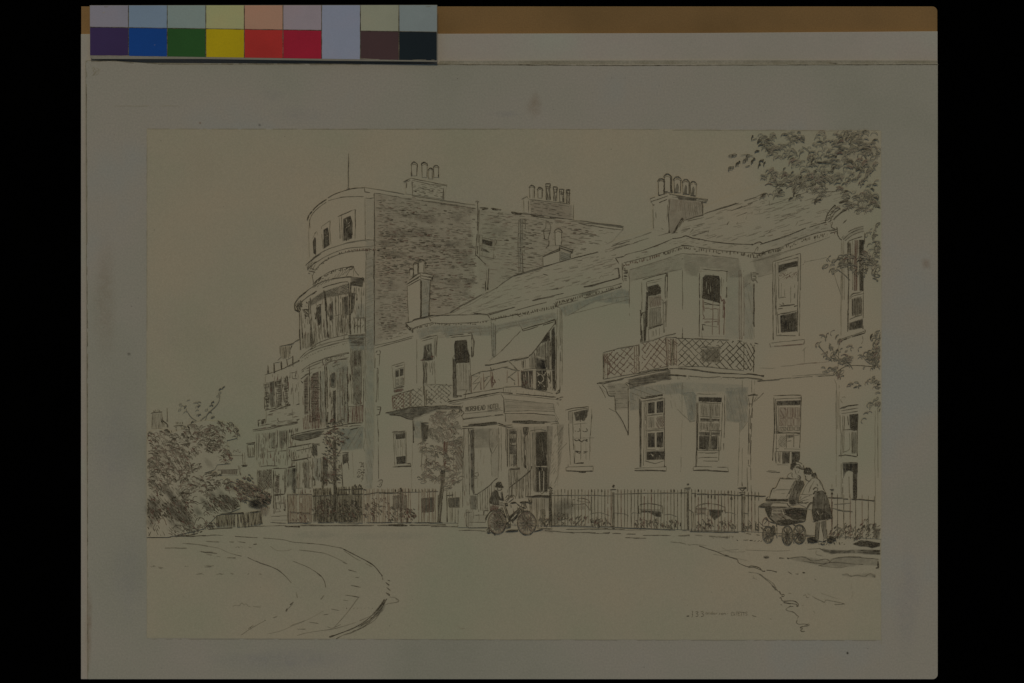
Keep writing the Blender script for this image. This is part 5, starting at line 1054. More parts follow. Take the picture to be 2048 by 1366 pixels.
# porch
k = Ink(8, F7)
k.sheet('715,1070 860,1000 1290,915 1840,980 1920,1030 1880,1290 1310,1290 880,1290 850,1100')
k.L('712,1070 850,1045 1000,1015', 2.6, 5, gap=.05).L('980,1022 1260,968', 2.6, 5, gap=0).L('1260,968 1300,972 1600,1000', 2.2, 4).L('1590,1000 1850,1020', 2.4, 4, gap=.1).L('725,1085 900,1050 1280,984; 1280,984 1600,1018 1900,1050', 1.2, 3).L('870,998 1000,972 1290,926', 1.7, 4, gap=.15).L('1295,915 1296,968', 1.8, 4).L('1300,914 1500,908 1640,940 1830,985', 1.5, 3).L('890,1040 900,980 915,945', 1.4, 4).L('1270,985 1300,1035 1310,1190', 1.3, 3)
k.hatch('1305,925 1830,990 1835,1015 1305,970', 89, 6, 1, 1, cover=.6).L('1305,1040 1500,1062 1830,1092', 1.1, 3).L('1310,1170 1560,1162 1840,1172', 1.2, 3).L('1300,1190 1600,1192 1840,1212', 1.6, 4).wash('1310,1045 1830,1095 1840,1170 1312,1168', .22, 'g').hatch('1312,1050 1830,1098 1838,1165 1314,1165', 3, 6, .9, 1, cover=.7).wash('1312,1195 1840,1215 1850,1270 1318,1275', .18, 'g')
k.L('760,1098 880,1080; 880,1195 1100,1172 1290,1160', 1, 2).L('885,1250 1060,1228 1295,1200', 1.6, 4).L('880,1255 1000,1240', 1.3, 3).L('1300,1040 1302,1185; 1820,1095 1832,1170; 1315,1205 1318,1270', 1.4, 3).L('1130,1165 1270,1152', 1.0, 3)
k.C('1890,930 1885,965 1850,985; 1850,1045 1900,1022 1925,1020; 1890,1055 1905,1040', 1.6, 4).hatch('1825,1100 1880,1060 1880,1280 1835,1280', 60, 4, 1.2, 2, cover=.7)
k.C('870,1110 850,1150 880,1180 860,1220 885,1260', 1.6, 4).leaves(846, 1190, 18, 80, 18, 2.4, 3)
k.F(*G8)
k.L('458,332 560,326 660,310 790,292', 1.6, 4).wash('530,318 790,290 795,310 620,328 530,330', .6, 'k').L('532,318 780,290; 622,326 800,308', 2.4, 4).L('462,340 480,350 585,346', 1.8, 4).L('800,300 860,322 935,318; 805,320 900,340 940,335', 1.7, 4).L('868,212 870,288', 1.3, 3).L('930,296 1080,300 1275,302; 930,286 1280,290', 2.6, 4, gap=.1).L('1280,290 1340,284 1352,300 1282,312', 1.5, 3).L('480,258 700,238 860,230', 1, 2)
k.F(*G8)
k.sheet('470,340 1350,300 1340,910 1280,975 1050,985 1050,1085 700,1250 440,1250 430,1080 480,1070')
k.wash('590,352 740,350 735,400 760,520 590,528', .38, 'g').wash('590,352 735,350 720,440 600,450', .14, 'g').C('725,352 722,460 745,578 800,492', 1.2, 3).L('738,590 746,785; 800,350 806,560 802,800', 1.0, 2).wash('735,352 800,350 800,490 745,560', .25, 'g')
k.wash('740,590 800,520 806,800 750,790', .16, 'g')
k.L('490,348 484,700 478,1070; 530,350 540,700 545,960; 575,350 578,955; 585,350 584,940', 1.4, 3, gap=.08).wash('548,362 582,360 582,955 555,900', .65, 'k').hatch('548,362 582,360 582,955 555,900', 89, 2.4, 1.4, 4, cover=.8).C('532,350 545,400 552,440', 1.4, 4).L('496,352 500,600 495,900', .8, 1)
k.wash('486,380 530,380 540,960 480,1060', .08, 'g')
k.L('810,340 812,600 808,740; 830,340 832,740; 880,335 884,730; 870,340 872,560', 1.2, 3, gap=.15).hatch('868,345 892,342 890,730 872,730', 89, 2.6, 1.2, 3, cover=.7)
k.wash('890,340 1260,330 1260,900 900,900', .22, 'g').wash('905,372 970,372 968,400 905,402', .5, 'k').hatch('905,350 970,350 968,400 905,402', 0, 2.6, 1.4, 4).wash('905,440 968,440 966,480 908,485', .5, 'k').hatch('905,410 970,408 968,490 908,495', 89, 2.8, 1.3, 3, cover=.8).wash('908,500 970,502 968,580 908,580', .55, 'k').L('905,492 930,505 970,500; 905,580 970,582; 908,370 905,700; 968,372 972,700; 890,350 888,700', 1.6, 4).hatch('910,590 968,590 968,690 912,690', 89, 3, 1.2, 3, cover=.6).C('920,690 935,675 945,695 960,670', 1.3, 3).wash('935,590 968,590 968,690 940,690', .5, 'k')
k.L('1010,360 1020,700; 1036,420 1040,700; 1060,430 1058,720; 1072,400 1076,720', 1.2, 3).L('1046,400 1046,560 1052,710', 2.6, 5)
k.L('1090,372 1180,358 1240,372; 1118,385 1122,920; 1138,385 1140,930', 1.4, 3).hatch('1090,375 1138,372 1138,920 1100,920', 89, 4, 1, 2, cover=.6)
k.L('1255,312 1258,600 1262,905; 1245,380 1250,930; 1340,310 1345,420', 1.2, 3).wash('1245,330 1300,330 1290,560 1265,900 1250,900', .35, 'k')
k.C('585,758 620,752 618,785 590,780 612,800 588,804', 1.4, 3)
k.L('510,1092 575,1080 578,1110 512,1115', 1.5, 3).wash('510,1095 575,1085 575,1240 515,1240', .25, 'r').hatch('512,1098 575,1085 578,1240 516,1245', 89, 4, 1, 2, cover=.6).L('510,1095 516,1245; 440,1080 436,1245; 580,1110 582,1170; 545,960 552,1080', 1.3, 3).wash('550,960 605,960 605,1090 555,1085', .45, 'k').hatch('550,960 605,980 600,1090 555,1080', 80, 3, 1.3, 4, cover=.7)
k.L('668,1142 672,1100 715,1098', 1.6, 4).L('585,1140 700,1136; 540,1202 690,1206; 540,1252 700,1250; 520,1240 540,1255', 1.5, 3, gap=.1).wash('545,1145 690,1142 690,1200 550,1200', .12, 'r')
k.L('1050,972 1160,962 1285,966', 3.0, 5).wash('1060,968 1280,964 1285,980 1160,978 1080,982', .8, 'k').L('1090,985 1092,1080; 1268,985 1270,1100', 1.5, 3).bars('1095,985 1265,982', '1095,1240 1265,1240', 11, 1.1, 3).wash('1090,985 1270,982 1270,1100 1100,1090', .25, 'g').wash('1180,1090 1230,1085 1230,1130 1190,1130', .5, 'g')
k.ticks('590,352 800,352 800,800 590,930', 26, 6, 20, .8, 1).ticks('890,340 1260,330 1260,960 900,900', 90, 5, 18, .9, 2).ticks('1262,320 1400,320 1370,640 1330,905 1262,905', 60, 5, 14, .8, 1, 118).ticks('440,340 590,340 590,1240 440,1240', 40, 6, 20, .9, 2).ticks('600,930 900,900 900,1240 600,1240', 40, 5, 12, .9, 2)
porch = k.build('porch', hotel, 'columned entrance porch with painted sign band')

k = Ink(8.6, F7)
k.write('MORSHEAD HOTEL.', 902, 1172, 1290, 1132, 48, 1.7, 3)
k.write('MORSHEAD HOTEL.', 905, 1169, 1293, 1131, 46, 1.1, 3)
k.build('sign_lettering', hotel, 'hand lettered words MORSHEAD HOTEL. on the porch band')
k = Ink(8.5, G8); k.sheet('1030,338 1078,338 1070,405 1036,402')
k.wash('1034,342 1074,342 1070,402 1036,400', .6, 'k').L('1032,340 1076,340 1070,402 1036,402 1032,340; 1046,345 1048,400; 1062,345 1060,400', 1.7, 5).L('1040,402 1052,420 1062,402', 1.6, 4)
k.build('lantern', hotel, 'hanging lantern beside the porch door')
k = Ink(8.5, G8); k.sheet('1142,380 1248,380 1252,930 1148,930')
k.wash('1146,384 1246,380 1246,690 1150,692', .9, 'k').hatch('1146,384 1246,380 1246,690 1150,692', 89, 1.9, 1.6, 5, cover=.88).wash('1146,702 1246,702 1252,925 1150,928', .9, 'k').hatch('1148,704 1172,704 1176,922 1152,925', 89, 1.8, 1.8, 5).hatch('1188,704 1212,704 1212,920 1186,922', 89, 1.8, 1.8, 5).hatch('1224,704 1246,704 1250,920 1222,922', 89, 1.8, 1.8, 5)
k.L('1178,740 1182,920; 1218,735 1217,915', 2.2, 'p', gap=0).L('1145,696 1246,694; 1200,700 1205,735', 1.4, 'p', gap=0).L('1180,420 1182,520; 1205,450 1206,560; 1225,600 1226,680', .8, 'p', gap=.2)
k.L('1185,930 1200,945 1230,920 1245,935', 2, 4)
k.build('front_door', hotel, 'dark front door inside the porch')
k = Ink(8.7, G8)
k.C('585,948 612,948 640,930 720,872 760,830 795,806', 2.0, 4, gap=0).L('790,800 798,810', 2.4, 5).bars('615,950 720,875 765,835', '612,1095 700,1095 770,1085', 8, 1.2, 3)
k.C('900,892 1000,812 1060,762 1095,730 1110,692', 1.9, 4, gap=0).L('1095,700 1108,695 1106,720', 2, 4).bars('905,890 1000,812 1095,735', '905,990 1000,985 1095,970', 13, 1.4, 3, up=2).bars('900,722 1000,716', '900,880 985,820', 8, 1.3, 3).L('898,728 960,722 1000,716; 905,716 1000,710', 1.7, 4).L('900,890 905,980', 1.4, 3).C('870,985 885,960 900,965 880,1000; 900,970 940,960 960,975', 1.5, 4)
k.build('step_handrail', hotel, 'iron handrails sloping beside the front steps')

# balconies
def balcony(fr, lab, fn, lev=8.3):
    k = Ink(lev, fr); fn(k); return k.build('balcony', hotel, lab)
def bal_left(k):
    k.lattice('130,1010 255,970 250,1130 135,1150', 3, 4, 1.3, 3, red=True).lattice('258,968 440,912 445,1110 252,1130', 4, 4, 1.2, 2).lattice('490,890 750,885 745,1060 490,1100', 5, 4, 1.1, 2, gap=.4)
    k.L('128,1008 255,966 442,912', 1.3, 3).L('482,888 600,885 770,900', 1.1, 2).L('130,1010 138,1150; 250,975 245,1130; 318,950 318,1120', 1.6, 3, red=True).L('466,900 472,1120; 484,890 486,1105', 1.7, 4).L('480,1010 490,1060; 500,1040 545,1050; 520,1030 522,1060', 2.4, 4).hatch('130,1010 180,995 180,1140 138,1150', 70, 4, 1, 3, seg=7, red=True)
    k.sheet('60,1186 300,1130 480,1118 850,1118 850,1145 600,1155 350,1258 290,1246 210,1216 100,1200')
    k.wash('62,1186 160,1162 300,1132 480,1120 850,1120 850,1142 600,1152 480,1190 350,1252 290,1246 215,1216 110,1204', .62, 'k').hatch('70,1188 300,1134 480,1122 850,1122 850,1140 600,1152 350,1250 290,1244 215,1214', -10, 3, 1.4, 3, cover=.85).L('58,1186 160,1164 300,1130 480,1118 650,1112 850,1124', 1.9, 4).L('100,1205 215,1216 290,1246 345,1256 355,1225', 1.8, 4).L('345,1240 352,1366', 1.6, 4).L('470,1140 700,1140', 3, 3)
    k.C('480,1115 560,1120 700,1105', 1.2, 3)
balcony(F7, 'low trellis balcony on the left bay', bal_left)
def bal_porch(k):
    k.L('960,795 1060,752 1180,738 1290,706', 1.4, 3).L('1160,705 1170,740', 2, 4).L('1290,706 1450,740 1650,716 1840,738', 1.3, 3).L('880,990 1100,955 1290,925', 1.3, 3)
    k.L('962,790 960,970; 1060,760 1062,942; 1088,765 1088,940; 1162,740 1168,925; 1334,735 1336,905; 1450,745 1455,910', 1.4, 3, red=True).L('970,960 1050,850; 975,840 1052,762; 970,880 1050,800; 1095,930 1158,830; 1095,860 1155,780', 1.2, 2, gap=.2).L('960,795 1030,800; 975,885 1050,860; 1095,820 1160,800', 1.1, 2).L('1175,750 1185,820 1175,860 1200,870 1180,910; 1195,830 1210,870; 1175,800 1180,920', 2.4, 4, red=True).L('1225,825 1280,820; 1340,820 1440,740; 1345,800 1400,830; 1240,830 1260,845; 1380,830 1420,850; 1410,860 1415,890', 1.3, 3)
    k.wash('1480,745 1605,740 1605,945 1490,920', .7, 'k').hatch('1480,745 1605,740 1605,945 1490,920', 80, 2.6, 1.7, 4, cover=.85).hatch('1480,745 1605,740 1605,945 1490,920', 60, 4, 1.3, 4, seg=8, red=True).wash('1640,740 1742,735 1752,950 1640,945', .95, 'k').hatch('1640,740 1742,735 1750,950 1642,945', 89, 2, 1.8, 5).L('1750,760 1760,920; 1790,750 1795,930; 1815,745 1818,950; 1770,770 1782,830', 2.0, 4)
    k.C('1650,800 1690,780 1720,830 1690,870 1660,850; 1700,740 1720,790 1740,760; 1660,900 1690,870 1730,910; 1650,760 1670,790', 1.8, 'p', gap=0).L('1530,750 1535,930; 1560,745 1566,925; 1510,780 1515,900; 1590,750 1592,930', 1.4, 'p').L('1620,735 1625,940', 2, 'p')
    k.L('1600,735 1840,738', 1.6, 'p').L('1640,728 1840,732', 1.1, 3).L('1835,740 1838,950', 2.2, 5).C('1760,800 1790,850 1770,880; 1650,930 1680,900', 1.5, 4)
balcony(F7, 'iron balcony on top of the porch, under the awning', bal_porch)
def bal_right(k):
    k.F(*R12)
    k.sheet('60,30 200,5 330,55 330,470 215,265 212,135 160,132')
    k.L('58,30 130,16 210,0', 2.6, 4).C('80,52 105,90 132,150', 1.4, 3).C('102,42 140,80 160,132 212,136', 1.7, 4).L('212,136 216,262', 1.6, 4).C('216,262 270,340 330,468', 1.9, 4, gap=0).L('325,60 328,470', 1.9, 4, gap=0).L('160,240 212,268', 1, 2).wash('150,30 322,30 326,240 220,255 214,140 165,130', .35, 'g').hatch('140,40 320,35 325,240 220,260 214,138 165,130', -2, 5, 1.1, 2, seg=18, cover=.75).L('300,22 330,60; 310,20 380,50', 1.5, 3)
    k.F(*I11)
    k.lattice('130,862 408,792 408,1088 135,1108', 4, 4, 1.4, 3, red=True).lattice('492,765 740,712 750,1000 492,1055', 4, 4, 1.4, 3, red=True).lattice('872,722 1095,735 1095,1015 872,1005', 3, 4, 1.4, 3).lattice('1095,735 1312,740 1312,1030 1095,1015', 3, 4, 1.3, 3).lattice('1312,742 1590,755 1590,1050 1312,1032', 4, 4, 1.5, 4).lattice('1590,770 1682,785 1672,1062 1590,1050', 2, 4, 1.4, 4)
    for q in ['85,870 135,865 140,1125 88,1135', '412,795 465,782 462,1080 410,1088', '742,712 802,708 802,1005 752,1010', '820,720 868,722 868,1000 822,1002']:
        k.hatch(q, 89, 4.2, 1.4, 3, red=True).hatch(q, 40, 5, 1.2, 3, seg=7, red=True, cover=.7)
    k.L('85,870 88,1145; 465,790 462,1090; 740,712 760,1010; 808,715 808,1005; 820,715 822,1000; 1565,755 1562,1050; 1672,790 1665,1075', 1.7, 4).hatch('85,880 135,870 150,990 95,970', 60, 3, 1.8, 4, red=True).C('130,970 160,990 150,1060 130,1100', 2, 4, red=True)
    k.L('85,868 250,822 470,785; 478,770 620,735 740,690 850,664', 1.4, 3).L('750,692 850,664', 1.3, 3).L('850,716 1000,722 1200,728 1410,736', 1.5, 4).L('1495,745 1600,748 1715,776', 1.7, 4).L('740,705 860,708', 1.3, 3)
    k.L('90,1146 260,1115 480,1082', 1.4, 3).L('480,1085 600,1060 770,1035', 2.8, 4, gap=.05).L('460,1075 770,1010', 1.2, 3).L('780,1032 960,1040 1100,1055', 1.8, 4).L('1090,1055 1300,1082 1600,1095', 1.8, 4).L('1590,1090 1700,1102 1775,1114', 2.8, 5, gap=0).L('1775,1105 1770,1125', 2, 4).L('870,1020 1100,1010 1600,1060', 1.2, 3)
    k.L('28,1186 90,1195 300,1140', 2.6, 4, gap=.1).L('90,1190 300,1135 450,1105 780,1045', 1.3, 3).wash('350,1150 700,1075 790,1050 800,1150 700,1160 360,1250', .5, 'k').hatch('340,1160 700,1085 780,1060 790,1140 700,1160 400,1230', -6, 4, 1.3, 3, cover=.8).L('740,1100 960,1112', 2.6, 4).L('700,1100 780,1150 805,1140', 1.6, 3).L('980,1112 1180,1130 1320,1120; 1300,1125 1480,1130', 1.7, 3, gap=.3).L('1470,1135 1600,1130 1750,1150 1760,1160 1944,1150', 2.2, 3, gap=.05).hatch('830,1115 1480,1130 1480,1150 850,1150', 70, 6, 1, 2, seg=6, cover=.6).L('1700,1165 1790,1162', 2.2, 3)
balcony(I11, 'long trellis balcony wrapping the right bay on a stone bracket', bal_right)
# basement openings
for q, wv, lab in [('415,1075 440,1060 500,1054 560,1060 618,1078', '430,1110 612,1122 604,1168 565,1165 500,1130 440,1130', 'cellar window arch behind the railings'),
                   ('905,1080 960,1058 1020,1054 1100,1066 1154,1086', '1015,1105 1132,1112 1118,1152 1062,1196 1020,1150', 'cellar window arch behind the railings')]:
    k = Ink(7.5, R12); k.C(q, 1.7, 3); k.wash(wv, .75, 'k').hatch(wv, 89, 2.6, 1.4, 4, cover=.8)
    x0 = q.split(',')[0]; x1 = q.split(' ')[-1].split(',')[0]
    k.L(f'{x0},1078 {x0},1138; {x1},1080 {x1},1140', 1.7, 4).L(f'{x0},1100 {x1},1110', 1, 2)
    if x0 == '905': k.wash('908,1090 988,1092 985,1138 906,1138', .5, 'r').hatch('908,1090 988,1092 985,1138 906,1138', 0, 3, 1.2, 3, red=True)
    k.build('cellar_window', hotel, lab)
k = Ink(7.5, G8); k.C('1478,1000 1560,985 1620,1000 1640,1030', 1.8, 3).L('1480,1040 1600,1040 1640,1100; 1480,1000 1482,1060; 1640,1030 1642,1110', 1.3, 3).hatch('1485,1005 1620,995 1635,1030 1600,1040', 10, 3.4, 1.2, 2).wash('1490,1050 1600,1050 1600,1090 1500,1085', .3, 'g')
k.build('cellar_window', hotel)
for q, w_ in [('735,1080 825,1075 825,1160 738,1165', .4), ('920,1095 1000,1090 1000,1180 925,1185', .6), ('1095,1095 1165,1090 1165,1150 1100,1150', .6)]:
    k = Ink(7.5, V5); k.sheet(q); k.wash(q, w_, 'k').hatch(q, 89, 3, 1.4, 3, cover=.75); k.L(q + ' ' + q.split()[0], 1.2, 3); k.build('cellar_window', hotel)
# ================================================================ trees, railings, shrubs
k = Ink(9, V5)
k.wash('350,700 362,700 366,900 372,1240 352,1240 348,980', .75, 'k').hatch('350,700 362,700 366,900 372,1240 352,1240 348,980', 88, 1.8, 1.5, 4).L('350,700 352,850 356,1000 360,1245', 1.8, 5).L('356,790 330,740 318,700; 360,830 390,790 410,740; 356,900 330,870', 1.1, 3)
tr = k.build('street_tree', sheet, 'thin young street tree in front of the bow-fronted house')
k = Ink(9.3, V5)
for a in [(340, 620, 40, 40, 30), (380, 600, 50, 25, 20), (360, 690, 70, 40, 46), (320, 730, 40, 40, 22), (400, 700, 40, 60, 24), (330, 810, 60, 50, 44), (340, 880, 60, 50, 40), (320, 960, 50, 40, 34), (370, 950, 30, 50, 18)]:
    k.leaves(*a, r=3.0, t=3, kinds='ccdfd', ang=random.choice([20, -20, 60]), w=1.2, red=.3)
k.blob(345, 940, 40, 40, .3, 'r').blob(350, 760, 30, 40, .25, 'k')
k.build('foliage', tr)

k = Ink(9, G8)
k.wash('280,745 318,745 310,860 298,950 278,1200 252,1200 268,960 280,860', .55, 'g').hatch('280,745 318,745 310,860 298,950 280,1200 255,1200 268,960 282,860', 97, 2.2, 1.4, 4, cover=.8).hatch('282,745 316,745 305,900 290,900', 97, 1.8, 1.6, 5).L('275,740 282,860 268,960 252,1200', 1.3, 3).L('318,745 308,880 298,960 275,1200', 1.5, 4).wash('306,470 342,468 336,582 300,584', .85, 'r').hatch('306,470 342,468 336,582 300,584', 92, 2, 1.6, 5, red=True).wash('302,625 332,628 322,692 305,690', .8, 'r').hatch('302,625 332,628 322,692 305,690', 90, 2, 1.5, 5, red=True).blob(300, 745, 26, 22, .7, 'k')
k.C('300,740 280,720 265,715; 310,740 330,715 350,710; 320,630 350,615 360,640', 1.3, 4)
tr = k.build('street_tree', sheet, 'leafy street tree standing just left of the hotel porch')
k = Ink(9.3, G8)
k.sheet('200,240 260,210 360,180 440,190 480,260 475,380 440,450 340,470 240,470 180,420 170,320')
for a in [(240, 260, 60, 50, 50), (330, 220, 90, 45, 66), (395, 240, 52, 55, 38), (230, 360, 70, 60, 52), (330, 330, 90, 60, 70), (415, 350, 46, 70, 40), (300, 430, 90, 45, 50), (200, 410, 40, 40, 22), (420, 440, 50, 60, 30)]:
    k.leaves(a[0], a[1], a[2], a[3], int(a[4] * .45), r=5.0, t=2, kinds='hhho', ang=random.choice([0, 30, -40, 60]), w=1.4, red=.3)
for a in [(130, 520, 50, 60, 16), (240, 560, 60, 60, 18), (410, 530, 60, 60, 24), (350, 620, 40, 40, 10), (170, 680, 70, 60, 16), (270, 700, 50, 40, 10), (370, 720, 60, 40, 14), (160, 790, 60, 60, 16), (240, 810, 50, 40, 10), (400, 800, 70, 50, 22), (340, 880, 30, 40, 8), (300, 580, 30, 20, 5)]:
    k.leaves(*a, r=5.4, t=2, kinds='hhhco', ang=random.choice([0, -30, 40]), w=1.25, red=.35)
k.blob(310, 270, 50, 30, .3, 'r', core=.3).blob(240, 370, 40, 40, .2, 'k', core=.3).blob(420, 330, 40, 50, .2, 'k', core=.3).blob(330, 430, 70, 30, .25, 'r', core=.3).blob(440, 480, 30, 50, .22, 'k', core=.3).blob(185, 380, 26, 50, .3, 'k', core=.3)
k.wash('105,300 170,320 160,440 120,465 108,420', .6, 'k').hatch('105,300 165,330 155,440 120,465', 89, 2.6, 1.4, 4).L('100,300 108,420 118,470; 100,298 170,300', 1.6, 4).L('118,480 105,650 112,740; 150,560 148,650; 230,560 228,745; 395,450 400,740; 478,470 476,720', 1.2, 3, gap=.25).wash('405,470 478,440 476,720 420,730', .4, 'g').hatch('405,470 478,440 476,720 420,730', 60, 4.5, 1.1, 3, cover=.7, red=True).wash('150,590 225,570 222,650 150,650', .2, 'r').L('145,665 175,660 210,672; 150,672 150,690; 212,672 214,690', 2.2, 4)
k.C('65,795 85,792 110,815 75,812', 1.4, 3).L('170,800 240,802; 260,800 300,795', 1.4, 2, red=True)
k.build('foliage', tr)

# railings (bars only: the paper shows between them)
def railing(label, fn, lev=10, parent=None):
    k = Ink(lev); fn(k); return k.build('railing', sheet, label)
def r_left(k):
    k.F(*V5)
    k.bars('50,1065 205,1065', '52,1255 205,1250', 19, 1.4, 3, red=True).L('50,1065 55,1255', 1.8, 4).L('50,1070 210,1068; 52,1185 200,1190', 1.2, 3)
    k.bars('212,1070 540,1060', '212,1248 545,1250', 44, 1.6, 4).L('210,1078 350,1075; 370,1072 540,1065', 1.9, 4).bars('220,1030 330,1025', '222,1076 330,1074', 12, 2.2, 5).bars('370,1022 530,1010', '372,1072 530,1066', 18, 2.2, 5).L('225,1040 230,1032 235,1042; 255,1035 262,1028 268,1038; 480,1020 488,1008 495,1022; 510,1015 518,1005 525,1018; 410,1030 415,1020 422,1030', 2, 5).L('380,1040 540,1030; 540,1035 560,1040', 1.7, 4)
    k.bars('545,1048 1030,1045', '548,1252 1030,1252', 36, 1.35, 3, up=5, red=True).L('545,1070 640,1055; 640,1062 780,1052; 790,1055 1030,1050', 1.6, 3).L('640,1055 700,1062 770,1058', 2, 4)
    for i in range(18): k.L(f'{640+i*22},{1034+random.uniform(-3,3)} {641+i*22},{1052}', 1.9, 4)
    k.L('785,1028 788,1250', 2.0, 4).L('780,1030 792,1030; 782,1045 795,1045', 4.5, 5).L('770,1065 805,1068', 2, 4)
    k.bars('1085,1050 1140,1048', '1088,1250 1140,1250', 4, 1.4, 3).L('1030,1050 1028,1250; 1080,1078 1140,1070', 1.6, 4)
    k.L('52,1252 350,1250; 380,1250 540,1254; 560,1250 1080,1252', 1.3, 3, gap=.25)
    k.hatch('60,1190 200,1185 200,1250 60,1252', 60, 5, 1.2, 4, seg=8, cover=.6, red=True)
railing('iron railings along the left pavement, from the bow house to the porch', r_left)
POSTS = []
def r_right(k):
    k.F(*R12)
    posts = [(200, 905, 1268), (835, 890, 1280), (1300, 930, 1295)]
    rail = lambda x: 968 - 3 * (x > 800) + max(0, x - 860) * .045
    def bar(x, hi, lo):
        k.stroke(k.T([(x, hi + random.uniform(-4, 4)), (x + random.uniform(-2, 2), lo + random.uniform(-8, 4))]), random.uniform(1.1, 1.9), random.choice([3, 3, 4]), .4, .06, red=random.random() < .3)
    x = -330
    while x < 1440:
        if not any(abs(x - p[0]) < 14 for p in posts):
            r = rail(x)
            bar(x, r - 34, 1248 + max(0, x) * .04)
            if random.random() < .45: k.stroke(k.T([(x, r - 38), (x + 2, r - 14)]), 2.2, 4, .2, 0)
            if x > 880 and random.random() < .6: k.stroke(k.T([(x, r), (x, r + 40)]), 3.0, 4, .2, 0)
        x += random.uniform(26, 31)
    for px, py, pb in posts:
        kk = Ink(10.3, R12); POSTS.append(kk)
        k0 = k; k = kk
        k.L(f'{px-6},{py+50} {px-4},{pb}; {px+5},{py+55} {px+6},{pb}', 1.5, 4, gap=.05).L(f'{px-30},{py+32} {px+25},{py+30}; {px-18},{py+45} {px+16},{py+45}', 2.0, 4).wash(f'{px-8},{py+50} {px+9},{py+50} {px+9},{pb} {px-8},{pb}', .3, 'k')
        if px < 1000: k.L(f'{px-8},{py-4} {px+8},{py+2}; {px-6},{py+4} {px+8},{py-6}', 4.5, 5)
        else: k.L(f'{px-40},922 {px+35},922; {px-25},926 {px},950; {px+22},926 {px},950', 2.2, 4).L(f'{px-4},870 {px-2},905', 1.8, 4)
        k = k0
    k.L('-330,985 -100,982 195,985', 1.4, 3, gap=.12).L('210,972 500,964 830,962', 1.4, 3, gap=.1).L('850,965 910,968; 910,972 1120,975', 1.6, 4).L('1120,975 1300,985; 1320,985 1500,990', 2.2, 4)
    k.L('-330,1240 200,1250; 210,1255 830,1280; 850,1290 1270,1296', 1.3, 3, gap=.2)
    k.L('835,960 838,1100 880,1130 878,1270', 1.5, 4).L('1352,990 1352,1140; 1310,1135 1350,1140', 1.4, 3)
    k.C('210,1130 290,1140 330,1160; 350,1150 370,1130 430,1140', .9, 2).C('630,1150 680,1145 740,1165', .9, 2).C('900,1150 960,1140 1010,1160', .9, 2).C('1150,1130 1200,1130 1250,1150', .9, 2).C('0,1140 80,1130 165,1155', .9, 2)
    for a in [(80, 1215, 90, 40, 26), (440, 1220, 70, 40, 30), (560, 1220, 60, 40, 30), (690, 1235, 90, 35, 30), (980, 1230, 80, 50, 46), (1170, 1240, 90, 40, 34), (1340, 1240, 50, 40, 24), (1420, 1250, 60, 40, 26)]:
        k.leaves(*a, r=3, t=3, kinds='ddcf', ang=70, w=1.2)
    k.F(*G8)
    k0 = k; k = Ink(10.3, G8); POSTS.append(k)
    k.L('1284,930 1290,1245; 1272,930 1276,1240', 2.8, 5).L('1262,920 1300,915; 1266,935 1305,940', 3, 5).C('1265,895 1278,885 1290,900 1270,905', 3, 4)
    k = k0
    k.bars('1150,1090 1270,1090', '1150,1235 1270,1235', 8, 1.2, 3)
    for a in [(1220, 1200, 50, 50, 20), (1380, 1180, 80, 60, 30), (1540, 1190, 90, 50, 30), (1700, 1210, 80, 40, 24)]: k.leaves(*a, r=3.2, t=3, kinds='ddcf', ang=-60, w=1.3)
    k.L('1200,1190 1240,1240; 1500,1240 1560,1170; 1180,1150 1215,1220', 1.6, 4).blob(1400, 1070, 120, 110, .3, 'g').blob(1330, 1180, 70, 70, .26, 'g')
    k.F(*P14)
    x = 625
    while x < 930:
        bar(x, 706 + (x - 625) * .05, 990 + (x - 620) * .05); x += random.uniform(36, 44)
    k.L('598,735 700,738', 2.2, 4).L('700,742 800,748; 800,746 920,755', 2.2, 4).L('612,680 642,676; 618,686 640,684; 620,708 634,708', 2.4, 5).L('626,640 626,665', 1.3, 3).L('628,690 628,960', 2, 4)
    for a in [(700, 960, 70, 50, 34), (790, 980, 60, 40, 30), (900, 960, 60, 50, 40), (640, 990, 40, 30, 20), (850, 930, 40, 50, 16)]: k.leaves(*a, r=3.5, t=3, kinds='ddcf', ang=-50, w=1.3)
    k.hatch('660,930 930,930 945,1015 660,1010', 60, 6, 1.2, 3, seg=8, cover=.6).blob(930, 980, 30, 40, .4, 'k').L('660,820 770,830; 640,780 760,770', 1.3, 2).C('600,800 700,820 760,825', 1.3, 2)
rr = railing('iron railings with ball-topped posts in front of the hotel wall, to the right edge', r_right)
for kk in POSTS: kk.build('post', rr)

k = Ink(9.5, V5)
k.wash('212,1085 350,1080 540,1070 530,1230 480,1245 390,1248 215,1245', .18, 'k', 6)
k.leaves(290, 1170, 80, 75, 130, 3, 4, 'ddcf', 70, 1.6).leaves(450, 1170, 85, 70, 130, 3, 4, 'ddcf', 60, 1.6)
k.build('shrub', sheet, 'dark dense shrub behind the left railings')
k = Ink(9.5, V5)
k.leaves(600, 1180, 60, 60, 50, 3, 3, 'dcf', 60, 1.3).leaves(740, 1200, 60, 45, 40, 3, 3, 'dcf', 60, 1.3).leaves(830, 1195, 60, 45, 60, 3, 4, 'dcf', 50, 1.4, .3).C('640,1160 660,1145 690,1150; 800,1170 830,1160 860,1180', 1.1, 3).leaves(650, 1120, 60, 40, 16, 3, 3, 'dc', 50, 1.2, .3)
k.build('shrub', sheet, 'loose low bushes behind the railings under the small left windows')

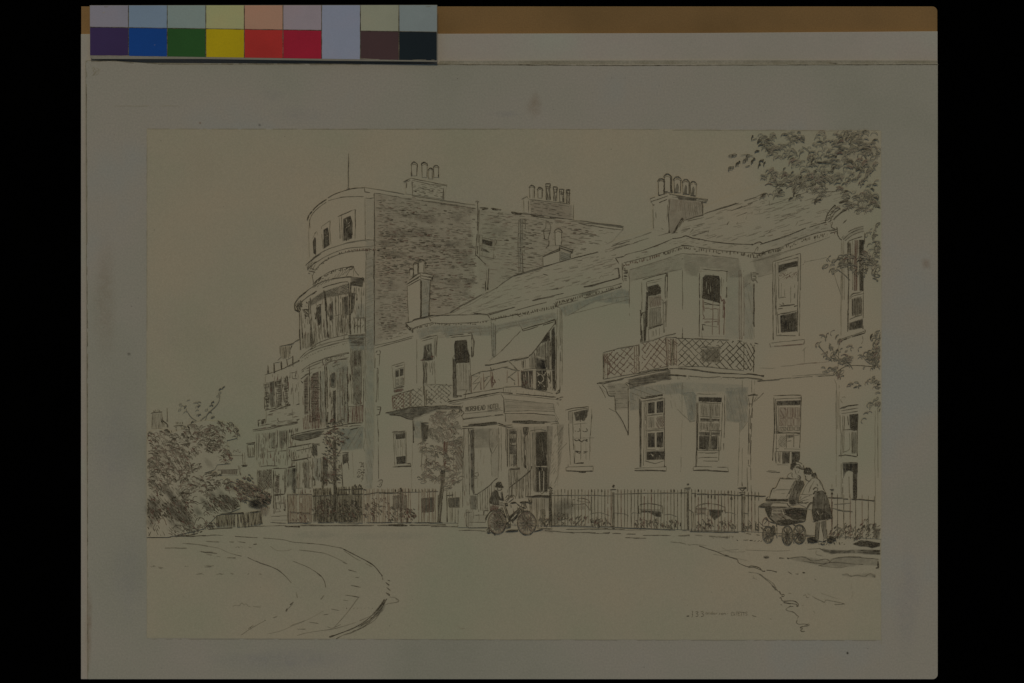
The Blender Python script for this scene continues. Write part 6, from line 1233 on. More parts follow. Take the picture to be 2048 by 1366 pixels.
# left shrubbery
k = Ink(11, T20)
k.sheet('58,1300 58,560 75,440 150,400 200,420 250,440 300,425 370,400 440,360 540,335 700,350 800,400 805,480 720,500 720,600 750,690 640,700 620,740 530,770 640,790 720,830 760,900 830,960 830,1060 760,1090 640,1120 530,1230 230,1300')
B = [(120, 1010, 60, 70, .7), (110, 1090, 70, 90, .75), (240, 930, 60, 50, .7), (190, 900, 40, 60, .55), (300, 1010, 90, 60, .75), (350, 1060, 70, 50, .6), (250, 1080, 90, 60, .7), (330, 1130, 150, 60, .8), (400, 1150, 80, 50, .75), (280, 1190, 70, 50, .6), (340, 940, 50, 40, .5),
     (560, 1040, 70, 50, .75), (480, 1090, 60, 40, .6), (620, 980, 70, 50, .7), (720, 1000, 100, 60, .85), (690, 1050, 90, 50, .7), (780, 1010, 50, 50, .7), (760, 900, 40, 40, .4),
     (120, 700, 60, 50, .5), (110, 790, 50, 40, .5), (110, 850, 60, 30, .5), (270, 590, 60, 50, .35), (390, 700, 50, 40, .4), (570, 690, 60, 40, .4), (360, 840, 70, 30, .35), (480, 870, 50, 30, .35), (90, 1180, 40, 60, .5), (240, 700, 60, 60, .35), (330, 760, 40, 40, .4), (540, 470, 50, 40, .3), (180, 620, 50, 60, .3)]
for b in B:
    k.blob(b[0], b[1], b[2] * 1.3, b[3] * .8, b[4] * (.55 if b[4] > .45 else .4), random.choice('kkg') if b[4] > .45 else random.choice('rg'), rot=.85, core=.25)
k.hatch('60,960 150,890 240,880 330,900 400,1000 480,1090 470,1160 440,1220 380,1240 230,1180 140,1120 70,1180', 52, 3.0, 1.4, 3, .5, .55, seg=13)
k.hatch('160,1060 330,1040 470,1120 440,1215 340,1220 250,1150', 56, 2.6, 1.5, 4, .5, .6, seg=11).leaves(300, 1090, 150, 100, 150, 3.6, 4, 'dfd', 50, 1.3).leaves(120, 1080, 60, 110, 70, 3.6, 4, 'dfd', 60, 1.3).leaves(690, 1015, 130, 60, 90, 3.2, 4, 'dfd', 45, 1.2)
k.hatch('540,1010 640,950 740,950 830,990 820,1060 700,1090 560,1080 500,1090', 48, 2.4, 1.6, 4, .4, .8, seg=12)
k.hatch('60,1100 130,1100 160,1220 230,1290 70,1295', 64, 3.4, 1.3, 4, .4, .75, seg=16).hatch('60,1100 130,1120 150,1240 70,1290', 118, 4.6, 1.2, 4, .4, .6, seg=12)
k.hatch('200,560 420,520 460,700 330,790 250,800 120,740 90,620', 55, 4.6, 1.3, 3, .4, .62, seg=12, red=True).hatch('120,600 330,560 340,760 200,820 80,800', 55, 5.2, 1.3, 3, .4, .6, seg=12)
k.hatch('90,440 230,400 320,440 330,560 200,560 100,560', 62, 5.2, 1.1, 2, .4, .55, seg=16)
for a in [(110, 470, 45, 70, 26), (200, 500, 90, 90, 60), (330, 510, 80, 70, 60), (430, 430, 70, 60, 50), (480, 480, 60, 50, 36), (560, 420, 90, 50, 54), (660, 390, 90, 40, 40), (760, 400, 50, 40, 22), (800, 460, 16, 30, 8), (620, 490, 90, 60, 60), (560, 560, 90, 50, 50), (660, 560, 70, 50, 44), (710, 630, 50, 60, 30), (400, 600, 90, 60, 56), (280, 620, 80, 70, 56), (140, 610, 80, 70, 54), (100, 720, 60, 80, 50), (210, 740, 80, 60, 50), (330, 720, 80, 60, 50), (440, 720, 70, 40, 30), (110, 850, 60, 60, 44), (230, 830, 80, 50, 44), (360, 800, 80, 50, 44), (470, 840, 80, 50, 34), (600, 790, 70, 30, 26), (590, 870, 100, 50, 36), (690, 850, 60, 30, 22), (560, 920, 80, 50, 30), (400, 900, 90, 50, 40), (180, 900, 60, 60, 34), (340, 960, 80, 50, 30), (400, 990, 60, 40, 16), (730, 880, 50, 50, 22)]:
    k.leaves(a[0], a[1], a[2], a[3], int(a[4] * .75), r=4.4, t=3, kinds='hhcdf', ang=random.choice([20, 40, -20, 50]), w=1.3, red=.2)
for p in ['340,770 360,745 400,750 440,765', '370,700 400,620 450,590', '290,850 330,825 400,830', '540,800 580,790 620,795 650,790', '540,1000 500,1020 470,1010 440,1000', '370,1040 400,1015 440,1010 480,1030', '700,860 740,840 790,850 820,880', '200,880 230,860 280,870', '540,1125 530,1100 560,1080 610,1075 650,1100', '480,1165 500,1140 530,1150 540,1180', '380,1205 410,1180 440,1195 440,1230', '270,1230 300,1205 350,1205 370,1240', '150,1190 170,1150 200,1150 220,1200', '440,1225 470,1150 500,1140', '760,1090 790,1060 830,1040', '550,540 600,500 650,520', '560,400 620,420 680,420 710,450', '620,390 540,410 520,440', '470,535 510,500 550,510', '420,680 430,740 450,770', '320,740 330,790 320,830', '700,560 730,610 760,660']:
    k.C(p, 1.4, 4, red=random.random() < .2)
k.wash('535,1130 545,1095 600,1082 650,1105 640,1118 600,1180 540,1190', .001, 'g').leaves(590, 1190, 60, 30, 26, 3, 4, 'ddc', 40, 1.4).leaves(590, 1110, 50, 30, 10, 3, 3, 'dc', 40, 1.2).leaves(310, 1250, 80, 40, 36, 3, 3, 'ddc', 40, 1.3).leaves(420, 1240, 70, 25, 24, 3, 4, 'ddc', 30, 1.4).leaves(500, 1215, 40, 25, 14, 3, 4, 'ddc', 30, 1.4)
k.C('500,335 540,300 560,280 600,240 635,205 655,170 660,120', 1.3, 2).C('470,335 430,310 405,280 385,240 380,210', 1.2, 2).L('540,335 555,290', 1.2, 3)
for (x, y, kd) in [(335, 200, 'o'), (350, 215, 'c'), (375, 220, 'f'), (330, 245, 'o'), (375, 262, 'c'), (400, 165, 'd'), (470, 190, 'c'), (492, 182, 'f'), (470, 220, 'c'), (488, 215, 'f'), (472, 250, 'c'), (480, 285, 'c'), (492, 288, 'f'), (550, 245, 'o'), (580, 265, 'f'), (590, 210, 'f'), (600, 185, 'f'), (648, 130, 'o'), (660, 105, 'o'), (665, 75, 'f'), (692, 60, 'f'), (605, 305, 'f'), (600, 308, 'o'), (455, 185, 'd'), (430, 350, 'f'), (448, 345, 'c')]:
    (a, b), = k.T([(x, y)]); k.leaf(a, b, 3.8, random.uniform(-.9, .3), kd, 1.0, 2)
k.build('shrubbery', sheet, 'dense dark shrubbery and small trees at the left edge')
k = Ink(11.4, S19)
for a in [(60, 950, 70, 60, 50), (120, 880, 60, 60, 30), (200, 1000, 90, 50, 70), (290, 1050, 60, 60, 60), (100, 1040, 90, 50, 60), (160, 960, 80, 40, 50), (40, 900, 30, 40, 20)]: k.leaves(*a, r=3, t=3, kinds='ddcf', ang=40, w=1.3, red=.45)
k.blob(240, 1100, 110, 60, .75, 'k').blob(310, 1070, 50, 50, .6, 'k').blob(170, 1110, 60, 40, .5, 'k').blob(280, 1180, 60, 50, .3, 'r').hatch('150,1060 350,1020 350,1140 160,1150', 40, 2.6, 1.3, 4, seg=9).hatch('260,1150 350,1130 340,1220 250,1230', 80, 4, 1.3, 3, seg=10, red=True)
k.build('shrub', sheet, 'reddish flowering bush between the villa steps and the paling fence')
k = Ink(11.6, T20)
k.bars('632,1118 720,1105 860,1098 1000,1080', '640,1215 760,1215 900,1212 1010,1190', 42, 1.6, 4).L('630,1110 730,1104 860,1098', 1.6, 4, gap=.3).L('880,1095 1000,1082', 1.3, 4, gap=.3).hatch('640,1160 1000,1130 1000,1190 640,1215', 89, 4.2, 1.4, 4, seg=10, cover=.5)
k.build('paling_fence', sheet, 'low paling fence in front of the left bushes')

# overhanging branches at upper right
k = Ink(14, J10)
k.C('748,292 820,295 890,298 940,325', 1.9, 4).C('1000,140 1050,165 1095,195 1130,240 1150,285', 1.5, 4).C('640,170 680,190 710,222', 1.4, 3).C('350,150 370,185 380,220', 1.2, 3).C('1080,60 1080,120 1085,175', 1.0, 3).C('160,236 210,230 260,245', 1.2, 3).C('870,162 940,168 1000,185 1022,160 1010,245', 1.2, 3).C('850,180 830,220 825,250', 1, 3).C('470,480 560,470 640,440 720,420', 1.1, 3)
br0 = k.build('tree_branch', sheet, 'leafy tree branch hanging into the upper right corner')
k = Ink(14, N13)
k.C('580,760 600,800 640,850 700,900', 1.0, 3).C('560,840 510,780 490,760', 1.0, 3).C('720,290 680,250 640,220', 1.1, 3).C('660,900 700,880 740,930', 1, 3).C('940,900 850,880 800,820', 1.0, 3)
br = k.build('hanging_spray', sheet, 'thin leafy sprays hanging over the rounded bay')
k = Ink(14.3, J10)
CL = [(380, 105, 80, 45, 26), (400, 175, 90, 50, 34), (440, 220, 90, 50, 34), (590, 95, 110, 50, 32), (560, 190, 80, 50, 20), (640, 250, 100, 60, 24), (590, 290, 60, 40, 12), (850, 100, 110, 55, 34), (1010, 80, 110, 50, 36), (1130, 100, 120, 55, 40), (1050, 170, 160, 60, 44), (1180, 180, 80, 60, 32), (980, 240, 130, 60, 36), (870, 210, 70, 50, 16), (1160, 270, 90, 70, 34), (740, 190, 60, 50, 14), (750, 250, 60, 40, 14), (900, 310, 120, 40, 30), (1060, 320, 120, 50, 36), (720, 340, 80, 40, 20), (430, 370, 100, 40, 30), (380, 440, 80, 50, 26), (600, 400, 110, 50, 40), (560, 460, 110, 50, 36), (760, 410, 110, 60, 48), (880, 400, 90, 60, 34), (1000, 420, 120, 60, 34), (1150, 400, 90, 80, 34), (660, 480, 80, 40, 26), (450, 510, 60, 50, 14), (600, 545, 70, 40, 12), (760, 500, 90, 40, 20), (740, 600, 30, 40, 5), (800, 550, 30, 30, 4), (980, 500, 60, 40, 10), (1080, 560, 120, 50, 36), (1190, 520, 60, 60, 22), (1120, 630, 120, 50, 44), (1200, 600, 50, 50, 20), (960, 630, 80, 40, 18), (380, 560, 60, 40, 10)]
for a in CL: k.leaves(a[0], a[1], a[2], a[3], max(3, int(a[4] * .55)), r=6.2, t=2, kinds='hhhhhhcoff', ang=random.choice([-25, -10, 15, -40]), w=1.25, red=.12)
for (x, y, kd) in [(250, 100, 'f'), (90, 335, 'o'), (72, 340, 'c'), (130, 305, 'f'), (145, 300, 'f'), (288, 205, 'f'), (110, 235, 'o'), (85, 240, 'o'), (215, 240, 'c'), (260, 275, 'f'), (250, 285, 'f'), (320, 280, 'f'), (303, 318, 'f'), (345, 302, 'f'), (215, 320, 'd'), (190, 280, 'o'), (310, 130, 'f'), (300, 125, 'c'), (270, 110, 'd'), (220, 255, 'c'), (982, 520, 'f'), (550, 575, 'f'), (745, 590, 'f'), (340, 545, 'f'), (455, 545, 'o'), (470, 515, 'f'), (610, 550, 'o'), (578, 540, 'f')]:
    (a, b), = k.T([(x, y)]); k.leaf(a, b, 5.0, random.uniform(-1.3, -.2), kd, 1.6, 4)
for b in [(430, 205, 60, 30), (700, 430, 80, 50), (790, 400, 60, 40), (960, 230, 40, 40), (1180, 200, 60, 50), (1100, 300, 80, 40), (1180, 300, 50, 60), (590, 420, 60, 50), (900, 320, 60, 25), (1140, 625, 60, 40), (1090, 570, 60, 30), (660, 480, 70, 30), (1110, 180, 60, 40), (1050, 230, 40, 30), (200, 265, 40, 20)]: k.blob(*b, .12, 'g', rot=-.2, core=.3)
k.build('foliage', br0, 'overhanging leaves against the sky and roof')
k = Ink(14.4, J10)
for a in [(950, 1050, 80, 40, 30), (900, 1110, 40, 40, 12), (1000, 1070, 70, 60, 30), (1150, 1040, 100, 50, 50), (1170, 1110, 90, 60, 46), (1200, 960, 60, 60, 30), (1190, 850, 60, 30, 14), (1230, 800, 20, 30, 6), (1100, 1130, 60, 50, 20), (850, 1040, 14, 30, 5), (1210, 1190, 20, 20, 4), (885, 1160, 8, 20, 3), (830, 1095, 20, 10, 3)]: k.leaves(a[0], a[1], a[2], a[3], max(2, int(a[4] * .5)), r=5.8, t=2, kinds='hhhcof', ang=random.choice([-30, 10, -60]), w=1.5, red=.1)
for b in [(1160, 1080, 70, 60), (980, 1070, 60, 40), (1210, 960, 40, 40)]: k.blob(*b, .15, 'g', core=.3)
k.F(*N13)
for a in [(590, 720, 60, 60, 14), (600, 800, 60, 40, 14), (640, 850, 90, 30, 24), (690, 880, 50, 40, 14), (570, 920, 50, 40, 16), (640, 965, 40, 25, 14), (690, 780, 40, 30, 5), (830, 800, 60, 30, 10), (850, 850, 70, 40, 24), (910, 700, 40, 50, 24), (910, 800, 35, 60, 30), (920, 890, 30, 50, 16), (860, 920, 50, 20, 8), (760, 1045, 70, 20, 14), (870, 1010, 40, 30, 12), (920, 1050, 25, 50, 18), (890, 1170, 45, 40, 16), (925, 1190, 25, 40, 12), (840, 1235, 30, 10, 4), (810, 1290, 20, 6, 3), (490, 760, 16, 30, 4), (520, 690, 10, 10, 2), (715, 765, 12, 10, 3), (540, 830, 24, 16, 5), (710, 850, 30, 20, 6)]: k.leaves(a[0], a[1], a[2], a[3], max(2, int(a[4] * .6)), r=5.0, t=2, kinds='hhcfo', ang=random.choice([-40, 0, -60]), w=1.4)
for b in [(690, 870, 50, 30), (910, 800, 30, 60), (630, 965, 30, 20), (870, 850, 50, 30)]: k.blob(*b, .3, 'g', core=.4)
k.build('foliage', br, 'hanging sprays across the rounded bay')

# ================================================================ people, bicycle, perambulator
Q15 = (940, 930, 8.539); U18 = (1500, 900, 6.505)
k = Ink(12, Q15)
k.sheet('430,380 450,300 530,290 575,372 545,400 530,430 580,600 590,690 500,760 430,800 400,1150 285,1150 350,800 340,650 350,560 370,470 430,425')
k.wash('345,690 500,690 480,770 420,790 345,800 338,740', .75, 'r').hatch('345,690 500,690 480,770 345,800', 70, 2, 1.4, 4, red=True)
k.wash('370,470 435,425 470,500 500,560 500,660 470,680 400,675 345,650 350,560', .68, 'k').hatch('372,470 435,425 470,500 500,560 500,660 400,672 348,645 352,560', 75, 1.9, 1.4, 4, .4, .8)
k.wash('430,428 480,440 510,540 572,600 560,622 510,600 470,560 440,500', .8, 'k').L('440,430 470,520 505,590; 455,430 485,520 520,600', 2.2, 5).wash('540,450 560,520 580,610 550,605 520,470', .9, 'k').L('545,455 575,615', 2.6, 5).L('372,470 350,560 346,650; 350,650 400,674 505,680', 1.7, 5).wash('345,630 420,650 500,640 505,685 400,678 346,660', .5, 'k')
k.L('485,450 510,540 520,600', 2.2, 'p', gap=0)
k.L('290,1110 330,1060 345,1150 300,1148', 2.0, 5).wash('285,1140 325,1080 345,1145 340,1155', .85, 'k').L('350,1090 400,1140 420,1190 440,1150', 2, 5).L('345,1000 350,1090', 1.4, 4, red=True)
p = k.build('person', sheet, 'person in a dark jacket standing behind the bicycle reading a paper')
k = Ink(12.4, Q15); k.sheet('465,375 545,380 535,428 470,432')
k.L('468,380 466,425 500,432 530,428 542,392', 1.3, 4).L('520,392 530,396', 1.4, 4).C('535,395 545,405 535,412', 1.1, 4).L('515,415 530,417', 1, 3).wash('466,380 485,380 480,430 467,425', .4, 'g')
k.build('face', p)
k = Ink(12.5, Q15); k.sheet('430,372 448,305 480,285 530,290 552,345 576,372 545,382 440,378')
k.wash('432,372 450,305 480,285 530,290 550,345 572,370 545,380 440,378', .9, 'k').hatch('434,372 450,305 480,288 530,292 548,345 560,368 440,376', 10, 1.8, 1.6, 5).L('428,368 480,380 545,380 578,372', 2.2, 5, gap=0).L('485,300 500,320; 520,310 525,335', 1.2, 'p')
k.build('hat', p)
k = Ink(12.5, Q15); k.sheet('500,640 590,648 584,690 510,690'); k.L('502,645 540,640 590,655; 510,660 580,668; 505,690 560,692 585,680; 510,675 570,680', 1.3, 4).L('590,650 640,655 650,690 600,695', 1.8, 5).hatch('590,655 645,655 645,695 595,695', 20, 1.9, 1.4, 5)
k.build('hand', p)
k = Ink(12.5, Q15); k.sheet('600,610 690,545 745,545 740,570 640,640'); k.L('598,608 660,565 740,538; 690,545 640,610 620,630; 745,545 740,575 660,640', 1.4, 4).L('680,560 720,550 735,565', 1.2, 3, red=True)
k.build('newspaper', p, 'open paper held in both hands')

k = Ink(13, Q15)
k.L('600,700 650,830 690,950', 2.4, 5, gap=0).L('580,700 630,850 675,960', 1.4, 4).L('880,730 780,840 690,920; 860,715 760,820 675,905', 2.2, 5, gap=0).L('690,950 690,1060; 690,950 600,1000 460,990', 1.6, 5).L('870,735 895,880 960,985; 900,720 930,860 975,985', 2.0, 5, gap=0).L('690,930 720,960 800,900 850,790', 1.5, 4).wash('700,930 830,800 850,800 800,900 720,975', .85, 'k').L('700,930 800,830', 2.4, 'p', gap=0)
k.L('850,636 950,630 1050,640; 860,645 960,642', 3.2, 5, gap=0).L('985,635 1050,655', 4.4, 5, gap=0).L('690,655 720,635 770,632 800,650; 700,648 790,640', 3.6, 5, gap=0).L('800,655 840,690 880,710', 1.8, 5).ring(910, 690, 32, 36, 1.5, 4).ring(935, 700, 22, 40, 1.2, 4).L('1050,560 1055,640; 1000,560 1010,620', 1.3, 4)
k.ring(635, 1030, 42, 40, 1.6, 5).ring(635, 1030, 24, 22, 1.3, 4).L('590,1020 460,960; 600,1060 470,1000', 1.2, 4).L('640,1030 680,1060 700,1050', 2, 5)
k.wash('400,845 455,825 520,832 530,895 470,915 415,908', .9, 'k').hatch('402,845 455,826 520,832 530,895 470,915 415,908', 89, 1.6, 1.6, 5).C('265,930 295,860 345,800 410,770', 2.8, 5, gap=0).C('410,770 470,760 540,780 590,830 620,900', 1.6, 5).L('265,930 290,930', 2.4, 5).C('450,770 500,790 560,840', 1.2, 4)
k.L('520,720 545,800 560,900; 540,710 580,790 590,870; 505,740 520,800', 1.3, 4).L('440,960 520,1000 600,1000; 540,790 550,950; 570,830 575,960', 1.1, 4)
k.C('830,830 870,790 940,780 1010,790 1060,830', 1.5, 4).L('600,1135 660,1115 710,1108', 2.6, 5).wash('600,1132 700,1105 770,1112 830,1108 780,1135 700,1142', .95, 'k').L('620,1130 700,1112 820,1112', 2.6, 5).L('420,1175 440,1190; 910,1185 930,1180; 1020,1180 1050,1175', 2.2, 5).L('1090,1130 1250,1090', 2, 4)
k.ticks('600,650 1060,650 1100,1080 560,1080', 46, 3, 9, 1.0, 3, 80).ticks('330,800 640,780 640,1120 330,1120', 30, 2, 6, 1.0, 3, 60)
bike = k.build('bicycle', sheet, 'bicycle with large spoked wheels standing at the kerb by the porch')
for cx, cy, rx, ry in [(462, 978, 156, 196), (968, 988, 160, 197)]:
    k = Ink(13.2, Q15)
    k.ring(cx, cy, rx, ry, 1.3, 4).ring(cx, cy, rx - 12, ry - 14, 1.0, 3, red=True).ring(cx, cy, rx, ry, 1.9, 4, 20, 130).ring(cx, cy, rx - 24, ry - 28, .8, 2, red=True)
    k.spokes(cx, cy, rx, ry, 18, .9, 2, True).spokes(cx, cy, rx * .75, ry * .75, 10, 1.1, 3).ring(cx, cy, 14, 16, 2.2, 5)
    k.blob(cx, cy, rx * .95, ry * .95, .22, 'g', core=.6).hatch(f'{cx-rx*.6},{cy-ry*.55} {cx+rx*.6},{cy-ry*.55} {cx+rx*.6},{cy+ry*.6} {cx-rx*.6},{cy+ry*.6}', 55, 4.2, 1.0, 3, seg=6, cover=.6, red=True).leaves(cx, cy, rx * .8, ry * .8, 12, 2.4, 3, 'ddc', None, 1.2, .5)
    k.build('wheel', bike)

# two women and the pram
k = Ink(12, U18)
k.sheet('480,350 520,300 560,260 590,150 650,160 705,230 690,290 700,450 640,560 630,700 560,725 500,705 490,650 530,540 600,390')
k.C('478,352 500,315 545,290', 1.3, 3).C('548,300 545,330 560,362', 1.2, 4).L('600,320 640,330 655,350', 1.2, 3).C('630,330 655,350 650,385 625,385', 2.2, 4).hatch('610,345 655,345 650,390 615,392', 40, 1.9, 1.5, 4)
k.wash('605,392 690,400 702,450 645,560 622,690 560,722 500,700 490,650 530,560', .55, 'k').hatch('605,392 690,400 702,450 645,560 622,690 560,722 505,700 495,650 532,560', 105, 2.2, 1.4, 4, .4, .8, seg=22).hatch('605,392 690,400 700,450 640,520 580,500', 70, 2.6, 1.3, 4, seg=10).wash('510,655 575,648 592,705 525,705', .9, 'k').hatch('510,655 575,648 592,705 525,705', 30, 1.8, 1.7, 5).L('690,400 705,450 640,565 622,690', 1.5, 4).L('490,640 485,700 520,735', 1.9, 5)
p = k.build('person', sheet, 'woman bending behind the pram hood, farther of the two')
k = Ink(12.4, U18); k.sheet('525,240 530,180 590,145 650,165 700,225 690,270 640,235 590,225 555,260')
k.wash('522,240 530,180 590,150 600,190 570,225 550,262', .85, 'k').hatch('522,240 530,180 590,150 610,190 570,225 550,262', 60, 1.9, 1.7, 5).C('590,225 640,235 690,250 712,240', 2.6, 5).C('580,150 640,160 690,200 705,250', 1.7, 4).C('600,190 640,190 660,215; 590,140 585,130', 1.3, 4).hatch('590,205 690,225 690,255 600,235', 10, 2, 1.5, 5).wash('530,30 640,25 640,130 540,130', .001, 'g')
k.build('hair', p)
k = Ink(12.4, U18); k.sheet('575,235 645,240 640,290 600,320 585,285'); k.L('580,240 588,275 600,318', 1.1, 3).L('620,290 640,270 645,250; 625,285 632,295', 1.1, 3).L('600,262 612,268; 610,300 620,302', .9, 3)
k.build('face', p)

k = Ink(12.6, U18)
k.sheet('720,330 760,320 800,360 870,365 930,440 955,515 1010,610 1030,700 1070,880 990,905 1005,1160 940,1190 870,1170 848,1150 860,930 810,930 800,780 750,760 640,700 650,600 700,480 730,400')
k.C('800,372 840,362 870,368 905,400 935,445 952,512', 1.7, 4).C('775,402 735,450 700,520 668,590 650,640', 1.3, 3).C('832,400 795,470 762,555', 1.2, 3).C('690,440 660,500 640,545', 1.2, 3).L('650,575 720,578 805,582', 1.1, 3).C('640,660 700,620 780,590; 620,700 680,660 760,640', 1.2, 3).C('950,500 975,545 1000,595', 2.0, 4).C('820,520 850,490 880,500 870,530', 1.5, 4).L('870,440 880,470; 900,410 935,470', 1.2, 3)
k.L('640,660 630,690 690,690 760,680', 1.3, 4).C('620,690 640,680 700,690 740,700', 1.4, 4)
p = k.build('person', sheet, 'woman in a white blouse and dark skirt leaning over the pram, nearer of the two')
k = Ink(12.7, U18); k.sheet('850,530 940,530 1010,620 1035,720 1072,880 990,905 825,935 805,800 820,640')
k.wash('850,535 940,532 1008,620 1030,700 1068,880 990,902 830,932 805,790 820,640', .5, 'k').hatch('850,535 940,532 1008,620 1030,700 1068,880 990,902 830,932 805,790 820,640', 88, 2.4, 1.3, 4, .4, .85).wash('808,772 860,760 950,770 1060,862 1062,890 990,900 832,932 805,830', .65, 'k').hatch('806,775 860,762 950,775 940,900 832,930', 70, 2, 1.6, 4).L('820,640 808,780 828,932', 1.8, 5).C('852,530 830,570 820,640', 2.4, 5).C('940,530 990,590 1018,660 1030,720 1050,800 1072,882', 1.8, 5).L('870,550 940,525; 860,540 880,560', 1.6, 4).wash('870,800 930,790 930,850 880,850', .001, 'g').L('960,760 990,880; 970,620 985,720', 1.9, 5).L('860,790 900,850 950,820', 1.5, 'p')
k.build('skirt', p)
k = Ink(12.7, U18)
for a, b in [('862,930 905,930 882,1165 850,1160', '855,940 850,1150; 908,935 884,1165'), ('920,930 985,912 1000,1150 965,1160', '918,935 962,1155; 985,915 1002,1150')]:
    k.sheet(a); k.wash(a, .42, 'k').hatch(a, 92, 3, 1.2, 3, cover=.7); k.L(b, 1.8, 5)
k.wash('740,1142 800,1125 862,1140 875,1195 800,1212 752,1205', .85, 'k').hatch('740,1142 800,1125 862,1140 875,1195 800,1212 752,1205', 20, 2, 1.6, 5).wash('1000,1145 1060,1125 1115,1140 1120,1175 1050,1210 1005,1190', .9, 'k').hatch('1000,1145 1060,1125 1115,1140 1120,1175 1050,1210 1005,1190', 20, 2, 1.7, 5).L('880,1165 870,1190 900,1195; 960,1150 950,1185 985,1180', 1.8, 5).C('915,1210 940,1225 970,1218; 1090,1200 1105,1225', 1.6, 5)
k.build('legs', p)
k = Ink(12.8, U18); k.sheet('700,290 712,250 745,228 790,255 820,300 850,292 866,325 835,350 800,345 770,322 712,320')
k.wash('700,292 712,250 745,228 790,258 802,310 760,322 712,312', .85, 'k').hatch('700,292 712,250 745,228 790,258 802,310 760,322 712,312', 30, 1.9, 1.7, 5).wash('800,310 850,290 866,325 832,348 798,335', .9, 'k').hatch('800,310 850,290 866,325 832,348 798,335', 40, 1.8, 1.7, 5).C('700,290 715,248 748,228 792,258 815,305', 2, 5).L('730,260 760,290; 750,245 775,280', 1.2, 'p').C('865,330 870,360 880,375', 1.3, 4)
k.build('hair', p)
k = Ink(12.75, U18); k.sheet('715,318 800,322 800,372 770,402 735,385'); k.C('716,330 725,355 720,365 735,388 770,402 800,372', 1.4, 4).L('740,345 752,348; 735,372 748,376', 1.2, 4)
k.build('face', p)

k = Ink(13, U18)
k.sheet('250,630 290,500 330,490 390,365 610,378 530,560 490,640 520,730 700,750 740,760 725,880 690,925 500,965 420,970 340,950 250,880 205,800 195,740 115,735 190,690 205,640')
k.wash('195,745 480,742 520,735 560,752 740,762 722,880 690,925 500,965 420,970 340,950 250,880 208,800', .38, 'k').wash('450,772 560,760 735,775 718,905 560,900 470,840', .75, 'k').wash('200,750 275,748 282,830 252,880 208,795', .75, 'k').wash('380,915 480,900 560,922 690,920 690,935 500,968 420,968', .8, 'k').hatch('450,775 560,762 732,778 716,905 560,900 470,845', 5, 2, 1.6, 5, .4, .8).hatch('203,752 275,750 282,830 255,875 212,795', 70, 2.2, 1.5, 5, .4, .8).hatch('340,910 480,905 700,920 500,965 420,968 345,948', 8, 2, 1.6, 5, .4, .85)
k.L('280,780 410,768; 280,812 405,812; 282,780 285,850; 410,770 440,840; 350,770 352,812', 1.5, 'p', gap=0).L('270,750 280,870; 430,760 445,840', 1.4, 4)
k.C('195,742 210,800 255,882 340,952 420,972 500,966 690,928 722,880 742,762', 1.9, 5, gap=0).L('112,734 190,738 480,742', 2.4, 5, gap=0).C('115,732 150,705 190,690', 1.6, 4).L('190,690 330,685 480,690', 1.6, 4).wash('120,732 190,695 300,690 260,738', .5, 'k').C('480,690 500,725 560,752 640,758 740,760', 2.2, 5).C('520,700 540,735 600,745 700,748', 1.4, 'p')
k.C('742,755 758,715 785,688 822,690 832,720', 2.6, 5, gap=0).C('760,750 775,712 800,700', 1.4, 4).C('185,880 215,902 260,930 330,950 400,962', 1.6, 4).C('400,900 410,880 440,880 470,920', 2.2, 5).L('340,950 350,1000; 560,965 600,990', 2.2, 5)
k.ticks('215,760 720,770 690,930 500,960 300,900', 40, 3, 9, 1.1, 4, 10).ticks('180,1000 720,1000 720,1210 180,1210', 30, 2, 7, 1.0, 3, 70)
pram = k.build('pram', sheet, 'dark coach-built pram with raised hood beside the two women')
k = Ink(13.3, U18); k.sheet('248,632 290,500 330,490 390,365 610,378 530,560 490,640 490,662 200,665')
k.C('250,630 268,560 292,502 330,490 362,430 392,365', 1.7, 4).C('392,362 410,372 500,374 612,376', 1.9, 4).L('612,378 560,460 528,560; 596,385 540,470 500,570; 575,400 470,620', 1.2, 3).L('275,520 400,520 540,512; 290,545 330,540', 1.0, 2).hatch('265,560 470,560 460,630 255,630', -6, 6, .9, 2, seg=14, cover=.5).wash('202,636 490,640 490,664 206,666', .85, 'k').hatch('202,636 490,640 490,664 206,666', 0, 1.7, 1.6, 5).L('205,635 240,600', 1.4, 4)
k.build('hood', pram)
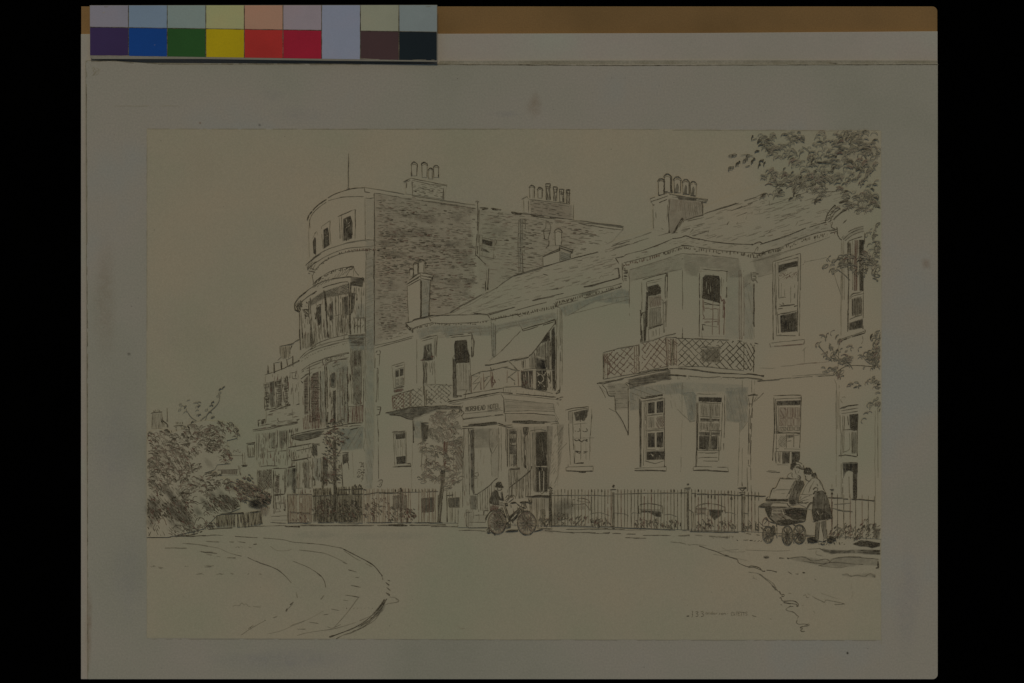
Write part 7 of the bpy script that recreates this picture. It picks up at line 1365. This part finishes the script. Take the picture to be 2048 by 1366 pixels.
for cx, cy, rx, ry, w_, lo in [(235, 1096, 74, 108, 1.5, 0), (300, 1042, 28, 60, 1.3, 1), (487, 1106, 72, 128, 1.6, 0), (640, 1092, 86, 122, 1.6, 0)]:
    k = Ink(13.4 if not lo else 13.2, U18)
    k.ring(cx, cy, rx, ry, w_, 4).ring(cx, cy, rx - 14, ry - 15, 1.1, 4)
    if lo: k.wash(f'{cx-24},{cy} {cx-12},{cy-50} {cx+12},{cy-50} {cx+24},{cy} {cx+12},{cy+50} {cx-12},{cy+50}', .75, 'k')
    else: k.spokes(cx, cy, rx - 12, ry - 14, 13, 1.1, 4).ring(cx, cy, 10, 14, 2, 5)
    if cx == 235: k.C('166,990 162,930 185,885 215,880 240,930 238,985', 1.5, 4, red=True).L('170,985 245,990; 185,960 235,900', 1.2, 4)
    if cx > 450: k.hatch(f'{cx-rx*.5},{cy-10} {cx+rx*.5},{cy-10} {cx+rx*.4},{cy+ry*.7} {cx-rx*.4},{cy+ry*.7}', 60, 3.4, 1.1, 4, seg=7, cover=.7)
    if not lo: k.blob(cx, cy, rx * .85, ry * .85, .18, 'k', core=.5).leaves(cx, cy + ry * .2, rx * .7, ry * .6, 12, 2.4, 4, 'dd', 60, 1.3)
    k.build('wheel', pram)
k = Ink(13.25, U18); k.L('320,1000 330,1100; 345,1000 350,1105; 360,1112 415,1112; 715,1108 800,1110; 250,1112 300,1110', 1.4, 4); k.build('axle', pram)

# signature
k = Ink(1.5, B_)
k.L('155,802 178,800', 1.7, 4).write('f', 200, 800, 222, 800, 42, 1.2, 3).write('3', 238, 802, 272, 802, 42, 1.2, 3).write('3', 286, 802, 324, 800, 42, 1.2, 3).write('anderson', 330, 784, 526, 790, 30, 1.0, 2).write('·', 530, 786, 550, 788, 30, 2.2, 4).write('CxTEllS', 568, 796, 724, 796, 34, 1.0, 2).L('762,795 804,804', 1.7, 4).L('580,772 600,768; 640,765 700,768', .9, 3)
k.build('signature', sheet, 'tiny inked signature at the lower right of the sheet')
